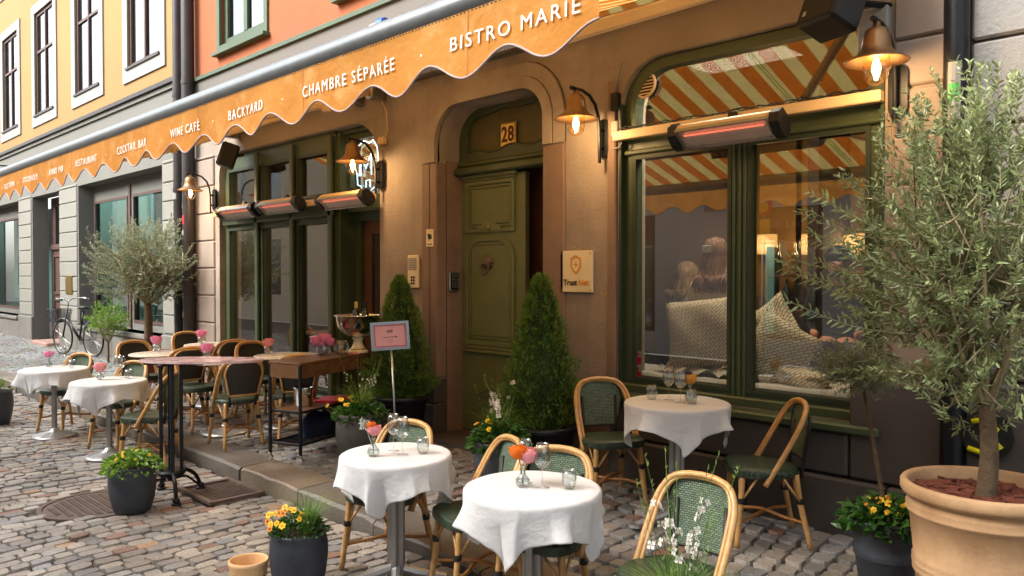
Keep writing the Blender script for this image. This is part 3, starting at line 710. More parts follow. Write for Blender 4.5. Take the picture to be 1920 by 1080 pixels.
text('numerals', '28', .2, (n28.x, DY - .024, n28.z), M('maroon_ink', '#4a1c18', .5, bump=0), pl, sx=.82, bold=.006, space=1.05)
# knocker
k = Wp(917, 492, DY)
kn = thing('lion_door_knocker', (k.x, DY, k.z), 'dark bronze lion head door knocker with ring on the green door', 'door knocker')
b = MB(); b.lathe([(.0, .07), (.03, .065), (.045, .045), (.062, .03), (.068, .012), (.07, 0)], 14, M4=Matrix.Rotation(pi / 2, 4, 'X'))
for i in range(11):
    a = i * 2 * pi / 11; b.lathe([(0, .035), (.014, .025), (.018, .0)], 6, M4=Matrix.Translation((.058 * cos(a), -.0, .058 * sin(a))) @ Matrix.Rotation(pi / 2, 4, 'X'))
b.lathe([(0, .03), (.015, .02), (.02, 0)], 8, M4=Matrix.Translation((0, -.062, -.012)) @ Matrix.Rotation(pi / 2, 4, 'X'))
for sx_ in (-1, 1): b.lathe([(0, .016), (.009, .01), (.011, 0)], 6, M4=Matrix.Translation((sx_ * .022, -.055, .02)) @ Matrix.Rotation(pi / 2, 4, 'X'))
b.build('lion_head', mCast, kn, smooth=True)
MB().tube([(.055 * sin(a), -.06 - .012 * cos(a), -.055 - .062 * cos(a)) for a in [i * 2 * pi / 20 for i in range(20)]], [.008 + .004 * (1 - cos(i * 2 * pi / 20)) / 2 for i in range(20)], 7, True).build('ring', mCast, kn, smooth=True)

# ---- right window
def bigframe(parent, out, holes, y0, y1, m, name='window_frame'):
    return MB().plate(out, holes, y0, y1).build(name, m, parent, world=True)
GY = FY + .09
xa, xb, xc, xd_ = -3.66, -2.835, -2.69, -1.89
ZT0, ZT1 = 2.62, 2.74   # transom underside / top
wR = bigframe(bis, rr(-3.75, -1.80, .86, 3.41, .35, .09), [rr(xa, xb, .97, 2.68), rr(xc, xd_, .97, 2.68), rr(-3.655, -1.89, 2.90, 3.335, .3, .05)], GY - .05, GY + .05, mGreen, 'window')
for (a, b_) in ((xa, xb), (xc, xd_)):
    frame_ring(a - .012, b_ + .012, .955, 2.695, .03, GY - .062, GY - .045).build('glazing_bead', mGreenD, wR, world=True)
    MB().box(a - .004, b_ + .004, GY - .004, GY + .002, .966, 2.684).build('pane', mGlass, wR, world=True)
MB().plate(rr(-3.66, -1.885, 2.895, 3.34, .3, .05), [], GY - .003, GY + .003).build('pane', mGlass, wR, world=True)
for xx in (xb + .03, xb + .075, xc - .03): MB().cbox(xx - .012, xx + .012, GY - .066, GY - .049, .9, 2.7, .004).build('mullion_bead', mGreen, wR, world=True)
MB().cbox(-3.79, -1.76, FY - .14, GY - .045, .805, .86, .012).build('sill', mGreen, wR, world=True)
MB().cbox(-3.745, -1.805, GY - .1, GY - .051, .862, .93, .01).build('sill_rail', mGreen, wR, world=True)
MB().cbox(-3.745, -1.805, GY - .08, GY - .051, 2.70, 2.74, .01).build('transom_rail', mGreen, wR, world=True)
for xx in (-3.765, -1.80): MB().cbox(xx - .006, xx + .02, FY - .02, FY + .05, .87, 3.1, .004).build('edge_bead', mGreenD, wR, world=True)

# ---- left bay
LY = FY + .13
def zpx(x, y, Y): return Wp(x, y, Y).z
cols = [-10.78, -9.82, -8.90, -8.02]
holes = []
for i in range(3): 
    a, b_ = cols[i] + .09, cols[i + 1] - .04
    holes.append(rr(a, b_, .38, 2.40)); holes.append(rr(a, b_, 2.72, 3.22 , 0, .12 if i == 2 else 0))
wL = bigframe(bis, rr(-10.84, -7.93, .2, 3.44, .29, .10), holes, LY - .05, LY + .05, mGreen, 'window')
for h in holes:
    x0_ = min(p[0] for p in h); x1_ = max(p[0] for p in h); z0_ = min(p[1] for p in h); z1_ = max(p[1] for p in h)
    MB().box(x0_ - .003, x1_ + .003, LY - .004, LY + .002, z0_ - .003, z1_ + .003).build('pane', mGlass, wL, world=True)
    frame_ring(x0_ - .02, x1_ + .02, z0_ - .02, z1_ + .02, .035, LY - .066, LY - .045).build('sash_frame', mGreenD, wL, world=True)
for i, c in enumerate(cols[1:]):
    MB().cbox(c - .035, c + .045, LY - .11, LY - .067, .22, 3.4, .01).build('mullion', mGreen, wL, world=True)
MB().cbox(-10.8, -7.94, LY - .11, LY - .067, 2.46, 2.68, .01).build('transom_rail', mGreen, wL, world=True)
MB().cbox(-10.84, -7.93, LY - .16, LY - .055, .2, .34, .01).build('sill', mGreen, wL, world=True)
# entry recess on the right part of the bay
EY = FY + .40
b = MB(); b.box(-7.93, -7.88, LY - .04, EY, .2, 3.42); b.box(-6.99, -6.93, FY + .3, EY, .2, 3.42); b.box(-7.93, -6.93, LY, EY, 3.4, 3.44); b.build('entry_recess', mGreen, bis, world=True)
MB().plate(rr(-7.90, -6.93, 2.5, 3.43, .05, .2), [rr(-7.84, -7.02, 2.68, 3.33, .06, .16)], FY + .2, FY + .26).build('fanlight_frame', mGreen, bis, world=True)
MB().box(-7.85, -7.01, FY + .225, FY + .23, 2.67, 3.34).build('fanlight_pane', mGlass, bis, world=True)
MB().plate(rr(-7.90, -6.93, .2, 2.5), [rr(-7.78, -7.03, .2, 2.40)], EY - .1, EY).build('doorway_frame', mGreen, bis, world=True)
ed = MB().plate(rr(-7.77, -7.04, .2, 2.39), [rr(-7.63, -7.17, 1.22, 2.25)], EY - .05, EY - .005).build('entry_door', mBrownW, bis, world=True)
MB().box(-7.64, -7.16, EY - .03, EY - .025, 1.21, 2.26).build('pane', mGlass, ed, world=True)
frame_ring(-7.66, -7.13, .38, 1.18, .03, EY - .065, EY - .045).build('door_panel_moulding', mBrownW, ed, world=True)
# interiors
def room(name, x0, x1, y0, y1, z0, z1, mwall, mfl, mcl):
    b = MB(); b.box(x0, x1, y1, y1 + .05, z0, z1); b.box(x0 - .05, x0, y0, y1, z0, z1); b.box(x1, x1 + .05, y0, y1, z0, z1); o = b.build(name + '_walls', mwall, bis, world=True)
    MB().box(x0, x1, y0, y1, z0 - .05, z0).build(name + '_floor', mfl, bis, world=True); MB().box(x0, x1, y0, y1, z1, z1 + .05).build(name + '_ceiling', mcl, bis, world=True)
IY = FY + .33
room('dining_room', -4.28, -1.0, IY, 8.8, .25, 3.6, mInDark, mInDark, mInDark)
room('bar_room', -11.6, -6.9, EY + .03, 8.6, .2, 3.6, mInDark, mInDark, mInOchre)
MB().box(-4.2, -1.1, 8.6, 8.76, .3, 1.6).build('wainscot', mInMar, bis, world=True)
MB().box(-3.15, -3.05, 6.9, 8.78, .3, 3.5).build('inner_partition', mInDark, bis, world=True)
MB().cbox(-4.15, -1.1, FY + .18, FY + .72, .55, .93, .01).build('window_bench', M('bench_cream', '#bfb39a', .6), bis, world=True)

# ================================================================ YELLOW BUILDING
yel = thing('yellow_building', (-20, YY, 0), 'yellow plastered house with white window surrounds above a grey ashlar ground floor', 'building')
YX0, YX1 = -34.0, -12.35
gr_open = [(-18.05, -13.57, .72, 3.62), (-21.54, -19.35, .1, 3.62), (-27.2, -22.81, .72, 3.62), (-31.5, -28.6, .72, 3.62)]
MB().plate(rr(YX0, YX1, -.05, 4.9), [rr(*g) for g in gr_open], YY, YY + .34).build('ground_floor_wall', mYGrey, yel, world=True)
for a, b_ in ((-19.33, -18.1), (-22.74, -21.6), (-13.52, YX1 + .02)):
    blocks(yel, a, b_, .78, 3.68, .315, YY, mYGreyL, .02)
for a, b_ in ((-19.33, -18.05), (-22.79, -21.54), (-13.55, YX1), (-28.6, -27.2)):
    MB().cbox(a, b_, YY - .05, YY + .02, .0, .76, .015).build('plinth_stone', mYPlinth, yel, world=True)
for a, b_ in ((-18.05, -13.57), (-27.2, -22.81), (-31.5, -28.6)):
    MB().cbox(a, b_, YY - .04, YY + .02, .0, .64, .015).build('plinth_stone', mYPlinth, yel, world=True)
    MB().cbox(a - .03, b_ + .03, YY - .09, YY + .3, .64, .72, .01).build('sill', mYPlinth, yel, world=True)
    y = YY + .33; mid = a + (b_ - a) * (.42 if a == -18.05 else .8)
    if a == -18.05: mid = Wp(250, 500, y).x
    f = MB().plate(rr(a, b_, .72, 3.62), [rr(a + .12, mid - .14, .86, 3.3), rr(mid + .14, b_ - .1, .86, 3.3)], y - .04, y + .05).build('shop_window', mYGrey, yel, world=True)
    for (p, q) in ((a + .12, mid - .14), (mid + .14, b_ - .1)):
        frame_ring(p, q, .86, 3.3, .05, y - .055, y - .038).build('frame', mMaroon, f, world=True)
        MB().box(p, q, y - .002, y + .004, .86, 3.3).build('pane', mTeal, f, world=True)
    MB().box(mid - .045, mid + .045, y - .07, y - .041, .74, 3.5).build('post', mMaroon, f, world=True)
    MB().box(a, b_, y + 1.2, y + 1.25, .5, 3.7).build('shop_back_wall', mOpp, f, world=True)
dy_ = YY + .4
d = MB().plate(rr(-21.54, -19.35, .1, 3.62), [rr(-21.2, -19.7, 2.5, 3.4)], dy_, dy_ + .06).build('entrance_door', mMaroon, yel, world=True)
MB().box(-21.2, -19.7, dy_ + .02, dy_ + .03, 2.5, 3.4).build('pane', mTeal, d, world=True)
MB().cbox(-21.5, -19.4, dy_ - .05, dy_ - .002, 2.36, 2.48, .01).build('door_crossbar', mMaroon, d, world=True)
for a, b_ in ((-21.3, -20.55), (-20.35, -19.6)):
    frame_ring(a, b_, .4, 1.2, .06, dy_ - .03, dy_ - .002).build('door_panel', mMaroon, d, world=True); frame_ring(a, b_, 1.3, 2.25, .06, dy_ - .03, dy_ - .002).build('door_panel', mMaroon, d, world=True)
MB().cbox(-20.6, -19.3, YY - .3, YY + .3, .05, .27, .02).build('door_step', M('pink_granite', '#a08074', .8), yel, world=True)
MB().cbox(-18.85, -18.4, YY - .04, YY - .015, 1.35, 1.75, .005).build('wall_plaque', mBrass, yel, world=True)
MB().box(YX0, YX1 + .02, YY - .09, YY + .3, 4.9, 4.97).build('sheet_metal_ledge', mPipe, yel, world=True)
MB().box(YX0, YX1 + .01, YY - .04, YY + .3, 4.82, 4.897).build('ledge_moulding', mYGrey, yel, world=True)
wc = [-14.33 - 3.03 * i for i in range(6)]
hs_ = [rr(c - .75, c + .75, 5.5, 7.9) for c in wc] + [rr(c - .75, c + .75, 9.2, 11.6) for c in wc]
MB().plate(rr(YX0, YX1, 4.97, 13), hs_, YY, YY + .3).build('upper_wall', mYellow, yel, world=True)
for c in wc:
    for zb in (5.5, 9.2):
        w = sash(yel, c - .72, c + .72, zb + .03, zb + 2.37, YY + .02, mMaroon, mSkyG, .05, (.5,), (.62,), curtain=(c > -15))
        MB().plate(rr(c - .98, c + .98, zb - .25, zb + 2.6), [rr(c - .74, c + .74, zb + .01, zb + 2.39)], YY - .03, YY + .002).build('surround', mWhite, w, world=True)
        MB().box(c - .78, c + .78, YY - .06, YY + .05, zb - .03, zb + .01).build('sill', mPipe, w, world=True)
# grey building on the right
gre = thing('grey_building', (1, FY, 0), 'grey rusticated stone house to the right of the black downpipe', 'building')
MB().plate(rr(-1.325, 5, -.05, 12), [], FY, FY + .4).build('wall', mJoint, gre, world=True)
z = 1.19; k = 0
while z < 6:
    xs = [-1.32, -.95 if k % 2 else -.4, .45, 1.5, 2.6, 5]
    for i in range(5): MB().cbox(xs[i] + .006, xs[i + 1] - .006, FY - .03, FY + .02, z + .01, z + .462, .014).build('wall_block', mGreyBlock, gre, world=True)
    z += .47; k += 1
for i, (a, b_) in enumerate(((-1.32, -.5), (-.5, .6), (.6, 2), (2, 5))):
    MB().cbox(a + .004, b_ - .004, FY - .1, FY + .02, 0, .6, .015).build('plinth_stone', mStoneD, gre, world=True)
    MB().cbox(a + .004 + .2 * (i > 0), b_ + .196, FY - .08, FY + .02, .61, 1.18, .015).build('plinth_stone', mStoneD, gre, world=True)
# opposite side of the street (seen mirrored in the windows)
opp = thing('opposite_building', (-10, OY, 0), 'pale house with brown shop windows across the street, seen mirrored in the bistro glass', 'building')
oh = [rr(x_, x_ + w_, .5, 3.1) for x_, w_ in ((-7.85, 1.45), (-11.6, 1.4), (-15.5, 2.4), (-20.5, 2.4), (-25, 2.4), (-4.8, 1.6), (-1.5, 2.4))]
ou = [rr(x_, x_ + 1.2, z_, z_ + 2.0) for x_ in [-30 + 2.9 * i for i in range(13)] for z_ in (4.8,)]
MB().plate(rr(-22.9, 9, 0, 4.2), [h for h in oh if min(p[0] for p in h) > -22], OY - .4, OY).build('ground_floor_wall', mOpp, opp, world=True)
ou = [h for h in ou if min(p[0] for p in h) > -22]
MB().plate(rr(-22.9, 9, 4.2, 7.3), ou, OY - .4, OY).build('upper_wall', mOpp2, opp, world=True)
MB().box(-22.9, 9, OY - .2, OY + .1, 4.1, 4.2).build('cornice', mOpp, opp, world=True)
oh = [h for h in oh if min(p[0] for p in h) > -22]
for h in oh:
    x0_, x1_, z0_, z1_ = min(p[0] for p in h), max(p[0] for p in h), .5, 3.1
    f = frame_ring(x0_, x1_, z0_, z1_, .1, OY - .1, OY - .03).build('shop_window', mOppB, opp, world=True)
    MB().box(x0_, x1_, OY - .07, OY - .06, z0_, z1_).build('pane', mTeal, f, world=True)
    MB().box(x0_, x1_, OY - 1.0, OY - .95, 0, 3.4).build('shop_back', mOppB, f, world=True)
    MB().box(x0_ + .1, x1_ - .1, OY - .06, OY - .02, 2.45, 3.0).build('fascia', mOppB, f, world=True)
    MB().box(x0_ + .1, x1_ - .1, OY - .05, OY - .0, 2.38, 2.42).build('light_rail', mWhite, f, world=True)
for x_ in (-7.2, -10.95): text('lettering', 'art & office', .17, (x_, OY - .012, 2.75), mWhite, opp, rot=(pi / 2, 0, pi), sx=.8)
for h in ou:
    x0_, x1_, z0_, z1_ = min(p[0] for p in h), max(p[0] for p in h), min(p[1] for p in h), max(p[1] for p in h)
    w = MB().plate(h, [rr(x0_ + .08, (x0_ + x1_) / 2 - .03, z0_ + .08, z1_ - .08), rr((x0_ + x1_) / 2 + .03, x1_ - .08, z0_ + .08, z1_ - .08)], OY - .2, OY - .12).build('window', mWhite, opp, world=True)
    MB().box(x0_, x1_, OY - .18, OY - .17, z0_, z1_).build('pane', mSkyG, w, world=True)
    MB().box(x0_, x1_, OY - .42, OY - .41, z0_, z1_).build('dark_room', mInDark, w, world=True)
MB().box(-8.95, -8.55, OY + .001, OY + .02, 3.1, 3.4).build('number_plate', mWhite, opp, world=True)
text('numerals', '31', .22, (-8.75, OY + .024, 3.25), mInk, opp, rot=(pi / 2, 0, pi))
ts = thing('no_parking_sign', (-7.33, OY + .5, 0), 'round red and yellow traffic sign on a post across the street', 'traffic sign')
MB().tube([(0, 0, 0), (0, 0, 3.35)], .03, 8).build('post', mGalv, ts)
RY = Matrix.Rotation(-pi / 2, 4, 'X')
MB().lathe([(0, .03), (.19, .03), (.19, .0), (0, 0)], 24, M4=Matrix.Translation((0, .04, 3.08)) @ RY).build('disc', mRed, ts)
MB().lathe([(0, .036), (.12, .036), (.12, .03)], 24, M4=Matrix.Translation((0, .04, 3.08)) @ RY).build('disc_centre', M('sign_yellow', '#f0b81c', .5, bump=0), ts)
MB().box(-.14, .14, .035, .05, 2.55, 2.84).build('plate', M('sign_yellow_plate', '#f0b81c', .5, bump=0), ts)

op2 = thing('opposite_building', (-45, OY, 0), 'cream house farther up the opposite side of the street, mirrored in the upper windows', 'building')
wn = [rr(x_, x_ + 1.3, z_, z_ + 2.1) for x_ in [-69 + 2.9 * i for i in range(15)] for z_ in (1, 4.6)]
MB().plate(rr(-70, -23, 0, 7.6), wn, OY - .4, OY + .02).build('wall', mOpp2, op2, world=True)
for h in wn: MB().box(h[0][0], h[2][0] if h[2][0] != h[0][0] else h[0][0] + 1.3, OY - .1, OY - .08, min(p[1] for p in h), max(p[1] for p in h)).build('window_pane', mSkyG, op2, world=True)
for h in wn: MB().box(min(p[0] for p in h), min(p[0] for p in h) + 1.3, OY - .3, OY - .28, min(p[1] for p in h), max(p[1] for p in h)).build('curtain', mLinenW, op2, world=True)
MB().box(-70, -23, OY - 8, OY - .42, 0, 7.5).build('dark_rooms', mInDark, op2, world=True)
MB().cbox(-70.2, -22.8, OY - 8, OY + .25, 7.6, 8.0, .05).build('cornice_and_roof', mMaroon, op2, world=True)

# ================================================================ PIPES
def pipe(name, x, y, r, z0, z1, m, label, cat='downpipe', cl=(1.2, 2.9, 4.4)):
    t = thing(name, (x, y, gz(x, y)), label, cat)
    MB().tube([(0, 0, 0), (0, 0, z1)], r, 18).build('pipe', m, t, smooth='auto')
    for c in cl: MB().lathe([(r, -.03), (r + .008, -.03), (r + .008, .03), (r, .03)], 18, (0, 0, c)).build('pipe_clamp', m, t, smooth='auto')
    return t
pl_ = Wp(336, 400, YY - .14); pr_ = Wp(353, 400, FY - .12)
p1 = pipe('downpipe', pl_.x, YY - .14, .085, 0, 13, mPipe, 'left of the two dark downpipes where the yellow and orange houses meet')
p2 = pipe('downpipe', pr_.x + .02, FY - .12, .09, 0, 13, mPipe, 'right of the two dark downpipes, covered with torn stickers')
stk = MB(); R2 = random.Random(5)
for i, (zz, m_, h, w) in enumerate(((2.55, mWhite, .07, .5), (2.32, mRed, .13, .8), (2.15, mWhite, .08, .7), (1.98, mInk, .1, .7), (1.75, mPlate, .15, .6), (1.5, mInk, .1, .6), (2.85, mWhite, .08, .4), (1.2, mWhite, .06, .6), (.95, mPlate, .08, .5))):
    b = MB(); a0 = -2.1 - w / 2; n = 6
    b.add([(.0925 * cos(a0 + w * 2 * j / n - .3), .0925 * sin(a0 + w * 2 * j / n - .3), zz + dz + R2.uniform(-.01, .01)) for j in range(n + 1) for dz in (0, h)], [(2 * j, 2 * j + 2, 2 * j + 3, 2 * j + 1) for j in range(n)])
    b.build('sticker', m_, p2)
for zz, h, w in ((2.75, .1, .9), (2.05, .2, .7), (1.85, .06, .9)):
    b = MB(); a0 = -2.4; n = 6
    b.add([(.0875 * cos(a0 + w * 2 * j / n - .3), .0875 * sin(a0 + w * 2 * j / n - .3), zz + dz + R2.uniform(-.015, .015)) for j in range(n + 1) for dz in (0, h)], [(2 * j, 2 * j + 2, 2 * j + 3, 2 * j + 1) for j in range(n)])
    b.build('sticker', mWhite, p1)
p3 = pipe('downpipe', -1.375, FY - .09, .062, 0, 12, mBlack, 'black downpipe behind the large olive tree', cl=(2.2, 3.8))
b = MB(); b.add([(.064 * cos(a), .064 * sin(a), z_) for a in (-1.9, -1.6, -1.3, -.9) for z_ in (2.44, 2.76)], [(2 * j, 2 * j + 2, 2 * j + 3, 2 * j + 1) for j in range(3)])
b.build('pale_sticker', mWhite, p3); 
b = MB(); b.add([(.0655 * cos(a), .0655 * sin(a), z_) for a in (-1.85, -1.55, -1.3, -1.0) for z_ in (2.54, 2.64)], [(2 * j, 2 * j + 2, 2 * j + 3, 2 * j + 1) for j in range(3)])
b.build('green_print', M('sticker_green', '#4fae54', .5, bump=0), p3)
pg = thing('plinth_graffiti', (-1.2, FY - .105, .9), 'yellow spray graffiti on the dark plinth behind the big terracotta pot', 'graffiti')
MB().plate(ell(0, 0, .13, .14, 16), [], 0, .003).build('black_patch', mInk, pg)
MB().tube([(-.09, -.004, -.08), (0, -.006, -.1), (.07, -.006, -.05), (.02, -.006, -.01), (.05, -.006, .04), (.0, -.006, .09), (-.07, -.006, .07)], .016, 6).build('yellow_stroke', M('graffiti_yellow', '#d6d21a', .5, bump=0), pg, smooth=True)

# ================================================================ AWNING
AY = 2.017; AX1 = -1.585; AX0 = -10.4; AZ = 2.806; WZ = 3.82
aw = thing('awning', ((AX0 + AX1) / 2, FY, WZ), 'long striped awning with a scalloped orange valance bearing white lettering over the terrace', 'awning')
n = 120
for piece in range(8):
    b = MB(); u0 = AX0 + (AX1 - AX0) * piece / 8; u1 = AX0 + (AX1 - AX0) * (piece + 1) / 8; nx, ny = 10, 10
    vs = [(u0 + (u1 - u0) * i / nx, FY - .12 + (AY + .01 - FY + .12) * j / ny, WZ + (AZ + .055 - WZ) * j / ny - .03 * sin(pi * j / ny)) for j in range(ny + 1) for i in range(nx + 1)]
    b.add(vs, [(j * (nx + 1) + i, j * (nx + 1) + i + 1, (j + 1) * (nx + 1) + i + 1, (j + 1) * (nx + 1) + i) for j in range(ny) for i in range(nx)])
    b.build('fabric_panel', mAwnS, aw, world=True, smooth=True)
# object-space stripes need x from panels: panels share the awning's origin
RB = .06
b = MB(); b.tube([(AX0, AY, AZ), (AX1 + .0, AY, AZ)], RB, 20); b.build('front_bar', mAlu, aw, world=True, smooth='auto')
MB().cbox(AX0, AX1, FY - .16, FY - .01, WZ - .09, WZ + .10, .03).build('wall_cassette', mSteel, aw, world=True)
MB().tube([(AX1 + .005, FY - .12, WZ), (AX1 + .005, AY, AZ + .055)], .007, 6).build('side_hem', mHem, aw, world=True)
VT = AZ - RB * .7; VB = 2.553; PER = .4225
def vlow(x): return VB - .04 * cos((x + 1.795) * 2 * pi / PER)
def vy(x, q): return AY - .05 + .009 * sin(x * 4.1 + 1) * q + .007 * sin(x * 11 + 2 * sin(x * 1.3)) * q 
NX = 420; vs = []; NZ = 4
for i in range(NX + 1):
    x = AX0 + (AX1 - AX0) * i / NX
    for j in range(NZ + 1):
        q = j / NZ; vs.append((x, vy(x, q), VT + (vlow(x) - VT) * q))
b = MB(); b.add(vs, [(i * (NZ + 1) + j, i * (NZ + 1) + j + 1, (i + 1) * (NZ + 1) + j + 1, (i + 1) * (NZ + 1) + j) for i in range(NX) for j in range(NZ)])
val = b.build('valance', mVal, aw, world=True, smooth=True)
MB().tube([(AX0 + (AX1 - AX0) * i / NX, vy(AX0 + (AX1 - AX0) * i / NX, 1), vlow(AX0 + (AX1 - AX0) * i / NX)) for i in range(NX + 1)], .0048, 5).build('valance_hem', mHem, val, world=True, smooth=True)
b = MB()
for i in range(0, 420): 
    x = AX0 + (AX1 - AX0) * (i + .3) / 420; b.box(x, x + .009, AY - .0525, AY - .049, VT - .006, VT - .003)
b.build('stitching', mInk, val, world=True)
x = AX1 - .62
while x > AX0:
    b = MB(); b.add([(x + dx, vy(x + dx, j / 4) - .0015, VT + (vlow(x) + .006 - VT) * j / 4) for j in range(5) for dx in (-.0035, .0035)], [(2 * j, 2 * j + 1, 2 * j + 3, 2 * j + 2) for j in range(4)]); b.build('seam', M('seam_thread', '#b56f28', .8, bump=0) if 'seam_thread' not in bpy.data.materials else bpy.data.materials['seam_thread'], val, world=True); x -= 1.19

words = [('OLD TOWN', 8, 28, 352), ('STOCKHOLM', 46, 71, 341), ('ANNO 1904', 93, 119, 326), ('RESTAURANT', 145, 183, 303), ('COCKTAIL BAR', 219, 276, 279), ('WINE CAFÉ', 321, 374, 249), ('BACKYARD', 430, 497, 213), ('CHAMBRE SÉPARÉE', 569, 740, 150), ('BISTRO MARIE', 848, 1090, 48)]
prev = None
for w_, a, b_, yc in words:
    xa_ = Wp(a, yc, AY - .05).x; xb_ = Wp(b_, yc, AY - .05).x; zc = 2.648
    o = text('lettering', w_, .075, ((xa_ + xb_) / 2, AY - .057, zc), mWhP, val, bold=0, space=1.25, ext=.0006)
    bbx = [v.co.x for v in o.data.vertices]; wd = max(bbx) - min(bbx); k = (xb_ - xa_) / wd; c = (max(bbx) + min(bbx)) / 2
    for v in o.data.vertices:
        y_o = v.co.y - (AY - .057 - FY); v.co.x = c + (v.co.x - c) * k; wx = v.co.x + aw.location.x; wz = v.co.z + aw.location.z; qz = (VT - wz) / (VT - vlow(wx))
        v.co.y = vy(wx, qz) - aw.location.y - .0065 + y_o
    if prev is not None:
        xm_ = (prev + xa_) / 2; MB().plate(ell(xm_, zc, .005, .005, 8), [], AY - .057, AY - .056).build('dot', mWhP, val, world=True)
    prev = xb_
# folding arms
def fabz(y): return AZ + (WZ - AZ) * (y - AY) / (FY - .12 - AY)
def arm(xs, xe, ye, xf):
    s_ = Vector((xs, FY - .2, fabz(FY - .2) - .1)); e_ = Vector((xe, ye, fabz(ye) - .17)); f_ = Vector((xf, AY + .04, AZ - .03))
    def bar(a, c, w, h, name):
        d = (c - a); L = d.length; rot = d.to_track_quat('X', 'Z').to_matrix().to_4x4()
        return MB().cbox(0, L, -w / 2, w / 2, -h / 2, h / 2, .012, Matrix.Translation(a) @ rot).build(name, mCream, aw, world=True)
    bar(s_, e_, .045, .085, 'upper_arm'); bar(e_ + Vector((0, 0, .0)), f_, .035, .06, 'forearm')
    MB().lathe([(0, -.055), (.035, -.055), (.035, .055), (0, .055)], 14, tuple(e_)).build('elbow_joint', mCream, aw, world=True, smooth='auto')
    MB().cbox(xs - .06, xs + .06, FY - .2, FY - .0, s_.z - .08, s_.z + .08, .02).build('wall_bracket', mSteel, aw, world=True)
arm(-1.98, -3.19, 3.42, -2.1); arm(-6.9, -5.55, 3.42, -6.8); arm(-7.3, -8.6, 3.42, -7.4); arm(-10.2, -9.2, 3.42, -10.1)

# ================================================================ LANTERNS, HEATERS, SPEAKERS
def lantern_mesh(lab):
    t = thing('wall_lantern', (0, 0, 0), lab, 'wall lamp', group='bell lanterns on the bistro wall')
    MB().plate(rr(-.055, .055, -.15, .15, .05, .05, .05, .05), [], -.03, 0).build('wall_plate', mBlack, t)
    b = MB(); b.tube([(0, -.075, -.2), (0, -.075, -.05), (0, -.078, .05), (0, -.09, .16), (0, -.13, .25), (0, -.2, .31), (0, -.29, .335), (0, -.385, .335)], .013, 8)
    b.tube([(0, -.03, .06), (0, -.075, .06)], .012, 8); b.tube([(0, -.03, -.08), (0, -.075, -.08)], .012, 8); b.tube([(0, -.385, .335), (0, -.42, .335)], [.018, .016], 8)
    b.build('gooseneck_arm', mBlack, t, smooth='auto')
    c = (0, -.36, 0)
    MB().lathe([(0, .325), (.02, .325), (.022, .30), (.05, .29), (.068, .262), (.074, .225), (.076, .20), (.083, .175), (.108, .142), (.150, .118), (.172, .106), (.170, .102), (.10, .136), (.07, .17), (.06, .2)], 28, c).build('bell_shade', mCopper, t, smooth=True)
    MB().lathe([(.068, .15), (.07, .1), (.069, .06), (.06, .015), (.04, -.012), (.012, -.024), (0, -.025)], 24, c).build('glass_jar', mJar, t, smooth=True)
    MB().lathe([(0, .125), (.010, .12), (.019, .09), (.023, .065), (.018, .04), (0, .03)], 16, c).build('bulb', mBulb, t, smooth=True)
    l = bpy.data.lights.new('lamp_light', 'POINT'); l.energy = 5.2; l.color = (1, .68, .40); l.shadow_soft_size = .045
    lo = bpy.data.objects.new('lamp_light', l); COL.objects.link(lo); lo.parent = t; lo.location = (0, -.36, .03)
    return t
lan = lantern_mesh('x'); KIDS[lan.name] = list(lan.children)
for (px_, py_), lab in (((405, 372), 'leftmost copper bell lantern, mounted on the blocks beside the downpipes'), ((716, 325), 'copper bell lantern in front of the blue white neon sign'), ((1133, 255), 'copper bell lantern between the green door and the right window'), ((1687, 165), 'large copper bell lantern at the upper right above the olive tree')):
    p = Wp(px_, py_, FY - .02)
    place(lan, (p.x, FY - (.025 if px_ not in (1133,) else .005), p.z - .02), 0, lab)
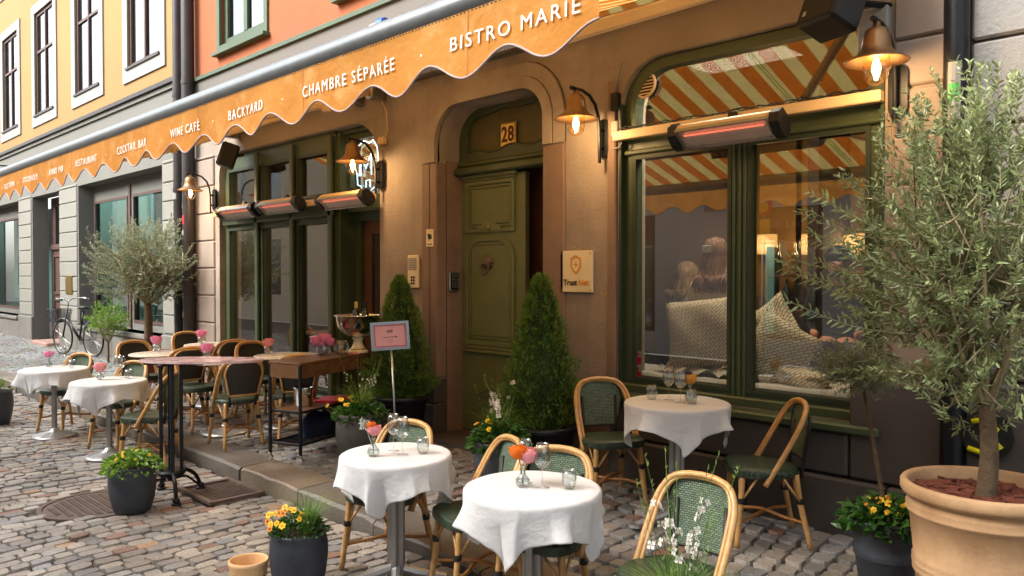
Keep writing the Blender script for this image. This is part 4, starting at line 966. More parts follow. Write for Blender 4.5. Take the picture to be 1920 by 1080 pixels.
def heater_mesh():
    t = thing('patio_heater', (0, 0, 0), 'x', 'heater', group='glowing patio heaters on the rails')
    L = .36; T = Matrix.Rotation(radians(-42), 4, 'X')
    prof = [(-.085, .02), (-.07, .055), (.045, .06), (.085, .03), (.085, -.012), (-.085, -.012)]
    def extr(prof, x0, x1, m, name):
        vs = [(x0, y, z) for y, z in prof] + [(x1, y, z) for y, z in prof]; n_ = len(prof)
        fs = [(i, (i + 1) % n_, (i + 1) % n_ + n_, i + n_) for i in range(n_)] + [tuple(range(n_))[::-1], tuple(range(n_, 2 * n_))]
        b = MB(); b.add(vs, fs, T); b.fixn = True; return b.build(name, m, t)
    extr(prof, -L, L, mCream, 'housing')
    e = [(-.095, .0), (-.08, .06), (.0, .078), (.06, .068), (.095, .03), (.095, -.035), (.03, -.06), (-.06, -.05)]
    for s_ in (-1, 1): extr(e, min(s_ * L, s_ * (L + .07)), max(s_ * L, s_ * (L + .07)), mBlackP, 'end_cap')
    b = MB(); b.box(-L + .02, L - .02, -.085, -.075, -.045, -.012, T); b.box(-L + .02, L - .02, .075, .085, -.045, -.012, T); b.box(-L + .0, -L + .02, -.085, .085, -.045, -.012, T); b.box(L - .02, L, -.085, .085, -.045, -.012, T); b.build('reflector_rim', mSteel, t)
    b = MB()
    vs = []; n_ = 12
    for i in range(n_ + 1):
        a = pi * i / n_
        for x in (-L + .02, L - .02): vs.append((x, -.075 * cos(a), -.014 - .0 + (-.0)))
    b.box(-L + .02, L - .02, -.075, .075, -.016, -.0125, T); b.build('reflector', M('heater_reflector', '#e8e6e2', .45, .5, var=.02, bump=0), t)
    b = MB(); 
    b.tube([(-L + .05, -.03, -.027), (L - .05, -.03, -.027)], .008, 8, M4=T); b.build('heating_element', mHeat, t, smooth='auto')
    b = MB()
    for i in range(34):
        x = -L + .04 + i * (2 * L - .08) / 33; b.box(x - .0015, x + .0015, -.075, .075, -.046, -.043, T)
    for y in (-.05, -.02, .01, .04): b.box(-L + .02, L - .02, y - .0012, y + .0012, -.044, -.041, T)
    b.build('grille', M('heater_grille', '#c8c8c8', .3, .6, var=.02, bump=0), t)
    b = MB(); b.tube([(-.0, .05, .05), (.0, .1, .12)], .012, 8); b.box(-.03, .03, .08, .115, .09, .14); b.build('bracket', mBlackP, t)
    return t
ht = heater_mesh(); KIDS[ht.name] = list(ht.children)
HY = FY - .2
for (a, b_, yc), lab in (((413, 480, 397), 'leftmost of the three red glowing heaters over the restaurant window'), ((488, 562, 386), 'middle one of the three red glowing heaters over the restaurant window'), ((600, 690, 375), 'red glowing heater nearest the neon sign'), ((1262, 1470, 245), 'large red glowing patio heater on the rail above the window with the diners')):
    pa = Wp(a, yc, HY); pb = Wp(b_, yc, HY); o = place(ht, ((pa.x + pb.x) / 2, HY, Wp((a + b_) / 2, yc, HY).z), 0, lab)
    o.scale = ((pb.x - pa.x) / .86, 1, 1)
for (xa_, xb_, z_, lab) in ((-10.85, -7.0, 2.62, 'long cream rail carrying three heaters above the restaurant window'), (-3.78, -1.78, 2.845, 'cream rail carrying the heater above the window with the diners')):
    t = thing('heater_rail', ((xa_ + xb_) / 2, FY - .05, z_), lab, 'rail')
    MB().cbox(xa_, xb_, FY - .09, FY - .02, z_ - .035, z_ + .035, .006).build('rail', mCream, t, world=True)
    b = MB(); N_ = 46; rnd = random.Random(3)
    b.tube([(xa_ + .05 + (xb_ - xa_ - .1) * i / N_, FY - .075 + rnd.uniform(-.01, .01), z_ + .042 + rnd.uniform(0, .02)) for i in range(N_ + 1)], .005, 5)
    b.tube([(xa_ + .05 + (xb_ - xa_ - .1) * i / N_, FY - .05, z_ + .042 + rnd.uniform(0, .03)) for i in range(N_ + 1)], .004, 5)
    b.build('cable', mBlackP, t, world=True, smooth=True)
def speaker(x, y, z, w, h, d, rz, rx, lab):
    t = thing('loudspeaker', (x, y, z), lab, 'loudspeaker', rz)
    T = Matrix.Rotation(rx, 4, 'X')
    MB().cbox(-w / 2, w / 2, -d / 2, d / 2, -h / 2, h / 2, .02, T).build('cabinet', mBlackP, t)
    MB().cbox(-w / 2 + .012, w / 2 - .012, -d / 2 - .006, -d / 2 + .002, -h / 2 + .012, h / 2 - .012, .004, T).build('front_grille', M('speaker_grille', '#1b1a1a', .8, var=.3, vs=200, bump=.8, bs=500), t)
    MB().box(-w / 2 + .05, -w / 2 + .075, -d / 2 - .009, -d / 2 - .0065, -h / 2 + .05, -h / 2 + .08, T).build('badge', mWhite, t)
    MB().tube([(0, d / 2 - .02, 0), (0, FY - y, .02)], .02, 8).build('bracket', mBlack, t)
s1 = Wp(1563, 20, FY - .45); speaker(s1.x, FY - .42, s1.z + .07, .28, .40, .22, radians(-22), radians(-22), 'large black tilted loudspeaker over the top right corner of the window')
s2 = Wp(428, 292, FY - .2); speaker(s2.x, FY - .2, s2.z, .22, .32, .22, radians(-25), radians(-18), 'small black tilted loudspeaker above the leftmost lantern')
pb_ = Wp(1634, 60, FY - .1)
t = thing('junction_box', (pb_.x, FY - .02, pb_.z), 'cream plastic box on the wall behind the large upper right lantern', 'electrical box')
MB().cbox(-.09, .09, -.07, 0, -.17, .15, .01).build('cover', mWhite, t)
vt = Wp(1208, 159, GY)
t = thing('air_vent', (vt.x + .03, GY - .03, vt.z - .01), 'round cream vent with dark slats set in the upper left corner of the striped window', 'air vent')
b = MB(); b.lathe([(.085, 0), (.09, .02), (.1, .02), (.104, 0)], 28, M4=Matrix.Rotation(pi / 2, 4, 'X')); b.build('rim', mCream, t, smooth='auto')
MB().lathe([(0, .002), (.088, .002), (.088, 0)], 28, M4=Matrix.Rotation(pi / 2, 4, 'X')).build('back', mInk, t)
for i in range(7):
    z_ = -.07 + i * .0233; w_ = sqrt(max(.0001, .086 ** 2 - z_ ** 2)); MB().box(-w_, w_, -.017, -.008, z_ - .005, z_ + .004).build('slat', mCream, t)
c1 = Wp(1160, 200, FY)
t = thing('cable_boxes', (c1.x, FY - .01, c1.z), 'black and white cable boxes on the wall left of the round vent', 'cable box')
MB().cbox(-.035, .035, -.06, 0, -.04, .1, .008).build('black_box', mBlackP, t); MB().cbox(-.035, .035, -.05, 0, -.24, -.12, .008).build('white_box', mWhite, t)
MB().tube([(.0, -.03, .1), (.01, -.03, .2), (.06, -.03, .33)], .007, 6).build('cable', mWhite, t, smooth=True); MB().tube([(0, -.03, -.04), (0, -.03, -.12)], .008, 6).build('plug_lead', mBlackP, t)
MB().tube([(.03, -.03, -.02), (.06, -.03, -.3), (.02, -.03, -.33), (-.05, -.02, -.33)], .006, 6).build('lead', mWhite, t, smooth=True)
c1 = Wp(722, 265, FY)
t = thing('cable_clip_box', (c1.x, FY - .01, c1.z), 'small cream cable box with a thin drooping wire above the neon lantern', 'cable box')
MB().cbox(-.06, .06, -.05, 0, -.04, .04, .01).build('box', mCream, t); MB().tube([(.05, -.03, .02), (.1, -.03, .1), (.08, -.03, .3), (-.05, -.03, .5)], .006, 6).build('wire', mCream, t, smooth=True)

# wall signs and devices
p = Wp(1084, 509, FY)
t = thing('shield_company_sign', (p.x, FY - .028, p.z), 'square cream company sign with an orange shield emblem right of the door', 'sign')
MB().cbox(-.17, .17, 0, .022, -.17, .17, .003).build('board', mPlate, t)
sh = [(-.055, .11), (0, .135), (.055, .11), (.055, .04), (.03, -.0), (0, -.022), (-.03, 0), (-.055, .04)]
sh2 = [(a * .74, .055 + (b_ - .055) * .76) for a, b_ in sh]
b = MB(); b.plate(sh[::-1], [sh2[::-1]], -.003, 0); b.plate(rr(-.0045, .0045, .035, .08), [], -.003, 0); b.plate(rr(-.022, -.005, .053, .062), [], -.003, 0); b.plate(rr(.005, .022, .053, .062), [], -.003, 0); b.build('shield_emblem', mOchre, t)
text('lettering', 'Trust', .066, (p.x - .06, FY - .031, p.z - .092), mInk, t, bold=.0016, space=1.0)
text('lettering', 'Net', .066, (p.x + .083, FY - .031, p.z - .092), mOchre, t, bold=.0016, space=1.0)
for sx_ in (-1, 1):
    for sz_ in (-1, 1): MB().lathe([(0, .006), (.006, .004), (.007, 0)], 8, M4=Matrix.Translation((sx_ * .15, 0, sz_ * .15)) @ Matrix.Rotation(pi / 2, 4, 'X')).build('screw', mSteel, t)
p = Wp(778, 509, FY)
t = thing('intercom', (p.x, FY - .03, p.z), 'pale metal door intercom panel with name slots and six dark buttons', 'intercom')
MB().cbox(-.085, .085, 0, .028, -.165, .165, .005).build('plate', mPlate, t)
for i in range(7): MB().box(-.065, .065, -.003, 0, .015 + i * .018, .027 + i * .018).build('name_slot', mWhite, t)
for i in range(2):
    for j in range(3): MB().lathe([(0, .006), (.011, .006), (.013, 0)], 10, M4=Matrix.Translation((-.015 + i * .036, 0, -.06 - j * .03)) @ Matrix.Rotation(pi / 2, 4, 'X')).build('button', mInk, t)
p = Wp(806, 446, FY - .03)
t = thing('camera_notice', (p.x, FY - .032, p.z), 'cream camera surveillance sticker on the stone jamb left of the door', 'sticker')
MB().box(-.055, .055, 0, .003, -.085, .085).build('sheet', mPlate, t)
MB().plate([(-.03, .02), (-.035, .045), (.02, .035), (.032, .02), (.03, -.01), (-.005, -.015), (-.01, -.03), (-.018, -.03), (-.02, -.005), (-.03, -.0)][::-1], [], -.0015, 0).build('camera_pictogram', mInk, t)
MB().box(-.035, .035, -.0015, 0, -.068, -.058).build('print_line', mInk, t); MB().box(-.04, .04, -.0015, 0, .06, .064).build('print_line', mOchre, t)
p = Wp(841, 528, FY + .12)
kx = -5.985
t = thing('keypad', (kx, FY + .18, p.z), 'dark code keypad on the inner door jamb', 'keypad', radians(90) * 0)
RZ = Matrix.Rotation(radians(90), 4, 'Z')
MB().cbox(-.065, .065, -.03, 0, -.1, .1, .008, RZ).build('housing', mSteel, t); MB().cbox(-.055, .055, -.033, -.028, -.085, .085, .003, RZ).build('face', mBlackP, t)
for i in range(3):
    for j in range(4): MB().box(-.04 + i * .032, -.02 + i * .032, -.037, -.034, -.06 + j * .025, -.044 + j * .025, RZ).build('key', mGalv, t)
MB().box(-.04, .04, -.036, -.034, .045, .075, RZ).build('display', mTrimG, t)
def stickers(x, y, z, lab):
    t = thing('red_white_stickers', (x, y, z), lab, 'stickers')
    for k in range(2):
        MB().box(-.028, .028, 0, .003, -.1 + k * .11, -.045 + k * .11).build('red_half', mRed, t); MB().box(-.028, .028, 0, .003, -.044 + k * .11, .005 + k * .11).build('white_half', mWhite, t)
        MB().box(-.014, .014, -.002, 0, -.03 + k * .11, -.012 + k * .11).build('print', mRed, t)
p = Wp(1194, 685, GY - .01); stickers(p.x + .01, GY - .012, p.z, 'red and white stickers at the lower left corner of the right window')
p = Wp(655, 562, EY - .1); stickers(p.x, EY - .11, p.z, 'red and white stickers on the restaurant entrance frame')
# neon
p = Wp(683, 300, FY + .3)
t = thing('neon_sign', (-7.60, FY + .27, 3.02), 'blue white glowing neon outline sign with an M above the restaurant entrance', 'neon sign')
fx = [(-.2, .24), (-.05, .3), (.05, .26), (.12, .29), (.2, .2), (.22, .05), (.2, -.06), (.22, -.16), (.17, -.24), (.05, -.29), (-.08, -.28), (-.12, -.22), (-.19, -.2), (-.2, -.08), (-.24, .02), (-.21, .12)]
b = MB(); b.tube([(x, 0, z) for x, z in fx], .006, 6, True); b.tube([(-.13, 0, -.1), (-.12, 0, .12), (-.02, 0, -.02), (.08, 0, .14), (.09, 0, -.1)], .006, 6); b.tube([(-.02, 0, -.24), (-.02, 0, -.16), (.06, 0, -.16), (.06, 0, -.24)], .005, 6); b.tube([(-.17, 0, .1), (-.15, 0, -.02), (-.16, 0, -.1)], .006, 6)
b.build('glass_tubing', mNeon, t, smooth=True)
MB().plate(rr(-.3, .3, -.33, .33, .1, .1, .1, .1), [], .03, .036).build('backing_sheet', mJar, t)

# ================================================================ TERRACE FURNITURE
def bez(pts, n=6):
    """smooth Catmull-Rom through points"""
    P = [Vector(p) for p in pts]; out = []
    for i in range(len(P) - 1):
        a = P[max(i - 1, 0)]; b = P[i]; c = P[i + 1]; d = P[min(i + 2, len(P) - 1)]
        for k in range(n):
            t = k / n; out.append(.5 * ((2 * b) + (c - a) * t + (2 * a - 5 * b + 4 * c - d) * t * t + (3 * b - a - 3 * c + d) * t ** 3))
    out.append(P[-1]); return out
def chair_mesh(name='rattan_chair', weave=None, framed=False):
    t = thing(name, (0, 0, 0), 'x', 'chair', group='rattan bistro chairs with green woven seats')
    weave = weave or mWeaveB
    # seat: front at -y
    out = []
    for i in range(28):
        a = 2 * pi * i / 28; ca, sa = cos(a), sin(a)
        x = .215 * abs(ca) ** .55 * (1 if ca > 0 else -1); y = .205 * abs(sa) ** .6 * (1 if sa > 0 else -1) - .005
        if y > 0: x *= 1 - .18 * y / .2
        out.append((x, y))
    vs = []; n = len(out)
    for k, (s_, z) in enumerate(((.94, .412), (1.0, .42), (1.02, .44), (1.0, .458), (.94, .468), (.6, .470), (0.02, .462))):
        for x, y in out: vs.append((x * s_, y * s_, z + (.006 * (-y / .2) if k > 2 else 0)))
    fs = [(r_ * n + i, r_ * n + (i + 1) % n, (r_ + 1) * n + (i + 1) % n, (r_ + 1) * n + i) for r_ in range(6) for i in range(n)] + [tuple(range(n))[::-1]]
    b = MB(); b.add(vs, fs); b.build('seat', mWeaveS, t, smooth='auto')
    def leg(pts, r=.0155, second=True):
        b = MB(); b.tube(bez(pts, 3), r, 8)
        o = b.build('leg', mRattan, t, smooth=True)
        return o
    for s_ in (-1, 1):
        leg([(s_ * .165, -.15, .43), (s_ * .175, -.165, .25), (s_ * .195, -.19, 0)], .017)
        leg([(s_ * .15, .165, .43), (s_ * .16, .19, .25), (s_ * .185, .245, 0)], .017)
    def one(pts, r, m, nm, n=6):
        MB().tube(pts, r, n).build(nm, m, t, smooth=True)
    for s_ in (-1, 1):
        one([(s_ * .148, -.135, .43), (s_ * .158, -.15, .28), (s_ * .172, -.165, .14)], .009, mRattan, 'brace')
        one([(s_ * .135, .15, .43), (s_ * .145, .175, .28), (s_ * .16, .205, .14)], .009, mRattan, 'brace')
        for e in (-1, 1):
            y0 = -.155 if e < 0 else .18
            one([(s_ * .172, y0 * 1.04, .27), (s_ * .185, y0 * .45, .415)], .0075, mRattan, 'brace'); one([(s_ * .168, y0 * 1.04, .27), (s_ * .06, y0 * .96, .415)], .0075, mRattan, 'brace')
        one(bez([(-.183 * s_, -.178, .15), (-.09 * s_, -.07, .165), (.0, .0 + .006 * s_, .172 + .012 * s_), (.09 * s_, .1, .165), (.172 * s_, .215, .15)], 3), .0105, mRattanR, 'stretcher', 7)
        for q_ in ((s_ * .172, -.162, .262), (s_ * .158, .183, .262)): MB().lathe([(.022, 0), (.024, .004), (.024, .03), (.022, .034)], 9, q_).build('leg_binding', mWrap, t, smooth='auto')
        one([(s_ * .12, .2, .40), (s_ * .128, .212, .5), (s_ * .13, .236, .72)], .0125, mWrap, 'back_post', 7)
    # hoop
    def hoop(k, r, z0, m, nm, dy=0):
        pts = [(-.212 * k, -.03 + dy, z0), (-.214 * k, .045 + dy, .50), (-.212 * k, .118 + dy, .63), (-.2 * k, .178 + dy, .74), (-.155 * k, .218 + dy, .815 * (1 if k == 1 else .992)), (-.08 * k, .236 + dy, .842 * (1 if k == 1 else .985)), (0, .24 + dy, .848 * (1 if k == 1 else .983))]
        P = bez(pts, 4); P += [Vector((-p.x, p.y, p.z)) for p in P[:-1][::-1]]
        MB().tube(P, r, 9).build(nm, m, t, smooth=True)
    hoop(1, .0155, .375, mRattan, 'hoop'); hoop(.89, .0105, .37, mRattan, 'inner_hoop', .004)
    # back panel
    def prow(q):
        z = .505 + q * .325
        hw = .135 + .042 * min(1, q * 1.6)
        if q > .55: hw = .177 * sqrt(max(0.02, 1 - ((q - .55) / .46) ** 2.6 * .80))
        return z, hw
    vs = []; ny_, nx_ = 14, 10
    for j in range(ny_ + 1):
        z, hw = prow(j / ny_)
        for i in range(nx_ + 1):
            u = -1 + 2 * i / nx_; vs.append((u * hw, .205 + .032 * (j / ny_) + .022 * (1 - u * u), z))
    F_ = [(j * (nx_ + 1) + i, j * (nx_ + 1) + i + 1, (j + 1) * (nx_ + 1) + i + 1, (j + 1) * (nx_ + 1) + i) for j in range(ny_) for i in range(nx_)]
    N_ = len(vs); vs2 = vs + [(x, y + .012, z) for x, y, z in vs]
    rim = [i for i in range(nx_ + 1)] + [j * (nx_ + 1) + nx_ for j in range(1, ny_ + 1)] + [ny_ * (nx_ + 1) + i for i in range(nx_ - 1, -1, -1)] + [j * (nx_ + 1) for j in range(ny_ - 1, 0, -1)]
    F2 = F_ + [tuple(i + N_ for i in f[::-1]) for f in F_] + [(rim[i], rim[(i + 1) % len(rim)], rim[(i + 1) % len(rim)] + N_, rim[i] + N_) for i in range(len(rim))]
    b = MB(); b.add(vs2, F2); b.fixn = True; b.build('backrest', weave, t, smooth='auto')
    if framed: MB().tube([(vs[i][0] * 1.0, vs[i][1] + .02, vs[i][2]) for i in rim], .0095, 7, True).build('backrest_frame', mRattan, t, smooth=True)
    else: MB().tube([(vs[i][0] * 1.0, vs[i][1] + .006, vs[i][2]) for i in rim], .0085, 6, True).build('backrest_edge', mWrap, t, smooth=True)
    return t
chA = chair_mesh(); KIDS[chA.name] = list(chA.children)
chB = chair_mesh('rattan_chair', mWeaveK, True); KIDS[chB.name] = list(chB.children)
def face(fx, fy): return atan2(fy, fx) + pi / 2
CH_ = [
 (chA, -3.92, 2.83, (.25, -.97), 'green woven chair tucked behind the left one of the two nearest cloth tables'),
 (chA, -3.24, 2.93, (-.35, -.93), 'chair behind the front cloth table, left of the pair, partly hidden by its neighbour'),
 (chA, -2.72, 2.93, (.35, -.95), 'chair behind the front cloth table, right of the pair, behind the wine glass'),
 (chA, -3.47, 4.45, (.85, -.5), 'chair by the wall between the round conifer pot and the table under the window'),
 (chA, -2.32, 4.47, (-.75, -.66), 'chair seen from the side, standing right of the cloth table under the window'),
 (chA, -1.95, 2.95, (.0, -1), 'nearest chair of all, its green woven back behind the white flower spikes'),
 (chA, -10.0, 2.72, (.4, -.9), 'green backed chair at the farthest cloth table on the left'),
 (chA, -8.68, 2.86, (.4, -.9), 'green backed chair behind the nearer of the two left cloth tables'),
 (chA, -7.62, 2.78, (-.7, -.7), 'chair seen from the side between the left cloth table and the tall iron bar table'),
 (chB, -7.26, 3.46, (-1, .12), 'chair seen from behind with a rattan framed dark back, right of the tall bar table'),
 (chB, -9.60, 3.42, (1, .05), 'leftmost dark backed chair at the bare round tables, near the small olive tree'),
 (chB, -8.66, 3.50, (-1, 0), 'chair seen from behind, half hidden behind the pink bar table top'),
 (chB, -8.24, 3.55, (1, .05), 'dark backed chair right behind the pink bar table top, facing right'),
 (chB, -10.1, 4.25, (1, 0), 'farthest dark backed chair at the back row of bare tables, below the downpipes'),
 (chB, -8.98, 4.18, (-1, .1), 'chair seen from behind in the back row, in front of the leftmost restaurant pane'),
 (chB, -8.16, 4.18, (1, 0), 'dark backed chair in the back row behind the light pink flower'),
 (chB, -6.98, 3.92, (-.9, .3), 'chair seen from behind, partly hidden by the left end of the wooden bar cart')]
for src, x, y, f, lab in CH_: place(src, (x, y, gz(x, y)), face(*f), lab)

def cloth(x, y, z, r, s, rot, lab, seed):
    rnd = random.Random(seed); ph = [rnd.uniform(0, 6.28) for _ in range(6)]
    NT_, NR = 144, 26; vs = []; fs = []
    def fold(th): return .50 * cos(4 * (th - rot) - pi) + .34 * (1 - 2 * abs(sin(4.0 * th + ph[0]))) + .20 * (1 - 2 * abs(sin(6.0 * th + ph[1]))) + .08 * cos(19 * th + ph[2])
    for i in range(NT_):
        th = 2 * pi * i / NT_; q = (th - rot) % (pi / 2) - pi / 4
        Rm = (s / 2) / max(.72, cos(q)) ; 
        q2 = abs(q) / (pi / 4); Rm = (s / 2) / cos(q)
        Rm -= .012 * (q2 ** 30)
        for j in range(NR + 1):
            if j <= 6: rho = r * .985 * j / 6
            else: rho = r * .985 + (Rm - r * .985) * (j - 6) / (NR - 6)
            if rho <= r * .985: X, Z = rho, .003 * cos(3 * th + ph[3]) * (rho / r) ** 2 * .4
            else:
                h = rho - r * .985; e = .018
                a = min(1, h / (e * 1.57)) * pi / 2; X = r * .985 + e * sin(a); Z = -e * (1 - cos(a)); hh = max(0, h - e * 1.57)
                X += hh * (.12 + .42 * fold(th)) * min(1, .35 + hh / .2); Z -= hh * (.96 - .04 * abs(fold(th)))
            dth = 0
            if rho > r: dth = -.06 * sin(8 * (th - rot)) * min(1, (rho - r) / .12) * .8 + .03 * sin(17 * th + ph[4])
            vs.append((X * cos(th + dth), X * sin(th + dth), Z))
    for i in range(NT_):
        k = (i + 1) % NT_
        for j in range(NR): fs.append((i * (NR + 1) + j, k * (NR + 1) + j, k * (NR + 1) + j + 1, i * (NR + 1) + j + 1))
    b = MB(); b.add(vs, fs); o = b.build('tablecloth', mCloth, None, smooth=True, loc=(x, y, z + .004))
    m = o.modifiers.new('s', 'SOLIDIFY'); m.thickness = .0016; m.offset = 1
    tag(o, lab, 'tablecloth', 'white linen tablecloths'); return o
def table_cloth(x, y, lab, labc, s=.92, rot=0, r=.31, seed=1, z=.74, star=False, leg_r=.028):
    g = gz(x, y); t = thing('bistro_table', (x, y, g), lab, 'table', rot, 'round cloth covered tables')
    MB().lathe([(0, z - .022), (r * .97, z - .022), (r * .97, z), (0, z)], 36).build('table_top', mTableTop, t, smooth='auto')
    b = MB()
    if star:
        for a in (0, pi / 2):
            Mz = Matrix.Rotation(a, 4, 'Z'); b.cbox(-.05, .05, -.018, .018, .03, z - .03, .006, Mz)
    else: b.tube([(0, 0, .02), (0, 0, z - .03)], leg_r, 14)
    b.build('column', mBaseM, t, smooth='auto')
    if star:
        for k in range(4):
            Mz = Matrix.Rotation(k * pi / 2 + .3, 4, 'Z')
            b = MB(); pts = [(.0, 0, .09), (.1, 0, .055), (.2, 0, .03), (.29, 0, .014)]
            b.tube(pts, [.03, .028, .024, .02], 8, M4=Mz); b.lathe([(0, .022), (.045, .02), (.05, .0), (0, 0)], 10, M4=Mz @ Matrix.Translation((.29, 0, 0))); b.build('foot', mBaseM, t, smooth='auto')
    else:
        n = 32; prof = [(.225, 0), (.225, .012), (.19, .026), (.1, .045), (.05, .065), (.035, .1)]
        vs = [((q * (1 + (.0 if i in (0, 1) else .0)) * cos(2 * pi * k / n)), q * sin(2 * pi * k / n), zz + (.006 * cos(8 * 2 * pi * k / n) if 1 < i < 4 else 0)) for i, (q, zz) in enumerate(prof) for k in range(n)]
        b = MB(); b.add(vs, [(i * n + k, i * n + (k + 1) % n, (i + 1) * n + (k + 1) % n, (i + 1) * n + k) for i in range(len(prof) - 1) for k in range(n)]); b.build('base', mBaseM, t, smooth=True)
    cloth(x, y, g + z, r, s, rot, labc, seed)
    return Vector((x, y, g + z + .006))
T1 = table_cloth(-3.68, 2.72, 'left one of the two nearest round tables under its cloth', 'white cloth on the left one of the two nearest tables', .93, .62, .31, 3, star=True)
T2 = table_cloth(-2.63, 2.76, 'round table nearest to the camera, under its cloth', 'white cloth with long pointed corners on the front centre table', .98, .35, .325, 8, star=True)
T3 = table_cloth(-2.87, 4.38, 'round table against the wall under the right window', 'cream white cloth on the table under the window with the diners', .95, .75, .33, 15, star=True, z=.79)
T4 = table_cloth(-8.2, 2.62, 'nearer of the two round cloth tables at the left', 'white cloth on the nearer one of the two left tables', .98, .85, .33, 21)
T5 = table_cloth(-9.65, 2.52, 'farther of the two round cloth tables at the left', 'white cloth on the farthest table at the left', .96, .45, .33, 33)
def bare(x, y, lab):
    g = gz(x, y); t = thing('bare_table', (x, y, g), lab, 'table', 0, 'bare round pale tables'); z = .75
    MB().lathe([(0, z - .02), (.33, z - .02), (.336, z - .012), (.336, z - .004), (.33, z), (0, z)], 40).build('table_top', mTableTop, t, smooth='auto')
    MB().tube([(0, 0, .02), (0, 0, z - .02)], .03, 14).build('column', mBaseM, t, smooth='auto')
    MB().lathe([(.235, 0), (.235, .012), (.2, .028), (.1, .045), (.05, .06), (.036, .1)], 28).build('base', mBaseM, t, smooth=True)
    return Vector((x, y, g + z + .002))
TA = bare(-9.1, 3.46, 'bare round table left of the tall bar table, with a pink flower')
TB = bare(-7.82, 3.62, 'bare round table right behind the tall bar table, in front of the framed chair')
TC = bare(-9.45, 4.22, 'bare round table in the back row, farthest from the camera')
TD = bare(-7.62, 4.2, 'bare round table in the back row beside the bar cart')
# glasses, vases, flowers
def wine_mesh():
    t = thing('wine_glass', (0, 0, 0), 'x', 'wine glass', group='empty wine glasses on the cloth tables')
    MB().lathe([(.034, 0), (.034, .0012), (.012, .004), (.004, .009), (.0033, .03), (.0033, .085), (.006, .094)], 22).build('stem_and_foot', mDrink, t, smooth=True)
    MB().lathe([(.002, .092), (.018, .098), (.034, .118), (.040, .14), (.039, .162), (.034, .19), (.029, .215), (.0283, .215), (.033, .19), (.038, .162), (.039, .14), (.033, .119), (.017, .1), (.001, .095)], 24).build('bowl', mDrink, t, smooth=True)
    return t
wg = wine_mesh(); KIDS[wg.name] = list(wg.children)
def tumb_mesh():
    o = MB().lathe([(0, .001), (.024, .001), (.030, .012), (.036, .04), (.036, .06), (.031, .092), (.030, .092), (.0345, .06), (.0345, .04), (.028, .014), (0, .008)], 24).build('water_tumbler', mDrink, smooth=True)
    return tag(o, 'x', 'tumbler', 'stemless water tumblers on the cloth tables')
tg = tumb_mesh()
def on(T, px_, py_): 
    p = G(px_, py_, T.z); v = Vector((p.x - T.x, p.y - T.y, 0))
    if v.length > .27: v = v.normalized() * .27
    return (T.x + v.x, T.y + v.y, T.z)
GL = [(T1, 738, 845, 'left wine glass of the pair on the left front table'), (T1, 755, 852, 'right wine glass of the pair on the left front table'), (T2, 985, 905, 'wine glass half hidden behind the orange rose'), (T2, 1017, 914, 'wine glass just right of the pink carnation on the front table'),
      (T3, 1254, 750, 'left wine glass on the table under the window'), (T3, 1276, 755, 'wine glass beside the apricot flower under the window'), (T4, 222, 706, 'left wine glass on the nearer left table'), (T4, 228, 708, 'right wine glass on the nearer left table'), (T5, 118, 686, 'wine glass on the farthest cloth table')]
for T, a, b_, lab in GL: place(wg, on(T, a, b_), R.uniform(0, 3), lab)
TU = [(T1, 793, 850, 'water tumbler at the right edge of the left front table'), (T2, 1067, 916, 'water tumbler at the right of the front centre table'), (T3, 1222, 748, 'water tumbler at the left of the table under the window'), (T3, 1297, 757, 'small tumbler right of the apricot flower'), (T4, 241, 710, 'water tumbler on the nearer left table'), (T5, 135, 690, 'water tumbler on the farthest cloth table')]
for T, a, b_, lab in TU: place(tg, on(T, a, b_), 0, lab)
def vase(T, px_, py_, lab, kind='bud'):
    p = on(T, px_, py_); t = thing('glass_vase', p, lab, 'vase')
    if kind == 'bud': pr = [(0, .002), (.028, .002), (.036, .018), (.034, .036), (.018, .056), (.011, .07), (.011, .1), (.015, .108), (.014, .108), (.0095, .1), (.0095, .07), (.016, .056), (.032, .036), (.034, .018), (.026, .006), (0, .006)]
    else: pr = [(0, .002), (.028, .002), (.045, .02), (.05, .045), (.042, .075), (.026, .092), (.03, .1), (.029, .1), (.025, .092), (.04, .075), (.048, .045), (.043, .022), (.026, .006), (0, .006)]
    MB().lathe(pr, 24).build('bowl', mDrink, t, smooth=True)
    MB().lathe([(0, .007), (.024, .008), (.031, .02), (.029, .034), (0, .034)], 18).build('water', mWater, t, smooth=True)
    return p
def petals(cx, cy, cz, r, layers, n, m, name, parent, seed, ruffle=.25, flat=.9):
    layers = max(5, layers)
    # cupped petals on nested spheres, tops ruffled and flared
    r = r * 1.05; rnd = random.Random(seed); b = MB()
    for L in range(layers):
        q = (L + 1) / layers; Rl = r * (.60 + .34 * q)
        for k in range(n):
            az = 2 * pi * (k + rnd.random() * .5) / n + L * .9; e0 = radians(-65); e1 = radians(92 - 58 * q + rnd.uniform(-10, 12)); wd = radians(rnd.uniform(34, 46)); NU, NV = 5, 5; vs = []
            for j in range(NV + 1):
                v = j / NV; el = e0 + (e1 - e0) * v
                for i in range(NU + 1):
                    u = (i / NU - .5) * 2; rr_ = Rl * (.90 + .26 * v ** 4 + .17 * rnd.uniform(-1, 1) * v * v * v + .06 * (1 - u * u)); aa = az + u * wd * (.55 + .45 * v); e2 = el - .22 * v * u * u
                    vs.append((cx + rr_ * cos(e2) * cos(aa), cy + rr_ * cos(e2) * sin(aa), cz + flat * rr_ * sin(e2)))
            b.add(vs, [(j * (NU + 1) + i, j * (NU + 1) + i + 1, (j + 1) * (NU + 1) + i + 1, (j + 1) * (NU + 1) + i) for j in range(NV) for i in range(NU)])
    return b.build(name, m, parent, smooth=True)
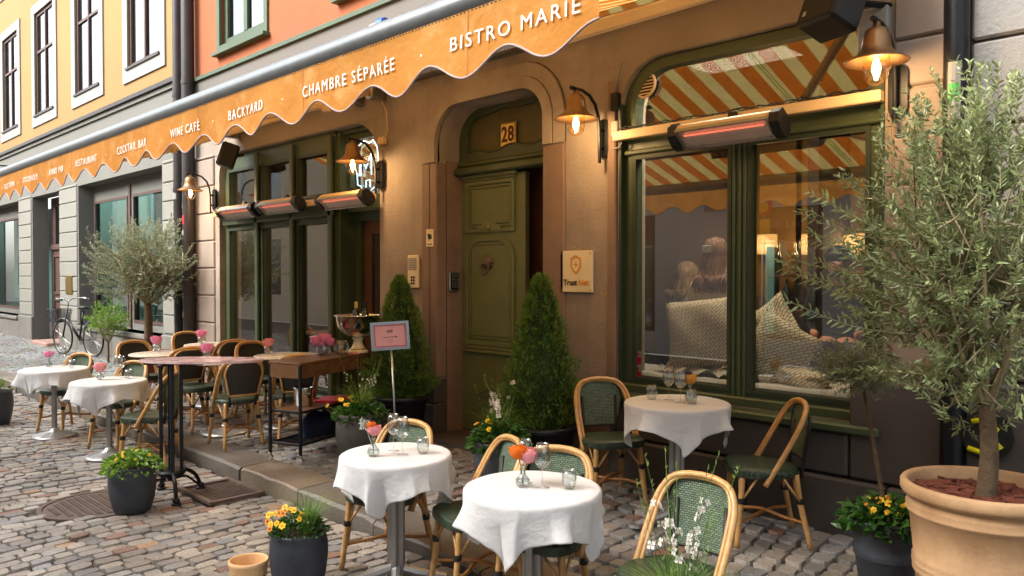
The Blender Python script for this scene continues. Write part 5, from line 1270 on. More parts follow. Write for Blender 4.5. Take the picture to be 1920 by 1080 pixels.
def cut_flower(p, parts, lab, cat='flower'):
    t = thing('cut_flower', p, lab, cat)
    for k, (dx, dy, h, r, m, nm) in enumerate(parts):
        MB().tube([(0, 0, .012), (dx * .3, dy * .3, h * .5), (dx, dy, h)], .0028, 6).build('stem', mStem, t, smooth=True)
        petals(dx, dy, h, r, 5, 6, m, 'bloom' if nm != 'rose' else 'rose_bloom', t, hash(lab) % 97 + k if False else len(lab) + k)
    return t
mStem = M('flower_stem', '#5c7a38', .5, bump=0)
FR = Vector((cos(YAW), sin(YAW), 0)) # camera-right direction helper for spreading blooms
def sp(k): return (FR.x * k, FR.y * k)
p = vase(T1, 700, 855, 'small bud vase with a pink carnation on the left front table')
t = cut_flower(p, [(*sp(.006), .145, .038, mPinkL, 'b'), (*sp(-.012), .172, .026, mOrF, 'b')], 'pink carnation with silver sprig in the vase on the left front table')
b = MB(); rnd = random.Random(4)
for k in range(60):
    x = rnd.uniform(-.075, -.01); z = .13 + rnd.uniform(0, .055) + abs(x) * .3; d = Vector((rnd.uniform(-1, .3), rnd.uniform(-1, 1), rnd.uniform(0, 1))).normalized() * .02
    c = Vector((*sp(x), z)); b.tube([c, c + d], .0018, 4)
b.tube([(0, 0, .04), (*sp(-.03), .13), (*sp(-.06), .19)], .002, 5); b.build('silver_sprig', mSilver, t)
p = vase(T2, 980, 912, 'faceted glass vase with the orange rose on the front centre table')
cut_flower(p, [(*sp(-.022), .165, .042, mOrF, 'rose'), (*sp(.03), .15, .044, mPinkL, 'b')], 'orange rose and pink carnation on the front centre table')
p = vase(T3, 1294, 752, 'glass vase with the apricot flower on the table under the window')
cut_flower(p, [(*sp(0), .14, .038, mYOr, 'b'), (*sp(.02), .16, .02, mYOr, 'b')], 'apricot flower on the table under the window')
p = vase(T4, 188, 712, 'small vase with the pale pink flower on the nearer left table'); cut_flower(p, [(*sp(0), .12, .055, mPinkL, 'b')], 'pale pink flower on the nearer left table')
p = vase(T5, 92, 688, 'small vase with the magenta flower on the farthest table'); cut_flower(p, [(*sp(-.006), .14, .042, mPinkF, 'b'), (*sp(.035), .15, .025, mPinkF, 'b')], 'magenta flowers on the farthest cloth table')
p = vase(TA, 290, 657, 'round vase with a pink peony on the bare table near the small olive', 'r'); cut_flower(p, [(*sp(0), .125, .06, mPinkF, 'b')], 'pink peony on the bare table near the small olive tree')
p = vase(TB, 380, 672, 'round vase with a pink peony on the bare table behind the bar table', 'r'); cut_flower(p, [(*sp(0), .11, .062, mPinkF, 'b')], 'pink peony just above the pink bar table top')
p = vase(TC, 378, 644, 'round vase with a pink flower in the back row', 'r'); cut_flower(p, [(*sp(0), .12, .06, mPinkF, 'b')], 'pink flower in the back row, farthest of the peonies')
p = vase(TD, 488, 662, 'round vase with a salmon pink flower beside the bar cart', 'r'); cut_flower(p, [(*sp(0), .12, .055, mPinkL, 'b')], 'salmon pink flower on the bare table left of the bar cart')

# tall bar table
q = G(322, 930, 0)
t = thing('tall_bar_table', (q.x, q.y, 0), 'tall bar table with an oval pink top on black cast iron columns and curved feet', 'bar table', YAW)
b = MB(); b.plate(ell(.25, 0, .49, .20, 40), [], -1.10, -1.082, Matrix.Rotation(-pi / 2, 4, 'X')); b.build('table_top', mPink, t, smooth='auto')
MB().cbox(-.22, .26, -.02, .02, 1.055, 1.08, .008).build('top_bracket', mBlack, t); MB().cbox(-.02, .02, -.22, .22, 1.055, 1.08, .008).build('top_bracket', mBlack, t)
for k in range(4):
    a = k * pi / 2 + .5; r_ = .075
    MB().cbox(-.014, .014, -.014, .014, .20, 1.06, .004, Matrix.Translation((r_ * cos(a), r_ * sin(a), 0)) @ Matrix.Rotation(a, 4, 'Z')).build('column', mBlack, t)
MB().cbox(-.02, .02, -.02, .02, .18, 1.06, .005).build('column', mBlack, t)
MB().lathe([(0, .215), (.10, .215), (.11, .20), (.10, .175), (.04, .16), (.03, .13), (0, .12)], 16).build('base_hub', mBlack, t, smooth='auto')
for k, a in enumerate((radians(200), radians(300), radians(60), radians(130))):
    Mz = Matrix.Rotation(a, 4, 'Z'); b = MB()
    b.tube(bez([(.05, 0, .19), (.14, 0, .185), (.23, 0, .12), (.27, 0, .035)], 5), .016, 8, M4=Mz); b.tube(bez([(.04, 0, .135), (.13, 0, .135), (.2, 0, .085), (.262, 0, .03)], 5), .009, 8, M4=Mz)
    b.lathe([(0, .05), (.024, .045), (.03, .03), (.022, .022), (.036, .012), (.038, 0), (0, 0)], 12, M4=Mz @ Matrix.Translation((.275, 0, 0))); b.build('foot', mBlack, t, smooth='auto')

# bar cart
a_ = Vector((-6.04, 3.46, 0)); ly = Vector((-.34, .94, 0)).normalized(); lx = Vector((-.94, -.34, 0)).normalized()
cz = .145
rzc = atan2(ly.y, ly.x) - pi / 2
t = thing('bar_cart', (a_.x, a_.y, cz), 'long wooden topped serving cart with black metal legs on small wheels', 'serving cart', rzc)
# local: x to the right, +y along the length, body spans x -.3..0, y 0..1.0
Wc, Lc = .36, 1.02
tp = MB().cbox(-Wc, 0, 0, Lc, .85, .875, .006).build('wooden_top', mCartW, t)
for i in range(4): MB().box(-Wc + .01 + i * .09, -Wc + .012 + i * .09, .005, Lc - .005, .8752, .8758).build('plank_joint', mInk, t)
MB().cbox(-.012, -.002, .02, Lc - .02, .735, .849, .003).build('side_panel', mCartW, t); MB().cbox(-Wc + .002, -Wc + .012, .02, Lc - .02, .735, .849, .003).build('side_panel', mCartW, t)
MB().cbox(-Wc + .02, -.02, .004, .014, .735, .849, .003).build('end_panel', mCartW, t)
for (x, y) in ((-.012, .012), (-Wc + .012, .012), (-.012, Lc - .012), (-Wc + .012, Lc - .012)):
    MB().cbox(x - .012, x + .012, y - .012, y + .012, .075, .849, .003).build('leg', mBlack, t)
    w = MB(); w.lathe([(0, -.012), (.024, -.012), (.027, -.008), (.027, .008), (.024, .012), (0, .012)], 16, M4=Matrix.Translation((x, y, .028)) @ Matrix.Rotation(pi / 2, 4, 'X')); w.build('wheel', mChrome, t, smooth='auto')
    MB().cbox(x - .01, x + .01, y - .018, y + .018, .04, .074, .004).build('caster_fork', mChrome, t)
for z in (.16, .44):
    b = MB(); b.cbox(-Wc + .01, -.01, .012, .03, z - .01, z + .01, .003); b.cbox(-Wc + .01, -.01, Lc - .03, Lc - .012, z - .01, z + .01, .003); b.cbox(-.026, -.008, .03, Lc - .03, z - .01, z + .01, .003); b.cbox(-Wc + .008, -Wc + .026, .03, Lc - .03, z - .01, z + .01, .003); b.build('shelf_rail', mBlack, t)
MB().box(-Wc + .02, -.02, .02, Lc - .02, .441, .449).build('shelf', mCartW, t)
for i in range(7): MB().box(-Wc + .03 + i * .045, -Wc + .045 + i * .045, .02, Lc - .02, .152, .16).build('shelf_bar', mBlack, t)
def cpt(x, y, z): 
    v = tmat(t) @ Vector((x, y, z)); return v
p = cpt(-.2, .28, .45); ic = thing('ice_bucket', p, 'shiny steel ice bucket on the middle shelf of the bar cart', 'ice bucket')
MB().lathe([(0, .0), (.072, 0), (.078, .01), (.088, .15), (.1, .17), (.094, .175), (.082, .155), (.072, .02), (0, .02)], 28).build('bucket', mChrome, ic, smooth=True)
for s_ in (-1, 1): MB().tube([(s_ * .09, -.02, .13), (s_ * .115, -.02, .125), (s_ * .115, .02, .125), (s_ * .09, .02, .13)], .005, 6).build('handle', mChrome, ic, smooth=True)
p = cpt(-.16, .62, .45)
for k in range(3):
    o = MB().cbox(-.11, .11, -.14, .14, 0, .007, .002).build('red_menu', M('menu_red', '#b5303f', .4, bump=0)); o.location = (p.x, p.y, p.z + k * .008); o.rotation_euler = (0, 0, rzc + k * .14); tag(o, ('lowest', 'middle', 'topmost')[k] + ' red menu of the stack on the cart shelf beside the ice bucket', 'menu', 'red menus on the cart')
p = cpt(-.2, .5, .16); o = thing('dark_blue_bag', p, 'dark navy cloth bag on the bottom shelf of the bar cart', 'bag', rzc)
vs = []; b = MB(); rnd = random.Random(2); n = 18
for i in range(7):
    q = i / 6
    for k in range(n):
        a = 2 * pi * k / n; rr_ = (.13 + .03 * sin(3 * a + 2 * q)) * (1 - .75 * q ** 4) ; vs.append((rr_ * cos(a) * .9, rr_ * sin(a) * 1.5, .2 * q * (1 + .15 * sin(2 * a))))
b.add(vs, [(i * n + k, i * n + (k + 1) % n, (i + 1) * n + (k + 1) % n, (i + 1) * n + k) for i in range(6) for k in range(n)] + [tuple(6 * n + k for k in range(n))]); b.build('bag_body', CLOTH('navy_cloth', lin('#1c2236'), 0), o, smooth=True)
MB().tube(bez([(-.06, 0, .2), (-.03, .02, .27), (.05, -.02, .26), (.07, 0, .19)], 4), .008, 6).build('strap', mInk, o, smooth=True)
# champagne bowl
p = cpt(-.08, .93, .876)
t2 = thing('champagne_bowl', p, 'large steel champagne bowl on a cream foot at the end of the cart', 'champagne bowl')
MB().lathe([(0, .145), (.06, .15), (.14, .19), (.2, .26), (.225, .36), (.238, .362), (.23, .368), (.22, .362), (.194, .265), (.13, .2), (0, .165)], 40).build('steel_bowl', mChrome, t2, smooth=True)
MB().lathe([(0, 0), (.095, 0), (.1, .015), (.085, .03), (.06, .055), (.045, .09), (.04, .12), (.055, .145), (0, .15)], 28).build('foot', mPlate, t2, smooth=True)
MB().lathe([(.078, .028), (.082, .036), (.074, .044)], 24).build('gold_band', mBrass, t2, smooth=True)
for k, (dx, dy, m_, lab) in enumerate(((-.06, .02, mPlateY, 'wine bottle with yellow foil in the steel bowl'), (.05, .05, mInk, 'dark topped wine bottle in the steel bowl'))):
    bt = thing('wine_bottle', p + Vector((dx, dy, .19)), lab, 'bottle')
    MB().lathe([(0, 0), (.037, 0), (.037, .17), (.03, .2), (.015, .225), (.0145, .25)], 18).build('glass_body', GLASS('bottle_glass', 1.5, (.1, .2, .08), .05), bt, smooth='auto')
    MB().lathe([(.0152, .24), (.016, .245), (.016, .3), (0, .301)], 14).build('foil_cap', m_, bt, smooth='auto')
p = cpt(-.25, .62, .876)
t3 = thing('glass_vase', p, 'clear bowl vase with bright pink peonies on the bar cart', 'vase')
MB().lathe([(0, .002), (.04, .002), (.066, .03), (.068, .06), (.05, .095), (.052, .1), (.05, .1), (.047, .095), (.064, .06), (.062, .03), (.038, .006), (0, .006)], 26).build('bowl', mDrink, t3, smooth=True)
MB().lathe([(0, .008), (.036, .009), (.058, .03), (.058, .05), (0, .05)], 20).build('water', mWater, t3, smooth=True)
t4 = thing('peony_bunch', p, 'bunch of bright pink peonies on the bar cart', 'flowers')
for k, (dx, dz, r_) in enumerate(((-.06, .125, .06), (.01, .145, .065), (.06, .12, .05), (-.01, .11, .055))):
    petals(*sp(dx), dz, r_, 5, 7, mPinkF, 'bloom', t4, 30 + k)
    MB().tube([(0, 0, .02), (*sp(dx), dz)], .003, 5).build('stem', mStem, t4)
p = cpt(-.12, .72, .876)
t5 = thing('glass_vase', p, 'second clear round vase beside the pink peonies on the cart', 'vase')
MB().lathe([(0, .002), (.03, .002), (.07, .05), (.072, .08), (.05, .13), (.048, .13), (.069, .08), (.067, .05), (.028, .006), (0, .006)], 26).build('bowl', mDrink, t5, smooth=True)
o = MB().cbox(-.06, .06, -.08, .08, 0, .01, .004).build('pink_napkin', mPinkL); o.location = cpt(-.05, .86, .876); o.rotation_euler = (0, 0, .5); tag(o, 'folded pink napkin at the end of the bar cart', 'napkin')
# BAR sign on pole
q = G(742, 775, .14) ; q = Vector((-5.45, 3.75, 0))
bp = Wp(745, 775, 3.85)
q = Vector((bp.x, 3.85, gz(bp.x, 3.85)))
t = thing('bar_sign_stand', q, 'framed pink BAR sign with an arrow on a thin steel pole', 'sign stand', YAW + radians(4))
zs = Wp(732, 628, 3.85).z - q.z
tl = Matrix.Rotation(radians(-3.5), 4, 'Y')
MB().lathe([(0, .012), (.13, .01), (.14, 0), (0, 0)], 24).build('base_plate', mSteel, t, smooth='auto')
MB().tube([(0, 0, .01), (-.045, 0, zs - .1)], .0085, 10).build('pole', mSteel, t, smooth=True)
Ms = Matrix.Translation((-.055, -.012, zs)) @ tl
w2, h2 = .155, .115
b = MB(); b.plate(rr(-w2, w2, -h2, h2), [rr(-w2 + .022, w2 - .022, -h2 + .022, h2 - .022)], -.012, .01, Ms); b.build('chrome_frame', mChrome, t)
MB().box(-w2 + .02, w2 - .02, -.004, .004, -h2 + .02, h2 - .02, Ms).build('sign_sheet', mSignP, t)
b = MB(); b.plate(rr(-w2 + .03, w2 - .03, -h2 + .028, h2 - .028), [rr(-w2 + .035, w2 - .035, -h2 + .033, h2 - .033)], -.0065, -.0045, Ms); b.build('border_line', mSignR, t)
b = MB(); b.plate([(-.06, -.012), (.045, -.012), (.045, -.018), (.058, -.01), (.045, -.002), (.045, -.009), (-.06, -.009)], [], -.0065, -.0045, Ms); b.build('arrow', mInk, t)
b = MB(); b.plate(ell(0, -.045, .018, .012, 14), [ell(0, -.045, .016, .010, 14)], -.0065, -.0045, Ms); b.build('faint_emblem', mSignR, t)
o = text('lettering', 'BAR', .036, (0, 0, 0), mInk, None, sx=.7, space=1.1); o.data.transform(Ms @ Matrix.Translation((0, -.006, .036))); o.parent = t

# ================================================================ PLANTS
def leaf(b, p, d, L, w, nrm=None, k=None, crease=.25, bend=.0):
    d = d.normalized(); n = nrm or Vector((R.gauss(0, 1), R.gauss(0, 1), R.gauss(0, 1) + .8))
    s_ = d.cross(n)
    if s_.length < 1e-4: s_ = d.orthogonal()
    s_.normalize(); up = s_.cross(d); v = (R.random() if k is None else k); b.col = (v, v, v)
    q1 = p + d * L * .33 - up * bend * L * .1; q2 = p + d * L * .72 - up * bend * L * .35; tip = p + d * L - up * bend * L
    c = up * w * crease
    b.add([p, q1 + s_ * w * .5 + c, q1 - s_ * w * .5 + c, q2 + s_ * w * .36 + c, q2 - s_ * w * .36 + c, tip, q1, q2],
          [(0, 1, 6), (0, 6, 2), (6, 1, 3, 7), (2, 6, 7, 4), (7, 3, 5), (4, 7, 5)])
def olive(name, base, H0, cc, rad, nsh, ll, lw, seed, label, tr=.05, lm=None, shoot=(.18, .42), up=.6, cat='olive tree', spikes=0, lean=0, step=.02, leftlong=0):
    global R
    old = R; R = random.Random(seed); base = Vector(base); cc = Vector(cc); t = thing(name, base, label, cat)
    fork = Vector((base.x + lean, base.y, H0)); tb = MB(); br = MB(); lf = MB()
    tb.tube(bez([base, base + (fork - base) * .5 + Vector((tr * .4, 0, 0)), fork], 6), [tr * (1.12 - .3 * i / 12) for i in range(13)], 12)
    tb.build('trunk', mBark, t, world=True, smooth=True)
    limbs = []
    NL = 11
    for i in range(NL):
        a = 2 * pi * i / NL + R.uniform(-.3, .3); q = R.uniform(.2, .75); e = cc + Vector((rad[0] * q * cos(a), rad[1] * q * sin(a), rad[2] * R.uniform(-.1, .75) * (1.15 - q)))
        m1 = fork + (e - fork) * .4 + Vector((cos(a), sin(a), .1)) * rad[0] * .16
        P = bez([fork - Vector((0, 0, .03)), m1, e], 6); limbs.append(P); br.tube(P, [tr * .42 * (1 - .8 * k / len(P)) for k in range(len(P))], 6)
    for i in range(nsh):
        P = R.choice(limbs); p0 = P[R.randrange(4, len(P))]
        dv = Vector((R.gauss(0, 1), R.gauss(0, 1), R.gauss(0, .9))).normalized(); rr_ = R.random() ** .5
        tgt = cc + Vector((dv.x * rad[0] * rr_, dv.y * rad[1] * rr_, dv.z * rad[2] * rr_))
        L = R.uniform(*shoot); d = (Vector((dv.x, dv.y, dv.z * .5 + up)) + Vector((R.gauss(0, .25), R.gauss(0, .25), R.gauss(0, .25)))).normalized()
        s0 = tgt - d * L * .3; e = tgt + d * L * .7
        if s0.z < cc.z - rad[2]: continue
        c1 = (s0 + e) / 2 + Vector((dv.x, dv.y, 0)) * L * .12
        S = bez([s0, c1, e], 5)
        if i % 3 == 0: br.tube(bez([p0, (p0 + s0) / 2 + Vector((0, 0, -.02)), s0], 3), tr * .09 + .001, 4, cap=False)
        br.tube(S, [max(.0011, tr * .045 * (1 - .7 * k / len(S))) for k in range(len(S))], 4, cap=False)
        n = int(L / step); shade = R.random() * .5
        for k in range(n):
            q = (k + .5) / n; j = q * (len(S) - 1); a_ = int(j); f = j - a_; p = S[a_].lerp(S[min(a_ + 1, len(S) - 1)], f)
            tg_ = (S[min(a_ + 1, len(S) - 1)] - S[max(a_ - 1, 0)]).normalized(); o = tg_.orthogonal().normalized(); o.rotate(Matrix.Rotation(R.uniform(0, 6.28), 3, tg_))
            for s_ in (-1, 1):
                if R.random() < .12: continue
                dd = tg_ * R.uniform(.45, 1.0) + o * s_ * R.uniform(.6, 1)
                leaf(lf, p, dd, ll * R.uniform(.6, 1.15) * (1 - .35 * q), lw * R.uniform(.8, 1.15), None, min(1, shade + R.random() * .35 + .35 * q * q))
    for i in range(spikes):
        a = R.uniform(0, 2 * pi); q = R.uniform(0, .6); s0 = cc + Vector((rad[0] * q * cos(a), rad[1] * q * sin(a), rad[2] * .45)); L = R.uniform(.25, .62) * rad[2] / .8
        e = s0 + Vector((R.gauss(0, .09), R.gauss(0, .09), L)); S = bez([s0, (s0 + e) / 2 + Vector((R.gauss(0, .03), R.gauss(0, .03), 0)), e], 6); br.tube(S, [.0025 * (1.2 - k / len(S)) for k in range(len(S))], 4, cap=False)
        n = int(L / (step * .75))
        for k in range(n):
            q = (k + .5) / n; j = q * (len(S) - 1); a_ = int(j); p = S[a_].lerp(S[min(a_ + 1, len(S) - 1)], j - a_); az = R.uniform(0, 6.28)
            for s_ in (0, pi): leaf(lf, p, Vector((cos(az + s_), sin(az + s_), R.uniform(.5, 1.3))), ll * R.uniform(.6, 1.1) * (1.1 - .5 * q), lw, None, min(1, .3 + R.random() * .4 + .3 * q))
    for i in range(leftlong):
        a = R.uniform(pi * .95, pi * 1.45); s0 = cc + Vector((rad[0] * .6 * cos(a), rad[1] * .6 * sin(a), rad[2] * R.uniform(-.45, .35)))
        dr = Vector((cos(a), sin(a), R.uniform(.0, .45))); L = R.uniform(.35, .6); e = s0 + dr * L + Vector((0, 0, .04)); S = bez([s0, (s0 + e) / 2 + Vector((0, 0, -.03)), e], 6)
        br.tube(S, [.003 * (1.2 - k / len(S)) for k in range(len(S))], 4, cap=False); n = int(L / (step * 1.25))
        for k in range(n):
            q = (k + .5) / n; j = q * (len(S) - 1); a_ = int(j); p = S[a_].lerp(S[min(a_ + 1, len(S) - 1)], j - a_); tg_ = (e - s0).normalized(); o = tg_.orthogonal().normalized(); o.rotate(Matrix.Rotation(R.uniform(0, 6.28), 3, tg_))
            for s_ in (-1, 1): leaf(lf, p, tg_ * .8 + o * s_, ll * R.uniform(.6, 1.1), lw, None, min(1, .4 + R.random() * .5))
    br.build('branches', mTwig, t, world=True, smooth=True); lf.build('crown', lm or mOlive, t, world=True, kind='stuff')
    R = old; return t
def pot(name, x, y, z, prof, mat, label, cat='plant pot', flute=0, n=40, soil=None, msoil=None, rot=0):
    t = thing(name, (x, y, z), label, cat, rot)
    MB().lathe(prof, n, flute=flute).build('pot_wall', mat, t, smooth=True if not flute else True)
    if soil: MB().lathe([(0, soil[1] + .012), (soil[0] * .6, soil[1] + .008), (soil[0], soil[1])], 24).build('soil', msoil or mSoil, t, smooth=True)
    return t
# large olive in terracotta pot
OX, OYY = -.93, 3.74
pz = gz(OX, OYY); oz = pz
prof = [(0, 0), (.235, 0), (.24, .02), (.262, .2), (.283, .40), (.293, .41), (.295, .42), (.29, .43), (.296, .44), (.298, .45), (.29, .46), (.297, .47), (.29, .48), (.31, .66), (.322, .67), (.325, .68), (.318, .685), (.325, .7), (.318, .71), (.32, .735), (.34, .745), (.348, .76), (.348, .79), (.34, .80), (.322, .80), (.312, .79), (.305, .74), (.30, .70)]
prof = [(a * .925, b_) for a, b_ in prof]
pot('terracotta_pot', OX, OYY, pz, prof, mTerra, 'big weathered terracotta pot with the large olive tree at the right', n=64, soil=(.283, .725), msoil=mMulch)
b = MB(); rnd = random.Random(9)
for i in range(420):
    a = rnd.uniform(0, 6.28); r_ = .27 * rnd.random() ** .5; s_ = rnd.uniform(.012, .03)
    Mx = Matrix.Translation((r_ * cos(a), r_ * sin(a), .735 + rnd.uniform(0, .018))) @ Matrix.Rotation(rnd.uniform(0, 6), 4, 'Z') @ Matrix.Rotation(rnd.uniform(-.6, .6), 4, 'X')
    b.box(-s_, s_, -s_ * .55, s_ * .55, -.004, .004, Mx)
o = b.build('bark_chips', mMulch, None, kind='stuff', loc=(OX, OYY, pz)); 
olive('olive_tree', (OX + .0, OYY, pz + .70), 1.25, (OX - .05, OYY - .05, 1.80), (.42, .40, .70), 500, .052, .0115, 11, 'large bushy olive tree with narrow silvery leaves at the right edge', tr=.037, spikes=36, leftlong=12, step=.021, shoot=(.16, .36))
# small standard olive
q = Vector((-1.28, 4.2, 0)); q.z = gz(q.x, q.y)
prof = [(0, 0), (.12, 0), (.125, .01), (.15, .2), (.155, .205), (.158, .21), (.153, .218), (.158, .226), (.153, .234), (.17, .36), (.182, .365), (.184, .40), (.178, .405), (.168, .40), (.165, .36)]
u = G(1663, 965, .55); q.x, q.y = (u.x, u.y) if 3.9 < u.y < 4.5 else (q.x, q.y)
pot('dark_tapered_pot', q.x, q.y, q.z, prof, mPot, 'dark tapered pot with a slim standard olive beside the big terracotta pot', soil=(.168, .37))
cu = Wp(1604, 690, q.y - .05)
olive('small_olive_tree', (q.x - .0, q.y, q.z + .36), cu.z - .1, (cu.x + .02, cu.y, cu.z), (.17, .16, .13), 260, .03, .0085, 23, 'small standard olive with a thin bare stem in front of the right window', tr=.011, lm=mOliveFar, shoot=(.06, .14), lean=cu.x - q.x + .02, up=.2, cat='small tree', step=.014)
# left olive by downpipes
lx_, ly_ = -12.2, 4.45; lz = gz(lx_, ly_)
prof = [(0, 0), (.24, 0), (.3, .4), (.32, .41), (.32, .45), (.3, .45), (.29, .42)]
pot('red_brown_pot', lx_, ly_, lz, prof, M('red_brown_clay', '#6b2f25', .7), 'red brown pot of the small olive tree, half hidden behind the chairs', soil=(.29, .42))
olive('olive_tree', (lx_, ly_, lz + .4), 1.35, (lx_ - .08, ly_, 1.92), (.95, .75, .6), 620, .055, .015, 31, 'olive tree in front of the shop windows beside the two downpipes', tr=.062, lm=mOliveFar, spikes=16, shoot=(.2, .42), step=.026)
def conifer(x, y, rw, h, z0, label, plabel, seed, pr):
    global R
    old = R; R = random.Random(seed); z = gz(x, y)
    prof = [(0, 0), (pr * .72, 0), (pr * .74, .02), (pr * .95, z0 - .05), (pr * 1.04, z0 - .045), (pr * 1.06, z0 - .02), (pr * 1.04, z0), (pr * .96, z0), (pr * .93, z0 - .04)]
    pot('dark_round_pot', x, y, z, prof, mPotN, plabel, soil=(pr * .93, z0 - .03))
    t = thing('conifer_shrub', (x, y, z + z0 - .03), label, 'conifer')
    MB().tube([(0, 0, 0), (0, 0, h * .3)], .018, 8).build('stem', mBark, t)
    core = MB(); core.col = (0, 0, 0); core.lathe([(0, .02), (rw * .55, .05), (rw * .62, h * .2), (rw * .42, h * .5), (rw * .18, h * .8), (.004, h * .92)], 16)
    b = core
    for i in range(6500):
        q = R.random() ** 1.45; zz = .02 + q * (h - .02); prf = (1 - q) ** .66 * (min(1, .7 + q * 3.2)); r0 = rw * prf * R.uniform(.70, 1.10) * (1 + .16 * noise.noise(Vector((cos(R.random() * 0 + 0) , zz * 9, seed)))) + .008
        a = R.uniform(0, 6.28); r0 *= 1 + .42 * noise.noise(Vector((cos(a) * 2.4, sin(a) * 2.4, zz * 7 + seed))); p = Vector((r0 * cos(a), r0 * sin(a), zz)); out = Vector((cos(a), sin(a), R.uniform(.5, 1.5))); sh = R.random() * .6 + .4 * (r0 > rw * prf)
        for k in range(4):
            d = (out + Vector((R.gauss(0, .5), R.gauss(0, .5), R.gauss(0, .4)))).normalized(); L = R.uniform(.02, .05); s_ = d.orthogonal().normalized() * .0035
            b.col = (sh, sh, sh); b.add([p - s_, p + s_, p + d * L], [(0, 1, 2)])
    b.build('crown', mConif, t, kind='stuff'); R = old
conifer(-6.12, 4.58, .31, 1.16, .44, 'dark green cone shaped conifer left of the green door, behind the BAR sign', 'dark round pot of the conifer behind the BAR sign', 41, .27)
conifer(-4.25, 4.56, .315, 1.20, .42, 'dark green cone shaped conifer right of the green door, under the shield sign', 'large dark navy pot of the conifer right of the green door', 43, .29)
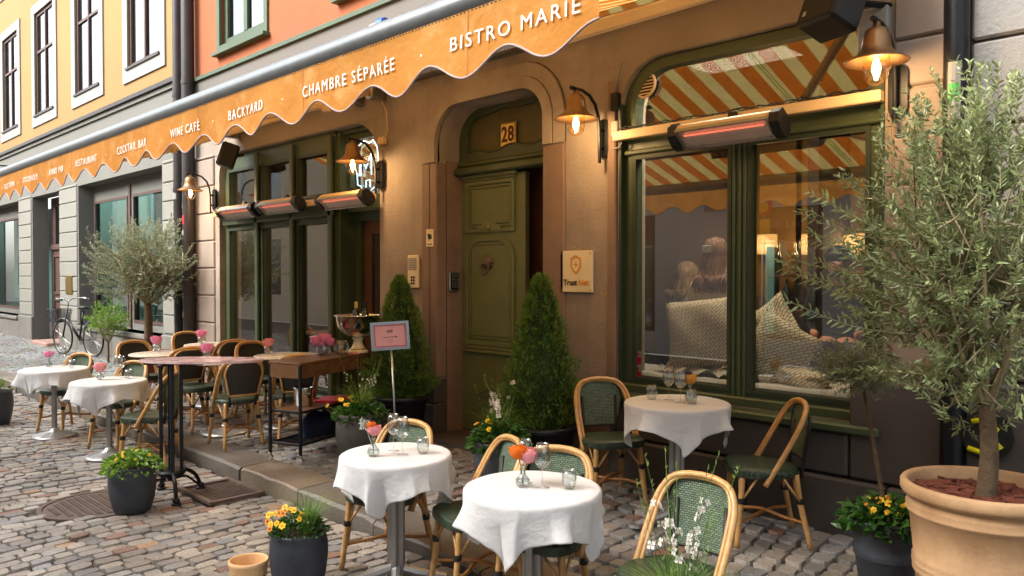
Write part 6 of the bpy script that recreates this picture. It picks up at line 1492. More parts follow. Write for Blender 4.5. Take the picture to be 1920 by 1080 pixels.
# flower pots
barrel = lambda r, h: [(0, 0), (r * .72, 0), (r * .78, .01), (r * .93, h * .3), (r, h * .6), (r * .985, h * .8), (r * .93, h * .93), (r * .95, h * .95), (r * .93, h), (r * .86, h), (r * .85, h * .93)]
def daisy(b1, p, r, n=8, up=None):
    up = (up or Vector((R.gauss(0, .35), R.gauss(0, .35), 1))).normalized(); o = up.orthogonal().normalized(); w = up.cross(o)
    for k in range(n):
        a = 2 * pi * k / n; d = o * cos(a) + w * sin(a); s_ = up.cross(d) * r * .42
        b1.add([p, p + d * r * .6 + s_ + up * r * .15, p + d * r + up * r * .05, p + d * r * .6 - s_ + up * r * .15], [(0, 1, 2, 3)])
def planting(x, y, z, pr, label, cat, seed, leaves=0, lr=.03, lm=None, lh=.12, spread=1.0, grass=0, gh=.3, gm=None, goff=(0, 0), flowers=0, fr=.016, fm=(), fside=(0, 0), spikes=0, sh=.5, sm=None, bl=.02, trail=0):
    global R
    old = R; R = random.Random(seed); t = thing('potted_' + cat.replace(' ', '_'), (x, y, z), label, cat)
    if leaves:
        b = MB()
        for i in range(leaves):
            a = R.uniform(0, 6.28); q = R.random() ** .6; r0 = pr * spread * q; zz = lh * (1 - q * q) * R.uniform(.3, 1) + .01 - (.06 * R.random() if q > .85 and trail else 0)
            p = Vector((r0 * cos(a), r0 * sin(a), zz)); d = Vector((cos(a) * (.4 + q), sin(a) * (.4 + q), R.uniform(-.3, .9)))
            leaf(b, p, d, lr * R.uniform(.6, 1.3), lr * R.uniform(.45, .75), None, None, .2, .2)
        b.build('leaves', lm or mBroad, t, kind='stuff')
    if grass:
        b = MB()
        for i in range(grass):
            a = R.uniform(0, 6.28); r0 = pr * .35 * R.random(); p = Vector((goff[0] + r0 * cos(a), goff[1] + r0 * sin(a), 0)); h = gh * R.uniform(.55, 1.1); bend = R.uniform(.2, 1.0) * h; w = R.uniform(.0025, .005)
            s_ = Vector((-sin(a), cos(a), 0)) * w; v = R.random(); b.col = (v, v, v); vs = []; N_ = 5
            for j in range(N_ + 1):
                q = j / N_; c = p + Vector((cos(a), sin(a), 0)) * bend * q ** 2.2 + Vector((0, 0, h * (q - .38 * q ** 3 * bend / h))); k = (1 - q * .9); vs += [c - s_ * k, c + s_ * k]
            b.add(vs, [(2 * j, 2 * j + 1, 2 * j + 3, 2 * j + 2) for j in range(N_)])
        b.build('grass_blades', gm or mGrassL, t, kind='stuff')
    if spikes:
        b = MB(); st = MB(); bl_ = MB()
        for i in range(spikes):
            a = R.uniform(0, 6.28); p = Vector((pr * .5 * R.random() * cos(a), pr * .5 * R.random() * sin(a), 0)); h = sh * R.uniform(.65, 1.08); e = p + Vector((cos(a) * h * .28, sin(a) * h * .28, h)); S = bez([p, (p + e) / 2 + Vector((-cos(a), -sin(a), 0)) * .02, e], 6); st.tube(S, [.0022 * (1.2 - k / len(S)) for k in range(len(S))], 5)
            for k in range(26):
                q = R.uniform(.15, 1); j = q * (len(S) - 1); a_ = int(j); c = S[a_].lerp(S[min(a_ + 1, len(S) - 1)], j - a_); az = R.uniform(0, 6.28)
                if q < .5: leaf(b, c, Vector((cos(az), sin(az), .8)), .03, .006)
                elif q > .72: leaf(b, c, Vector((cos(az) * .5, sin(az) * .5, 1)), .016, .005, None, .9)
                elif sm and i % 2 == 0:
                    for kk in range(2): daisy(bl_, c + Vector((cos(az), sin(az), .2)) * .014, bl * R.uniform(.6, 1), 4, Vector((cos(az), sin(az), .4)))
        st.build('flower_stems', mStem, t, smooth=True, kind='stuff'); b.build('small_leaves', mGrassL, t, kind='stuff')
        if bl_.v: bl_.build('white_blossoms', sm, t, kind='stuff')
    if flowers:
        pos = []
        for i in range(flowers):
            a = R.uniform(0, 6.28); q = R.random() ** .5; c = Vector((fside[0] + pr * .8 * q * cos(a), fside[1] + pr * .8 * q * sin(a), lh * (1.15 - .6 * q * q) + R.uniform(0, .02))); pos.append(c)
            up = Vector((cos(a) * q * .8 + .35, sin(a) * q * .8 - .8, .9)); b = MB(); daisy(b, c, fr * R.uniform(.8, 1.15), 6, up); m_ = fm[i % len(fm)]
            o = b.build('flower', m_, t); bb = MB(); bb.lathe([(0, .004), (fr * .28, .003), (fr * .32, 0)], 7, M4=Matrix.Translation(c + up.normalized() * .003) @ up.normalized().to_track_quat('Z', 'Y').to_matrix().to_4x4()); bb.build('flower_eye', mOrn if m_ is mYel else mRedEye, o)
        st = MB()
        for c in pos: st.tube([Vector((c.x * .5, c.y * .5, 0)), c], .0016, 4)
        st.build('flower_stems', mStem, t, kind='stuff')
    R = old; return t
mRedEye = M('dark_orange_eye', '#a3401a', .6, bump=0)
def fpot(px_, py_, z_, r, h, mat, lab, flute=0, Y=None, name='barrel_pot'):
    if Y is None: g = G(px_, py_, 0); 
    x, y = (g.x, g.y) if Y is None else Y
    zz = gz(x, y); pot(name, x, y, zz, barrel(r, h), mat, lab, flute=flute, n=96 if flute else 40, soil=(r * .86, h * .94)); return x, y, zz + h * .95
def atR(t_, px_): 
    u = (px_ - 960) / FPX; return ((-sin(YAW) + cos(YAW) * u) * t_, (cos(YAW) + sin(YAW) * u) * t_)
x, y, z = fpot(0, 0, 0, .168, .345, mPot, 'smooth dark grey barrel pot standing by the manhole cover', Y=atR(5.9, 245))
planting(x, y, z, .16, 'bright green foliage with small yellow flowers in the pot by the manhole cover', 'foliage plant', 51, leaves=520, lr=.042, lm=mLight, lh=.11, spread=1.25, grass=50, gh=.2, flowers=12, fr=.016, fm=(mYel,), trail=1)
x, y, z = fpot(0, 0, 0, .162, .335, mPot, 'ribbed dark zinc barrel pot in the foreground beside the clay bowl', flute=.028, Y=atR(4.42, 558))
fx_ = sp(-.06)
planting(x, y, z, .155, 'yellow and orange calibrachoa flowers with a tuft of grass in the foreground pot', 'flowering plant', 52, leaves=420, lr=.026, lm=mBroad, lh=.12, spread=1.0, grass=240, gh=.25, goff=sp(.045), flowers=26, fr=.021, fm=(mYel, mYel, mOrn), fside=(fx_[0] + .02, fx_[1] - .03))
x, y = atR(9.3, -12)
x, y, z = fpot(0, 0, 0, .19, .40, mPot, 'dark barrel pot cut off by the left edge', Y=(x, y))
planting(x, y, z, .17, 'green grassy plant in the pot at the left edge', 'grass plant', 53, leaves=150, lr=.03, lm=mLight, lh=.15, grass=200, gh=.25)
x, y, z = fpot(0, 0, 0, .22, .42, mPotB, 'ribbed brown grey barrel pot beside the wheel end of the bar cart', flute=.02, Y=(-5.78, 3.90))
planting(x, y, z, .21, 'tall grassy plant with pale flower spikes and yellow pansies beside the cart', 'flowering plant', 54, leaves=420, lr=.055, lm=mBroad, lh=.12, spread=1.05, grass=160, gh=.36, flowers=10, fr=.02, fm=(mYel,), fside=sp(-.14), spikes=12, sh=.5, sm=mWhP, bl=.012, trail=1)
x, y, z = fpot(0, 0, 0, .19, .40, mPot, 'ribbed grey barrel pot in front of the navy conifer pot', flute=.02, Y=atR(5.85, 935))
planting(x, y, z, .18, 'leafy plant with white star flowers on tall spikes in front of the right conifer', 'flowering plant', 55, leaves=460, lr=.06, lm=mBroad, lh=.17, spread=1.15, grass=150, gh=.36, flowers=9, fr=.022, fm=(mYel,), fside=sp(-.13), spikes=11, sh=.56, sm=mWhP, bl=.022, trail=1)
planting(q.x, q.y, q.z + .375, .165, 'yellow pansies and ivy leaves around the small olive stem', 'pansies', 56, leaves=300, lr=.075, lm=mBroad, lh=.10, spread=1.15, flowers=22, fr=.019, fm=(mYel, mYel, mOrn), trail=1)
x, y = atR(3.0, 1275)
x, y, z = fpot(0, 0, 0, .17, .42, mPot, 'dark pot of the white flower spikes in the foreground', Y=(x, y))
planting(x, y, z, .15, 'feathery green plant with white star flowers on spikes in front of the nearest chair', 'flowering plant', 58, leaves=0, grass=420, gh=.30, spikes=14, sh=.70, sm=mWhP, bl=.021)
x, y = atR(2.45, 1905)
x, y, z = fpot(0, 0, 0, .15, .70, mPot, 'dark pot at the lower right corner', Y=(x, y))
planting(x, y, z, .12, 'green leafy plant at the lower right corner', 'foliage plant', 59, leaves=60, lr=.06, lm=mLight, lh=.10)
# clay bowl
x, y = atR(4.47, 463)
t = thing('clay_bowl', (x, y, 0), 'empty buff clay bowl with embossed ornament in the foreground', 'bowl')
MB().lathe([(0, 0), (.088, 0), (.094, .01), (.1, .07), (.106, .12), (.112, .135), (.11, .15), (.102, .152), (.097, .14), (.092, .06), (.085, .02), (0, .018)], 48).build('bowl_wall', mTerraB, t, smooth=True)
for k in range(12):
    a = 2 * pi * k / 12; Mx = Matrix.Translation((.1 * cos(a), .1 * sin(a), .085)) @ Matrix.Rotation(a + pi / 2, 4, 'Z')
    MB().tube([(.018 * cos(b_) - .002, .0, .02 * sin(b_)) for b_ in [i * .6 for i in range(9)]], .0035, 5, M4=Mx).build('scroll_relief', mTerraB, t, smooth=True)
# bush on stem behind the bicycle
bx, by = -15.2, 4.85
olive('small_bush', (bx, by, .15), .55, (bx, by, .95), (.34, .3, .32), 200, .05, .018, 61, 'light green shrub on a thin stem behind the bicycle', tr=.02, lm=mLight, shoot=(.1, .2), cat='shrub', step=.022)

# ================================================================ BICYCLE
fw = Vector((-17.35, 4.7, gz(-17, 4.7))); rw_ = Vector((-16.35, 4.95, gz(-17, 4.7)))
dirb = (fw - rw_).normalized(); t = thing('bicycle', (rw_ + fw) / 2, 'dark city bicycle with a black front basket leaning by the grey wall', 'bicycle', atan2(dirb.y, dirb.x))
WR = .34; hb = .52
for sx_, nm in ((1, 'front'), (-1, 'rear')):
    Mx = Matrix.Translation((sx_ * hb, 0, WR))
    w = MB(); w.tube([(WR * .96 * cos(a), 0, WR * .96 * sin(a)) for a in [2 * pi * i / 36 for i in range(36)]], .017, 7, True, M4=Mx); wo_ = w.build('wheel', mBlackP, t, smooth=True)
    w = MB(); w.tube([(WR * .9 * cos(a), 0, WR * .9 * sin(a)) for a in [2 * pi * i / 36 for i in range(36)]], .008, 6, True, M4=Mx); w.build('rim', mSteel, wo_, smooth=True)
    w = MB()
    for i in range(14):
        a = 2 * pi * i / 14; w.tube([(0, .02 * (-1) ** i, 0), (WR * .9 * cos(a), 0, WR * .9 * sin(a))], .0016, 4, M4=Mx)
    w.tube([(0, -.04, 0), (0, .04, 0)], .018, 8, M4=Mx); w.build('spokes', mSteel, wo_)
    w = MB(); w.tube([((WR + .03) * cos(a), 0, (WR + .03) * sin(a)) for a in [radians(20) + radians(140) * i / 14 for i in range(15)]], .012, 6, M4=Mx); w.build('mudguard', mSteel, t, smooth=True)
b = MB(); b.tube([(hb, 0, WR), (hb - .12, 0, .72), (hb - .17, 0, .90)], .016, 8); b.tube([(hb - .14, 0, .74), (-.05, 0, .34)], .02, 8); b.tube([(hb - .15, 0, .84), (.08, 0, .42), (-.05, 0, .34)], .014, 8)
b.tube([(-.05, 0, .3), (-.2, 0, .88)], .018, 8); b.tube([(-.05, 0, .3), (-hb, 0, WR)], .012, 6); b.tube([(-.17, 0, .72), (-hb, 0, WR)], .01, 6); b.build('frame', mBlack, t, smooth=True)
b = MB(); b.tube(bez([(hb - .17, 0, .9), (hb - .19, 0, 1.05), (hb - .17, .1, 1.1), (hb - .25, .26, 1.12), (hb - .4, .28, 1.1)], 4), .012, 7); b.tube(bez([(hb - .19, 0, 1.05), (hb - .17, -.1, 1.1), (hb - .25, -.26, 1.12), (hb - .4, -.28, 1.1)], 4), .012, 7); b.build('handlebar', mChrome, t, smooth=True)
for s_ in (-1, 1): MB().tube([(hb - .36, s_ * .28, 1.105), (hb - .48, s_ * .285, 1.09)], .018, 8).build('grip', mBlackP, t, smooth='auto')
MB().lathe([(0, .05), (.06, .045), (.11, .02), (.1, -.01), (0, -.02)], 16, M4=Matrix.Translation((-.22, 0, .93)) @ Matrix.Diagonal((1.25, .85, 1, 1))).build('saddle', mBlackP, t, smooth=True)
b = MB()
bx0, bx1 = hb - .06, hb + .30
for i in range(9):
    zz = .64 + i * .032; k = .8 + .2 * i / 8; cx_ = (bx0 + bx1) / 2; b.tube([(cx_ - .18 * k, -.16 * k, zz), (cx_ + .18 * k, -.16 * k, zz), (cx_ + .18 * k, .16 * k, zz), (cx_ - .18 * k, .16 * k, zz)], .006, 4, True)
for i in range(24):
    a = 2 * pi * i / 24; ex = max(-1, min(1, 1.5 * cos(a))); ey = max(-1, min(1, 1.5 * sin(a))); b.tube([((bx0 + bx1) / 2 + .18 * .8 * ex, .16 * .8 * ey, .64), ((bx0 + bx1) / 2 + .18 * ex, .16 * ey, .9)], .005, 4)
b.build('front_basket', mBlack, t)
MB().box(bx0 + .04, bx1 - .04, -.12, .12, .64, .648).build('basket_floor', mBlack, t)
b = MB(); b.lathe([(0, -.012), (.08, -.01), (.08, .01), (0, .012)], 16, M4=Matrix.Translation((-.05, -.04, .3)) @ Matrix.Rotation(pi / 2, 4, 'X')); b.tube([(-.05, -.06, .3), (.08, -.07, .2), (.08, -.14, .2)], .01, 6); b.build('crank_and_chainring', mSteel, t, smooth='auto')
b = MB(); b.cbox(-.75, -.3, -.07, .07, .74, .755, .004); b.tube([(-.55, .06, .74), (-hb, .05, WR)], .006, 5); b.tube([(-.55, -.06, .74), (-hb, -.05, WR)], .006, 5); b.build('luggage_rack', mBlack, t)

# ================================================================ INSIDE THE BISTRO
def skinfig(name, joints, edges, mats, parent, matfn, root=0, sub=2):
    me = bpy.data.meshes.new(name); names = list(joints); idx = {n: i for i, n in enumerate(names)}
    me.from_pydata([joints[n][0] for n in names], [(idx[a], idx[b_]) for a, b_ in edges], [])
    o = bpy.data.objects.new(name, me); COL.objects.link(o)
    o.modifiers.new('k', 'SKIN'); sv = me.skin_vertices[0].data
    for n in names: r_ = joints[n][1]; sv[idx[n]].radius = r_ if isinstance(r_, tuple) else (r_, r_)
    sv[root].use_root = True
    m = o.modifiers.new('s', 'SUBSURF'); m.levels = sub; m.render_levels = sub
    bpy.context.view_layer.update()
    nm = bpy.data.meshes.new_from_object(o.evaluated_get(bpy.context.evaluated_depsgraph_get())); bpy.data.objects.remove(o)
    nm.name = name; nm.materials.clear()
    for m in mats: nm.materials.append(m)
    for p in nm.polygons: p.use_smooth = True; p.material_index = matfn(p.center)
    ob = bpy.data.objects.new(name, nm); COL.objects.link(ob); ob.parent = parent; return ob
# woman seated with her back to the glass (local: faces +y)
wp = thing('person', (-3.32, 5.60, 1.16), 'seated woman with long light brown hair, her back to the right window', 'person', radians(12))
J = {'pelvis': ((0, 0, .10), (.17, .12)), 'waist': ((0, .01, .28), (.125, .09)), 'chest': ((0, .0, .46), (.155, .105)), 'neckb': ((0, .01, .585), (.075, .065)), 'neck': ((0, .02, .65), .048), 'skull': ((0, .035, .76), (.078, .095)), 'crown': ((0, .03, .84), (.06, .075)),
     'chin': ((0, .09, .70), (.04, .03)), 'sl': ((-.165, 0, .54), .055), 'sr': ((.165, 0, .54), .055), 'el': ((-.23, .06, .30), .04), 'er': ((.23, .06, .30), .04), 'hl': ((-.16, .27, .22), .03), 'hr': ((.16, .27, .22), .03), 'pl': ((-.14, .36, .22), (.035, .018)), 'pr': ((.14, .36, .22), (.035, .018)),
     'kl': ((-.12, .42, .12), .07), 'kr': ((.12, .42, .12), .07), 'al': ((-.12, .45, -.28), .045), 'ar': ((.12, .45, -.28), .045), 'tl': ((-.12, .57, -.32), .035), 'tr': ((.12, .57, -.32), .035)}
E_ = [('pelvis', 'waist'), ('waist', 'chest'), ('chest', 'neckb'), ('neckb', 'neck'), ('neck', 'skull'), ('skull', 'crown'), ('skull', 'chin'), ('chest', 'sl'), ('chest', 'sr'), ('sl', 'el'), ('sr', 'er'), ('el', 'hl'), ('er', 'hr'), ('hl', 'pl'), ('hr', 'pr'), ('pelvis', 'kl'), ('pelvis', 'kr'), ('kl', 'al'), ('kr', 'ar'), ('al', 'tl'), ('ar', 'tr')]
mJean = CLOTH('blue_denim', lin('#39485e'), 0)
def wm(c):
    if c.z > .60: return 0
    if c.y > .25 and c.z > .17: return 0
    return 1 if c.z > .17 else 2
skinfig('body', J, E_, [mSkin, mKnit, mJean], wp, wm)
def hair(parent, strands, mat, n=150):
    b = MB(); rnd = random.Random(8)
    b.lathe([(0, .925), (.05, .915), (.085, .875), (.1, .82), (.103, .76), (.09, .70), (.07, .68)], 18, (0, .025, 0), M4=Matrix.Translation((0, -.002, -.005)))
    for i in range(n):
        a = rnd.uniform(pi * .95, pi * 2.05); r0 = .095; x = r0 * cos(a); y = .025 + r0 * sin(a) * .95
        zt = rnd.uniform(.80, .9); L = strands * rnd.uniform(.75, 1.1); w = rnd.uniform(-.02, .02)
        P = bez([(x * .7, .025 + (y - .025) * .7, zt), (x * 1.02, y - .005, .76), (x * 1.05 + w, min(y - .03, -.06) , .62), (x * 1.15 + w * 2, -.115 + .02 * sin(i), .76 - L * .8), (x * .95 + w * 3, -.12 + .02 * sin(i * 2), .76 - L)], 3)
        b.tube(P, [.011 * (1 - .75 * k / len(P)) for k in range(len(P))], 5)
    return b.build('hair', mat, parent, smooth=True)
hair(wp, .27, mHairB, 230)
cl = MB().cbox(-.02, .055, -.095, -.075, .80, .86, .006, Matrix.Translation((-.05, -.01, -.01))).build('hair_claw_clip', mSteel, wp)
# second diner further left, only a pale shoulder
w2 = thing('person', (-3.92, 6.1, .98), 'diner in a pale top with blond hair, left of the long haired woman', 'person', radians(-30))
skinfig('body', J, E_, [mSkin, mKnit, mJean], w2, wm)
hair(w2, .16, HAIR('blond_hair', '#3c2a16', '#a8865a'), 80)
# man facing the window
mp = Wp(1572, 492, 6.4)
mn = thing('person', (mp.x, 6.4, mp.z - .79), 'bearded man with black hair in a black shirt sitting inside, facing the street', 'person', radians(200))
J2 = dict(J); J2['nose'] = ((0, .135, .765), .012); J2['face'] = ((0, .10, .765), (.05, .05)); J2['earl'] = ((-.08, .03, .765), (.012, .02)); J2['earr'] = ((.08, .03, .765), (.012, .02))
J2['chest'] = ((0, 0, .46), (.18, .12)); J2['sl'] = ((-.195, 0, .53), .065); J2['sr'] = ((.195, 0, .53), .065)
skinfig('body', J2, E_ + [('skull', 'face'), ('face', 'nose'), ('skull', 'earl'), ('skull', 'earr')], [mSkin, mShirtK, mInk], mn, wm)
b = MB(); b.lathe([(0, .93), (.055, .92), (.09, .88), (.103, .83), (.1, .80)], 18, (0, .02, 0)); 
rnd = random.Random(3)
for i in range(120):
    a = rnd.uniform(0, 6.28); b.tube([(.08 * cos(a), .02 + .08 * sin(a), .86), (.105 * cos(a + .2), .02 + .105 * sin(a + .2), .82 + rnd.uniform(-.03, .04))], [.008, .003], 4)
for i in range(90):
    a = rnd.uniform(-.2, pi + .2); b.tube([(.062 * cos(a), .045 + .07 * sin(a), .70 + rnd.uniform(-.01, .02)), (.066 * cos(a), .05 + .078 * sin(a), .675)], [.009, .003], 4)
b.build('hair_and_beard', mHairK, mn, smooth=True)
for s_ in (-1, 1):
    MB().lathe([(0, .012), (.008, .008), (.012, 0)], 10, M4=Matrix.Translation((s_ * .032, .131, .785)) @ Matrix.Rotation(-pi / 2, 4, 'X')).build('eye', mWhite, mn, smooth=True)
    MB().lathe([(0, .014), (.0055, .011)], 8, M4=Matrix.Translation((s_ * .032, .1315, .785)) @ Matrix.Rotation(-pi / 2, 4, 'X')).build('iris', mInk, mn)
    MB().tube([(s_ * .05, .128, .806), (s_ * .03, .14, .812), (s_ * .014, .142, .806)], .0045, 5).build('eyebrow', mHairK, mn)
MB().tube([(-.024, .128, .722), (0, .138, .719), (.024, .128, .722)], .006, 6).build('mouth', M('lip', '#9a5a50', .5, bump=0), mn, smooth=True)
# cushions
def pillow(name, w, h, d, loc, rot, mat, label, seed=1, corners=.055):
    n = 18; vs = []; rnd = random.Random(seed)
    def P(u, v, s_):
        x = w / 2 * u * (1 - corners * (1 - v * v) * 1.0 * abs(u) ** 3); z = h / 2 * v * (1 - corners * (1 - u * u) * abs(v) ** 3)
        f = max(0, (1 - u ** 2)) ** .42 * max(0, (1 - v ** 2)) ** .42
        return (x, s_ * d / 2 * f + .008 * sin(u * 5 + v * 4 + seed), z)
    b = MB()
    for s_ in (-1, 1):
        b.add([P(-1 + 2 * i / n, -1 + 2 * j / n, s_) for j in range(n + 1) for i in range(n + 1)], [(j * (n + 1) + i, j * (n + 1) + i + 1, (j + 1) * (n + 1) + i + 1, (j + 1) * (n + 1) + i) for j in range(n) for i in range(n)])
    o = b.build(name, mat, None, smooth=True, loc=loc); o.rotation_euler = rot; return tag(o, label, 'cushion')
pillow('cushion', .66, .55, .17, (-3.27, 5.37, 1.32), (radians(-6), radians(-7), radians(4)), mZig, 'large basket weave patterned cushion behind the long haired woman', 1)
pillow('cushion', .46, .46, .15, (-2.66, 5.36, 1.22), (radians(-8), radians(28), radians(6)), mZig, 'tilted basket weave cushion right of the window post', 2)
pillow('cushion', .44, .42, .14, (-2.80, 5.52, 1.36), (radians(-12), radians(-35), 0), mZig, 'basket weave cushion leaning behind the tilted one', 3)
pillow('cushion', .40, .14, .22, (-2.46, 5.33, 1.055), (radians(6), radians(8), radians(-8)), mZig, 'flat patterned cushion lying on the white window seat', 4)
o = MB().cbox(-4.1, -1.15, FY + .2, FY + .74, .935, 1.0, .025).build('seat_pad', mLinenW, None, smooth='auto'); tag(o, 'long white seat pad on the bench inside the right window', 'seat pad')
b = MB(); n = 30
vs = []
for i in range(n + 1):
    x = -3.62 + .9 * i / n
    for j in range(9): vs.append((x, FY + .27 + .03 * j + .012 * sin(i * .9 + j), 1.004 + .05 * abs(sin(i * .5 + j * .7)) + .03 * (j / 8)))
b.add(vs, [(i * 9 + j, (i + 1) * 9 + j, (i + 1) * 9 + j + 1, i * 9 + j + 1) for i in range(n) for j in range(8)])
o = b.build('white_blanket', mLinenW, None, smooth=True); tag(o, 'rumpled white blanket on the window seat under the large cushion', 'blanket')
# square wall sconces
def sconce(x, y, z, lab, e=2.5):
    t = thing('wall_sconce', (x, y, z), lab, 'wall lamp', group='square lit sconces inside')
    MB().cbox(-.085, .085, -.14, -.03, -.10, .10, .006).build('lamp_shade', mShade, t); MB().cbox(-.03, .03, -.03, 0, -.04, .04, .004).build('wall_mount', mBrass, t)
    b = MB()
    for z_ in (-.103, .1): b.plate(rr(-.09, .09, -.145, -.025), [rr(-.082, .082, -.137, -.033)], z_, z_ + .004, Matrix.Rotation(-pi / 2, 4, 'X') @ Matrix.Diagonal((1, 1, -1, 1)))
    l = bpy.data.lights.new('sconce_light', 'POINT'); l.energy = e; l.color = (1, .58, .24); l.shadow_soft_size = .08
    lo = bpy.data.objects.new('sconce_light', l); COL.objects.link(lo); lo.parent = t; lo.location = (0, -.2, .0); return t
MB().cbox(-3.60, -3.52, 7.6, 8.59, .3, 3.4, .01).build('inner_pillar', mInOchre, bis, world=True)
for px_, lab in ((1438, 'left lit square sconce seen through the right window'), (1522, 'middle lit square sconce seen through the right window'), (1602, 'right lit square sconce, half behind the olive leaves')):
    p = Wp(px_, 458, 7.5); sconce(p.x, 7.59 if px_ != 1600 else 7.5, p.z, lab)
MB().box(-4.2, -1.05, 7.6, 7.66, 1.55, 3.5).build('back_panel', mInOchre, bis, world=True)
MB().box(-4.2, -1.05, 7.58, 7.66, .3, 1.55).build('back_wainscot', mInMar, bis, world=True)
# bar shelf with bottles
sh_ = thing('bottle_shelf', (-3.1, 7.4, .3), 'dark shelf with bottles and glasses at the back of the dining room', 'shelf')
for z_ in (.3, 1.1, 1.45): MB().cbox(-.62, .62, -.12, .12, z_, z_ + .03, .004).build('shelf_board', mBrownW, sh_)
for x_ in (-.63, 0, .63): MB().cbox(x_ - .012, x_ + .012, -.12, .12, 0, 1.75, .004).build('upright', mBrownW, sh_)
bm_ = [GLASS('green_bottle', 1.5, (.25, .45, .2), .08), mInk, GLASS('clear_bottle', 1.5, (.9, .9, .8), .08), GLASS('amber_bottle', 1.5, (.7, .4, .1), .08)]
proto = {}
for i in range(14):
    k = i % 4; rnd = random.Random(i)
    if k not in proto: proto[k] = MB().lathe([(0, 0), (.036, 0), (.038, .01), (.038, .17), (.03, .2), (.013, .235), (.013, .3), (0, .3)], 14).build('bottle', bm_[k], smooth='auto'); o = proto[k]
    else: o = proto[k].copy(); COL.objects.link(o)
    o.location = (-3.65 + .085 * i, 7.36, .3 + (1.13 if i % 2 else 1.48)); tag(o, 'bottle on the dark shelf at the back of the dining room', 'bottle', 'bottles on the back shelf')
# red flower arrangement at left pane
rf = thing('red_flower_arrangement', (-3.95, 6.9, .25), 'pink red flowers on a tall stand seen through the left edge of the right window', 'flowers')
MB().tube([(0, 0, 0), (0, 0, 1.25)], .02, 8).build('stand', mBrass, rf)
for k in range(7): petals(.12 * cos(k * 2.1), .1 * sin(k * 2.1), 1.3 + .11 * (k % 4), .085, 4, 6, CLOTH('red_pink_petal', lin('#d8304a'), .3) if k == 0 else bpy.data.materials['red_pink_petal'], 'bloom', rf, k)
# dining tables inside
for (x, y, z, lab) in ((-3.1, 6.35, .3, 'dark dining table in front of the seated woman'), (-2.1, 6.9, .3, 'dark dining table by the bearded man')):
    t = thing('dining_table', (x, y, z), lab, 'table'); MB().cbox(-.38, .38, -.32, .32, .74, .77, .01).build('table_top', mBrownW, t); MB().tube([(0, 0, 0), (0, 0, .74)], .03, 8).build('column', mBlack, t); MB().lathe([(.22, 0), (.22, .02), (0, .04)], 16).build('base', mBlack, t)
# left room: lamp, tables, spots
t = thing('table_lamp', (-9.75, 6.25, .2), 'small cream pleated table lamp inside the restaurant window', 'table lamp')
MB().cbox(-.7, .7, -.35, .35, .70, .74, .01).build('console_top', mBrownW, t); 
for x_ in (-.65, .65): MB().cbox(x_ - .02, x_ + .02, -.3, .3, 0, .70, .004).build('console_leg', mBrownW, t)
MB().lathe([(0, .74), (.05, .74), (.02, .78), (.015, .86)], 12).build('lamp_base', mBrass, t); MB().lathe([(.11, .84), (.065, 1.03), (.063, 1.03), (.108, .84)], 20).build('lamp_shade', EM('soft_shade', (1, .72, .45), .5), t)
for (x, y) in ((-9.2, 6.6), (-8.6, 6.9), (-8.1, 6.2), (-10.2, 7.2), (-7.6, 7.0)):
    t = thing('ceiling_spot', (x, y, 3.5), 'small glowing ceiling spot inside the restaurant', 'spotlight', group='ceiling spots in the restaurant'); MB().lathe([(.04, .0), (.045, -.05), (.04, -.06)], 14).build('housing', mSteel, t); MB().lathe([(0, -.052), (.036, -.052)], 14).build('lens', mSpot, t)
for (x, y, c, e) in ((-9.3, 6.8, (1, .7, .42), 30), (-3.1, 5.42, (1, .82, .62), 26)):
    l = bpy.data.lights.new('room_fill_light', 'AREA'); l.energy = e; l.size = .8; l.color = c; lo = bpy.data.objects.new('room_fill_light', l); COL.objects.link(lo); lo.location = (x, y, 3.45)  # unseen area lamps added to brighten the bar room and the window seat
for (a, b_, m_) in ((-10.9, -9.9, mInOchre), (-9.5, -8.7, mInMar), (-8.5, -7.6, mInOchre)):
    MB().box(a, b_, 8.4, 8.5, .25, 2.6).build('back_panel', m_, bis, world=True)
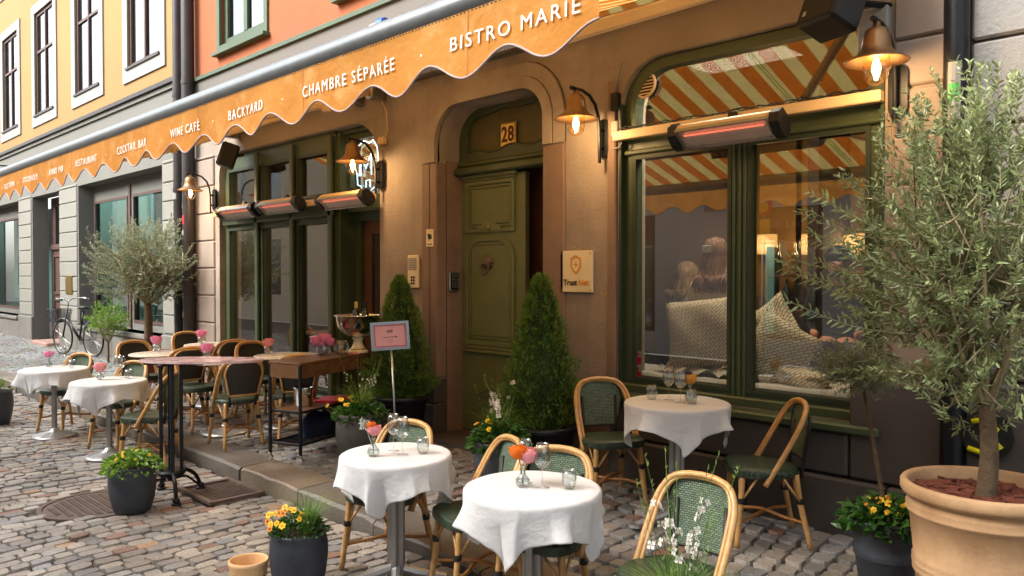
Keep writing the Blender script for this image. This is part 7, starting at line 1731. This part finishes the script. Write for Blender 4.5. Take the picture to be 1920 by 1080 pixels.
for (x, y, z, lab) in ((-8.9, 6.3, .2, 'table inside the restaurant behind the middle pane'), (-7.9, 6.9, .2, 'table inside the restaurant behind the entrance')):
    t = thing('dining_table', (x, y, z), lab, 'table'); MB().cbox(-.38, .38, -.32, .32, .74, .77, .01).build('table_top', mBrownW, t); MB().tube([(0, 0, 0), (0, 0, .74)], .03, 8).build('column', mBlack, t); MB().lathe([(.22, 0), (.22, .02), (0, .04)], 16).build('base', mBlack, t)

# small fittings on the facades
p = Wp(710, 49, FY - .3)
t = thing('blue_capped_floodlight', (p.x, FY - .3, p.z), 'small white floodlight with a blue cap on a bracket above the awning', 'floodlight')
MB().tube([(-.12, 0, 0), (.04, 0, 0)], .045, 12).build('housing', mWhite, t, smooth='auto'); MB().lathe([(0, .1), (.06, .08), (.07, 0), (0, 0)], 14, M4=Matrix.Translation((.04, 0, 0)) @ Matrix.Rotation(pi / 2, 4, 'Y')).build('cap', M('blue_plastic', '#1f56b0', .4, bump=0), t, smooth='auto'); MB().tube([(0, 0, 0), (0, .3, -.1)], .012, 6).build('bracket', mBlack, t)
p = Wp(20, 312, YY)
t = thing('iron_bracket', (p.x, YY, p.z), 'black wrought iron sign bracket on the yellow house at the left edge', 'bracket')
MB().tube([(0, 0, 0), (0, -1.5, 0)], .02, 6).build('arm', mBlack, t, smooth=True); MB().tube(bez([(0, 0, -.5), (0, -.25, -.45), (0, -.5, -.1), (0, -.8, -.02), (0, -.95, -.15), (0, -.8, -.22)], 5), .014, 6).build('scroll', mBlack, t, smooth=True)
# moss and litter between the stones
R = random.Random(77); b = MB()
for i in range(700):
    k = R.random()
    x = R.uniform(-9, -.8); y = R.uniform(KY + .4, 4.7) if k < .6 else R.uniform(.6, KY); z = gz(x, y) - .006
    if k > .6 and not free_street(x, y): continue
    a = R.uniform(0, 6.28); leaf(b, Vector((x, y, z + .004)), Vector((cos(a), sin(a), R.uniform(.1, .9))), R.uniform(.006, .018), R.uniform(.003, .006))
b.build('moss_and_weeds', mGrassL, side, kind='stuff')
b = MB()
for i in range(900):
    x = R.uniform(-9, -.8); y = R.uniform(.3, 4.6); z = gz(x, y) + .001; q_ = R.uniform(.002, .006); a = R.uniform(0, 3)
    b.box(-q_, q_, -q_ * .6, q_ * .6, 0, q_ * .5, Matrix.Translation((x, y, z)) @ Matrix.Rotation(a, 4, 'Z'))
b.build('grit', mMulch, street, kind='stuff')
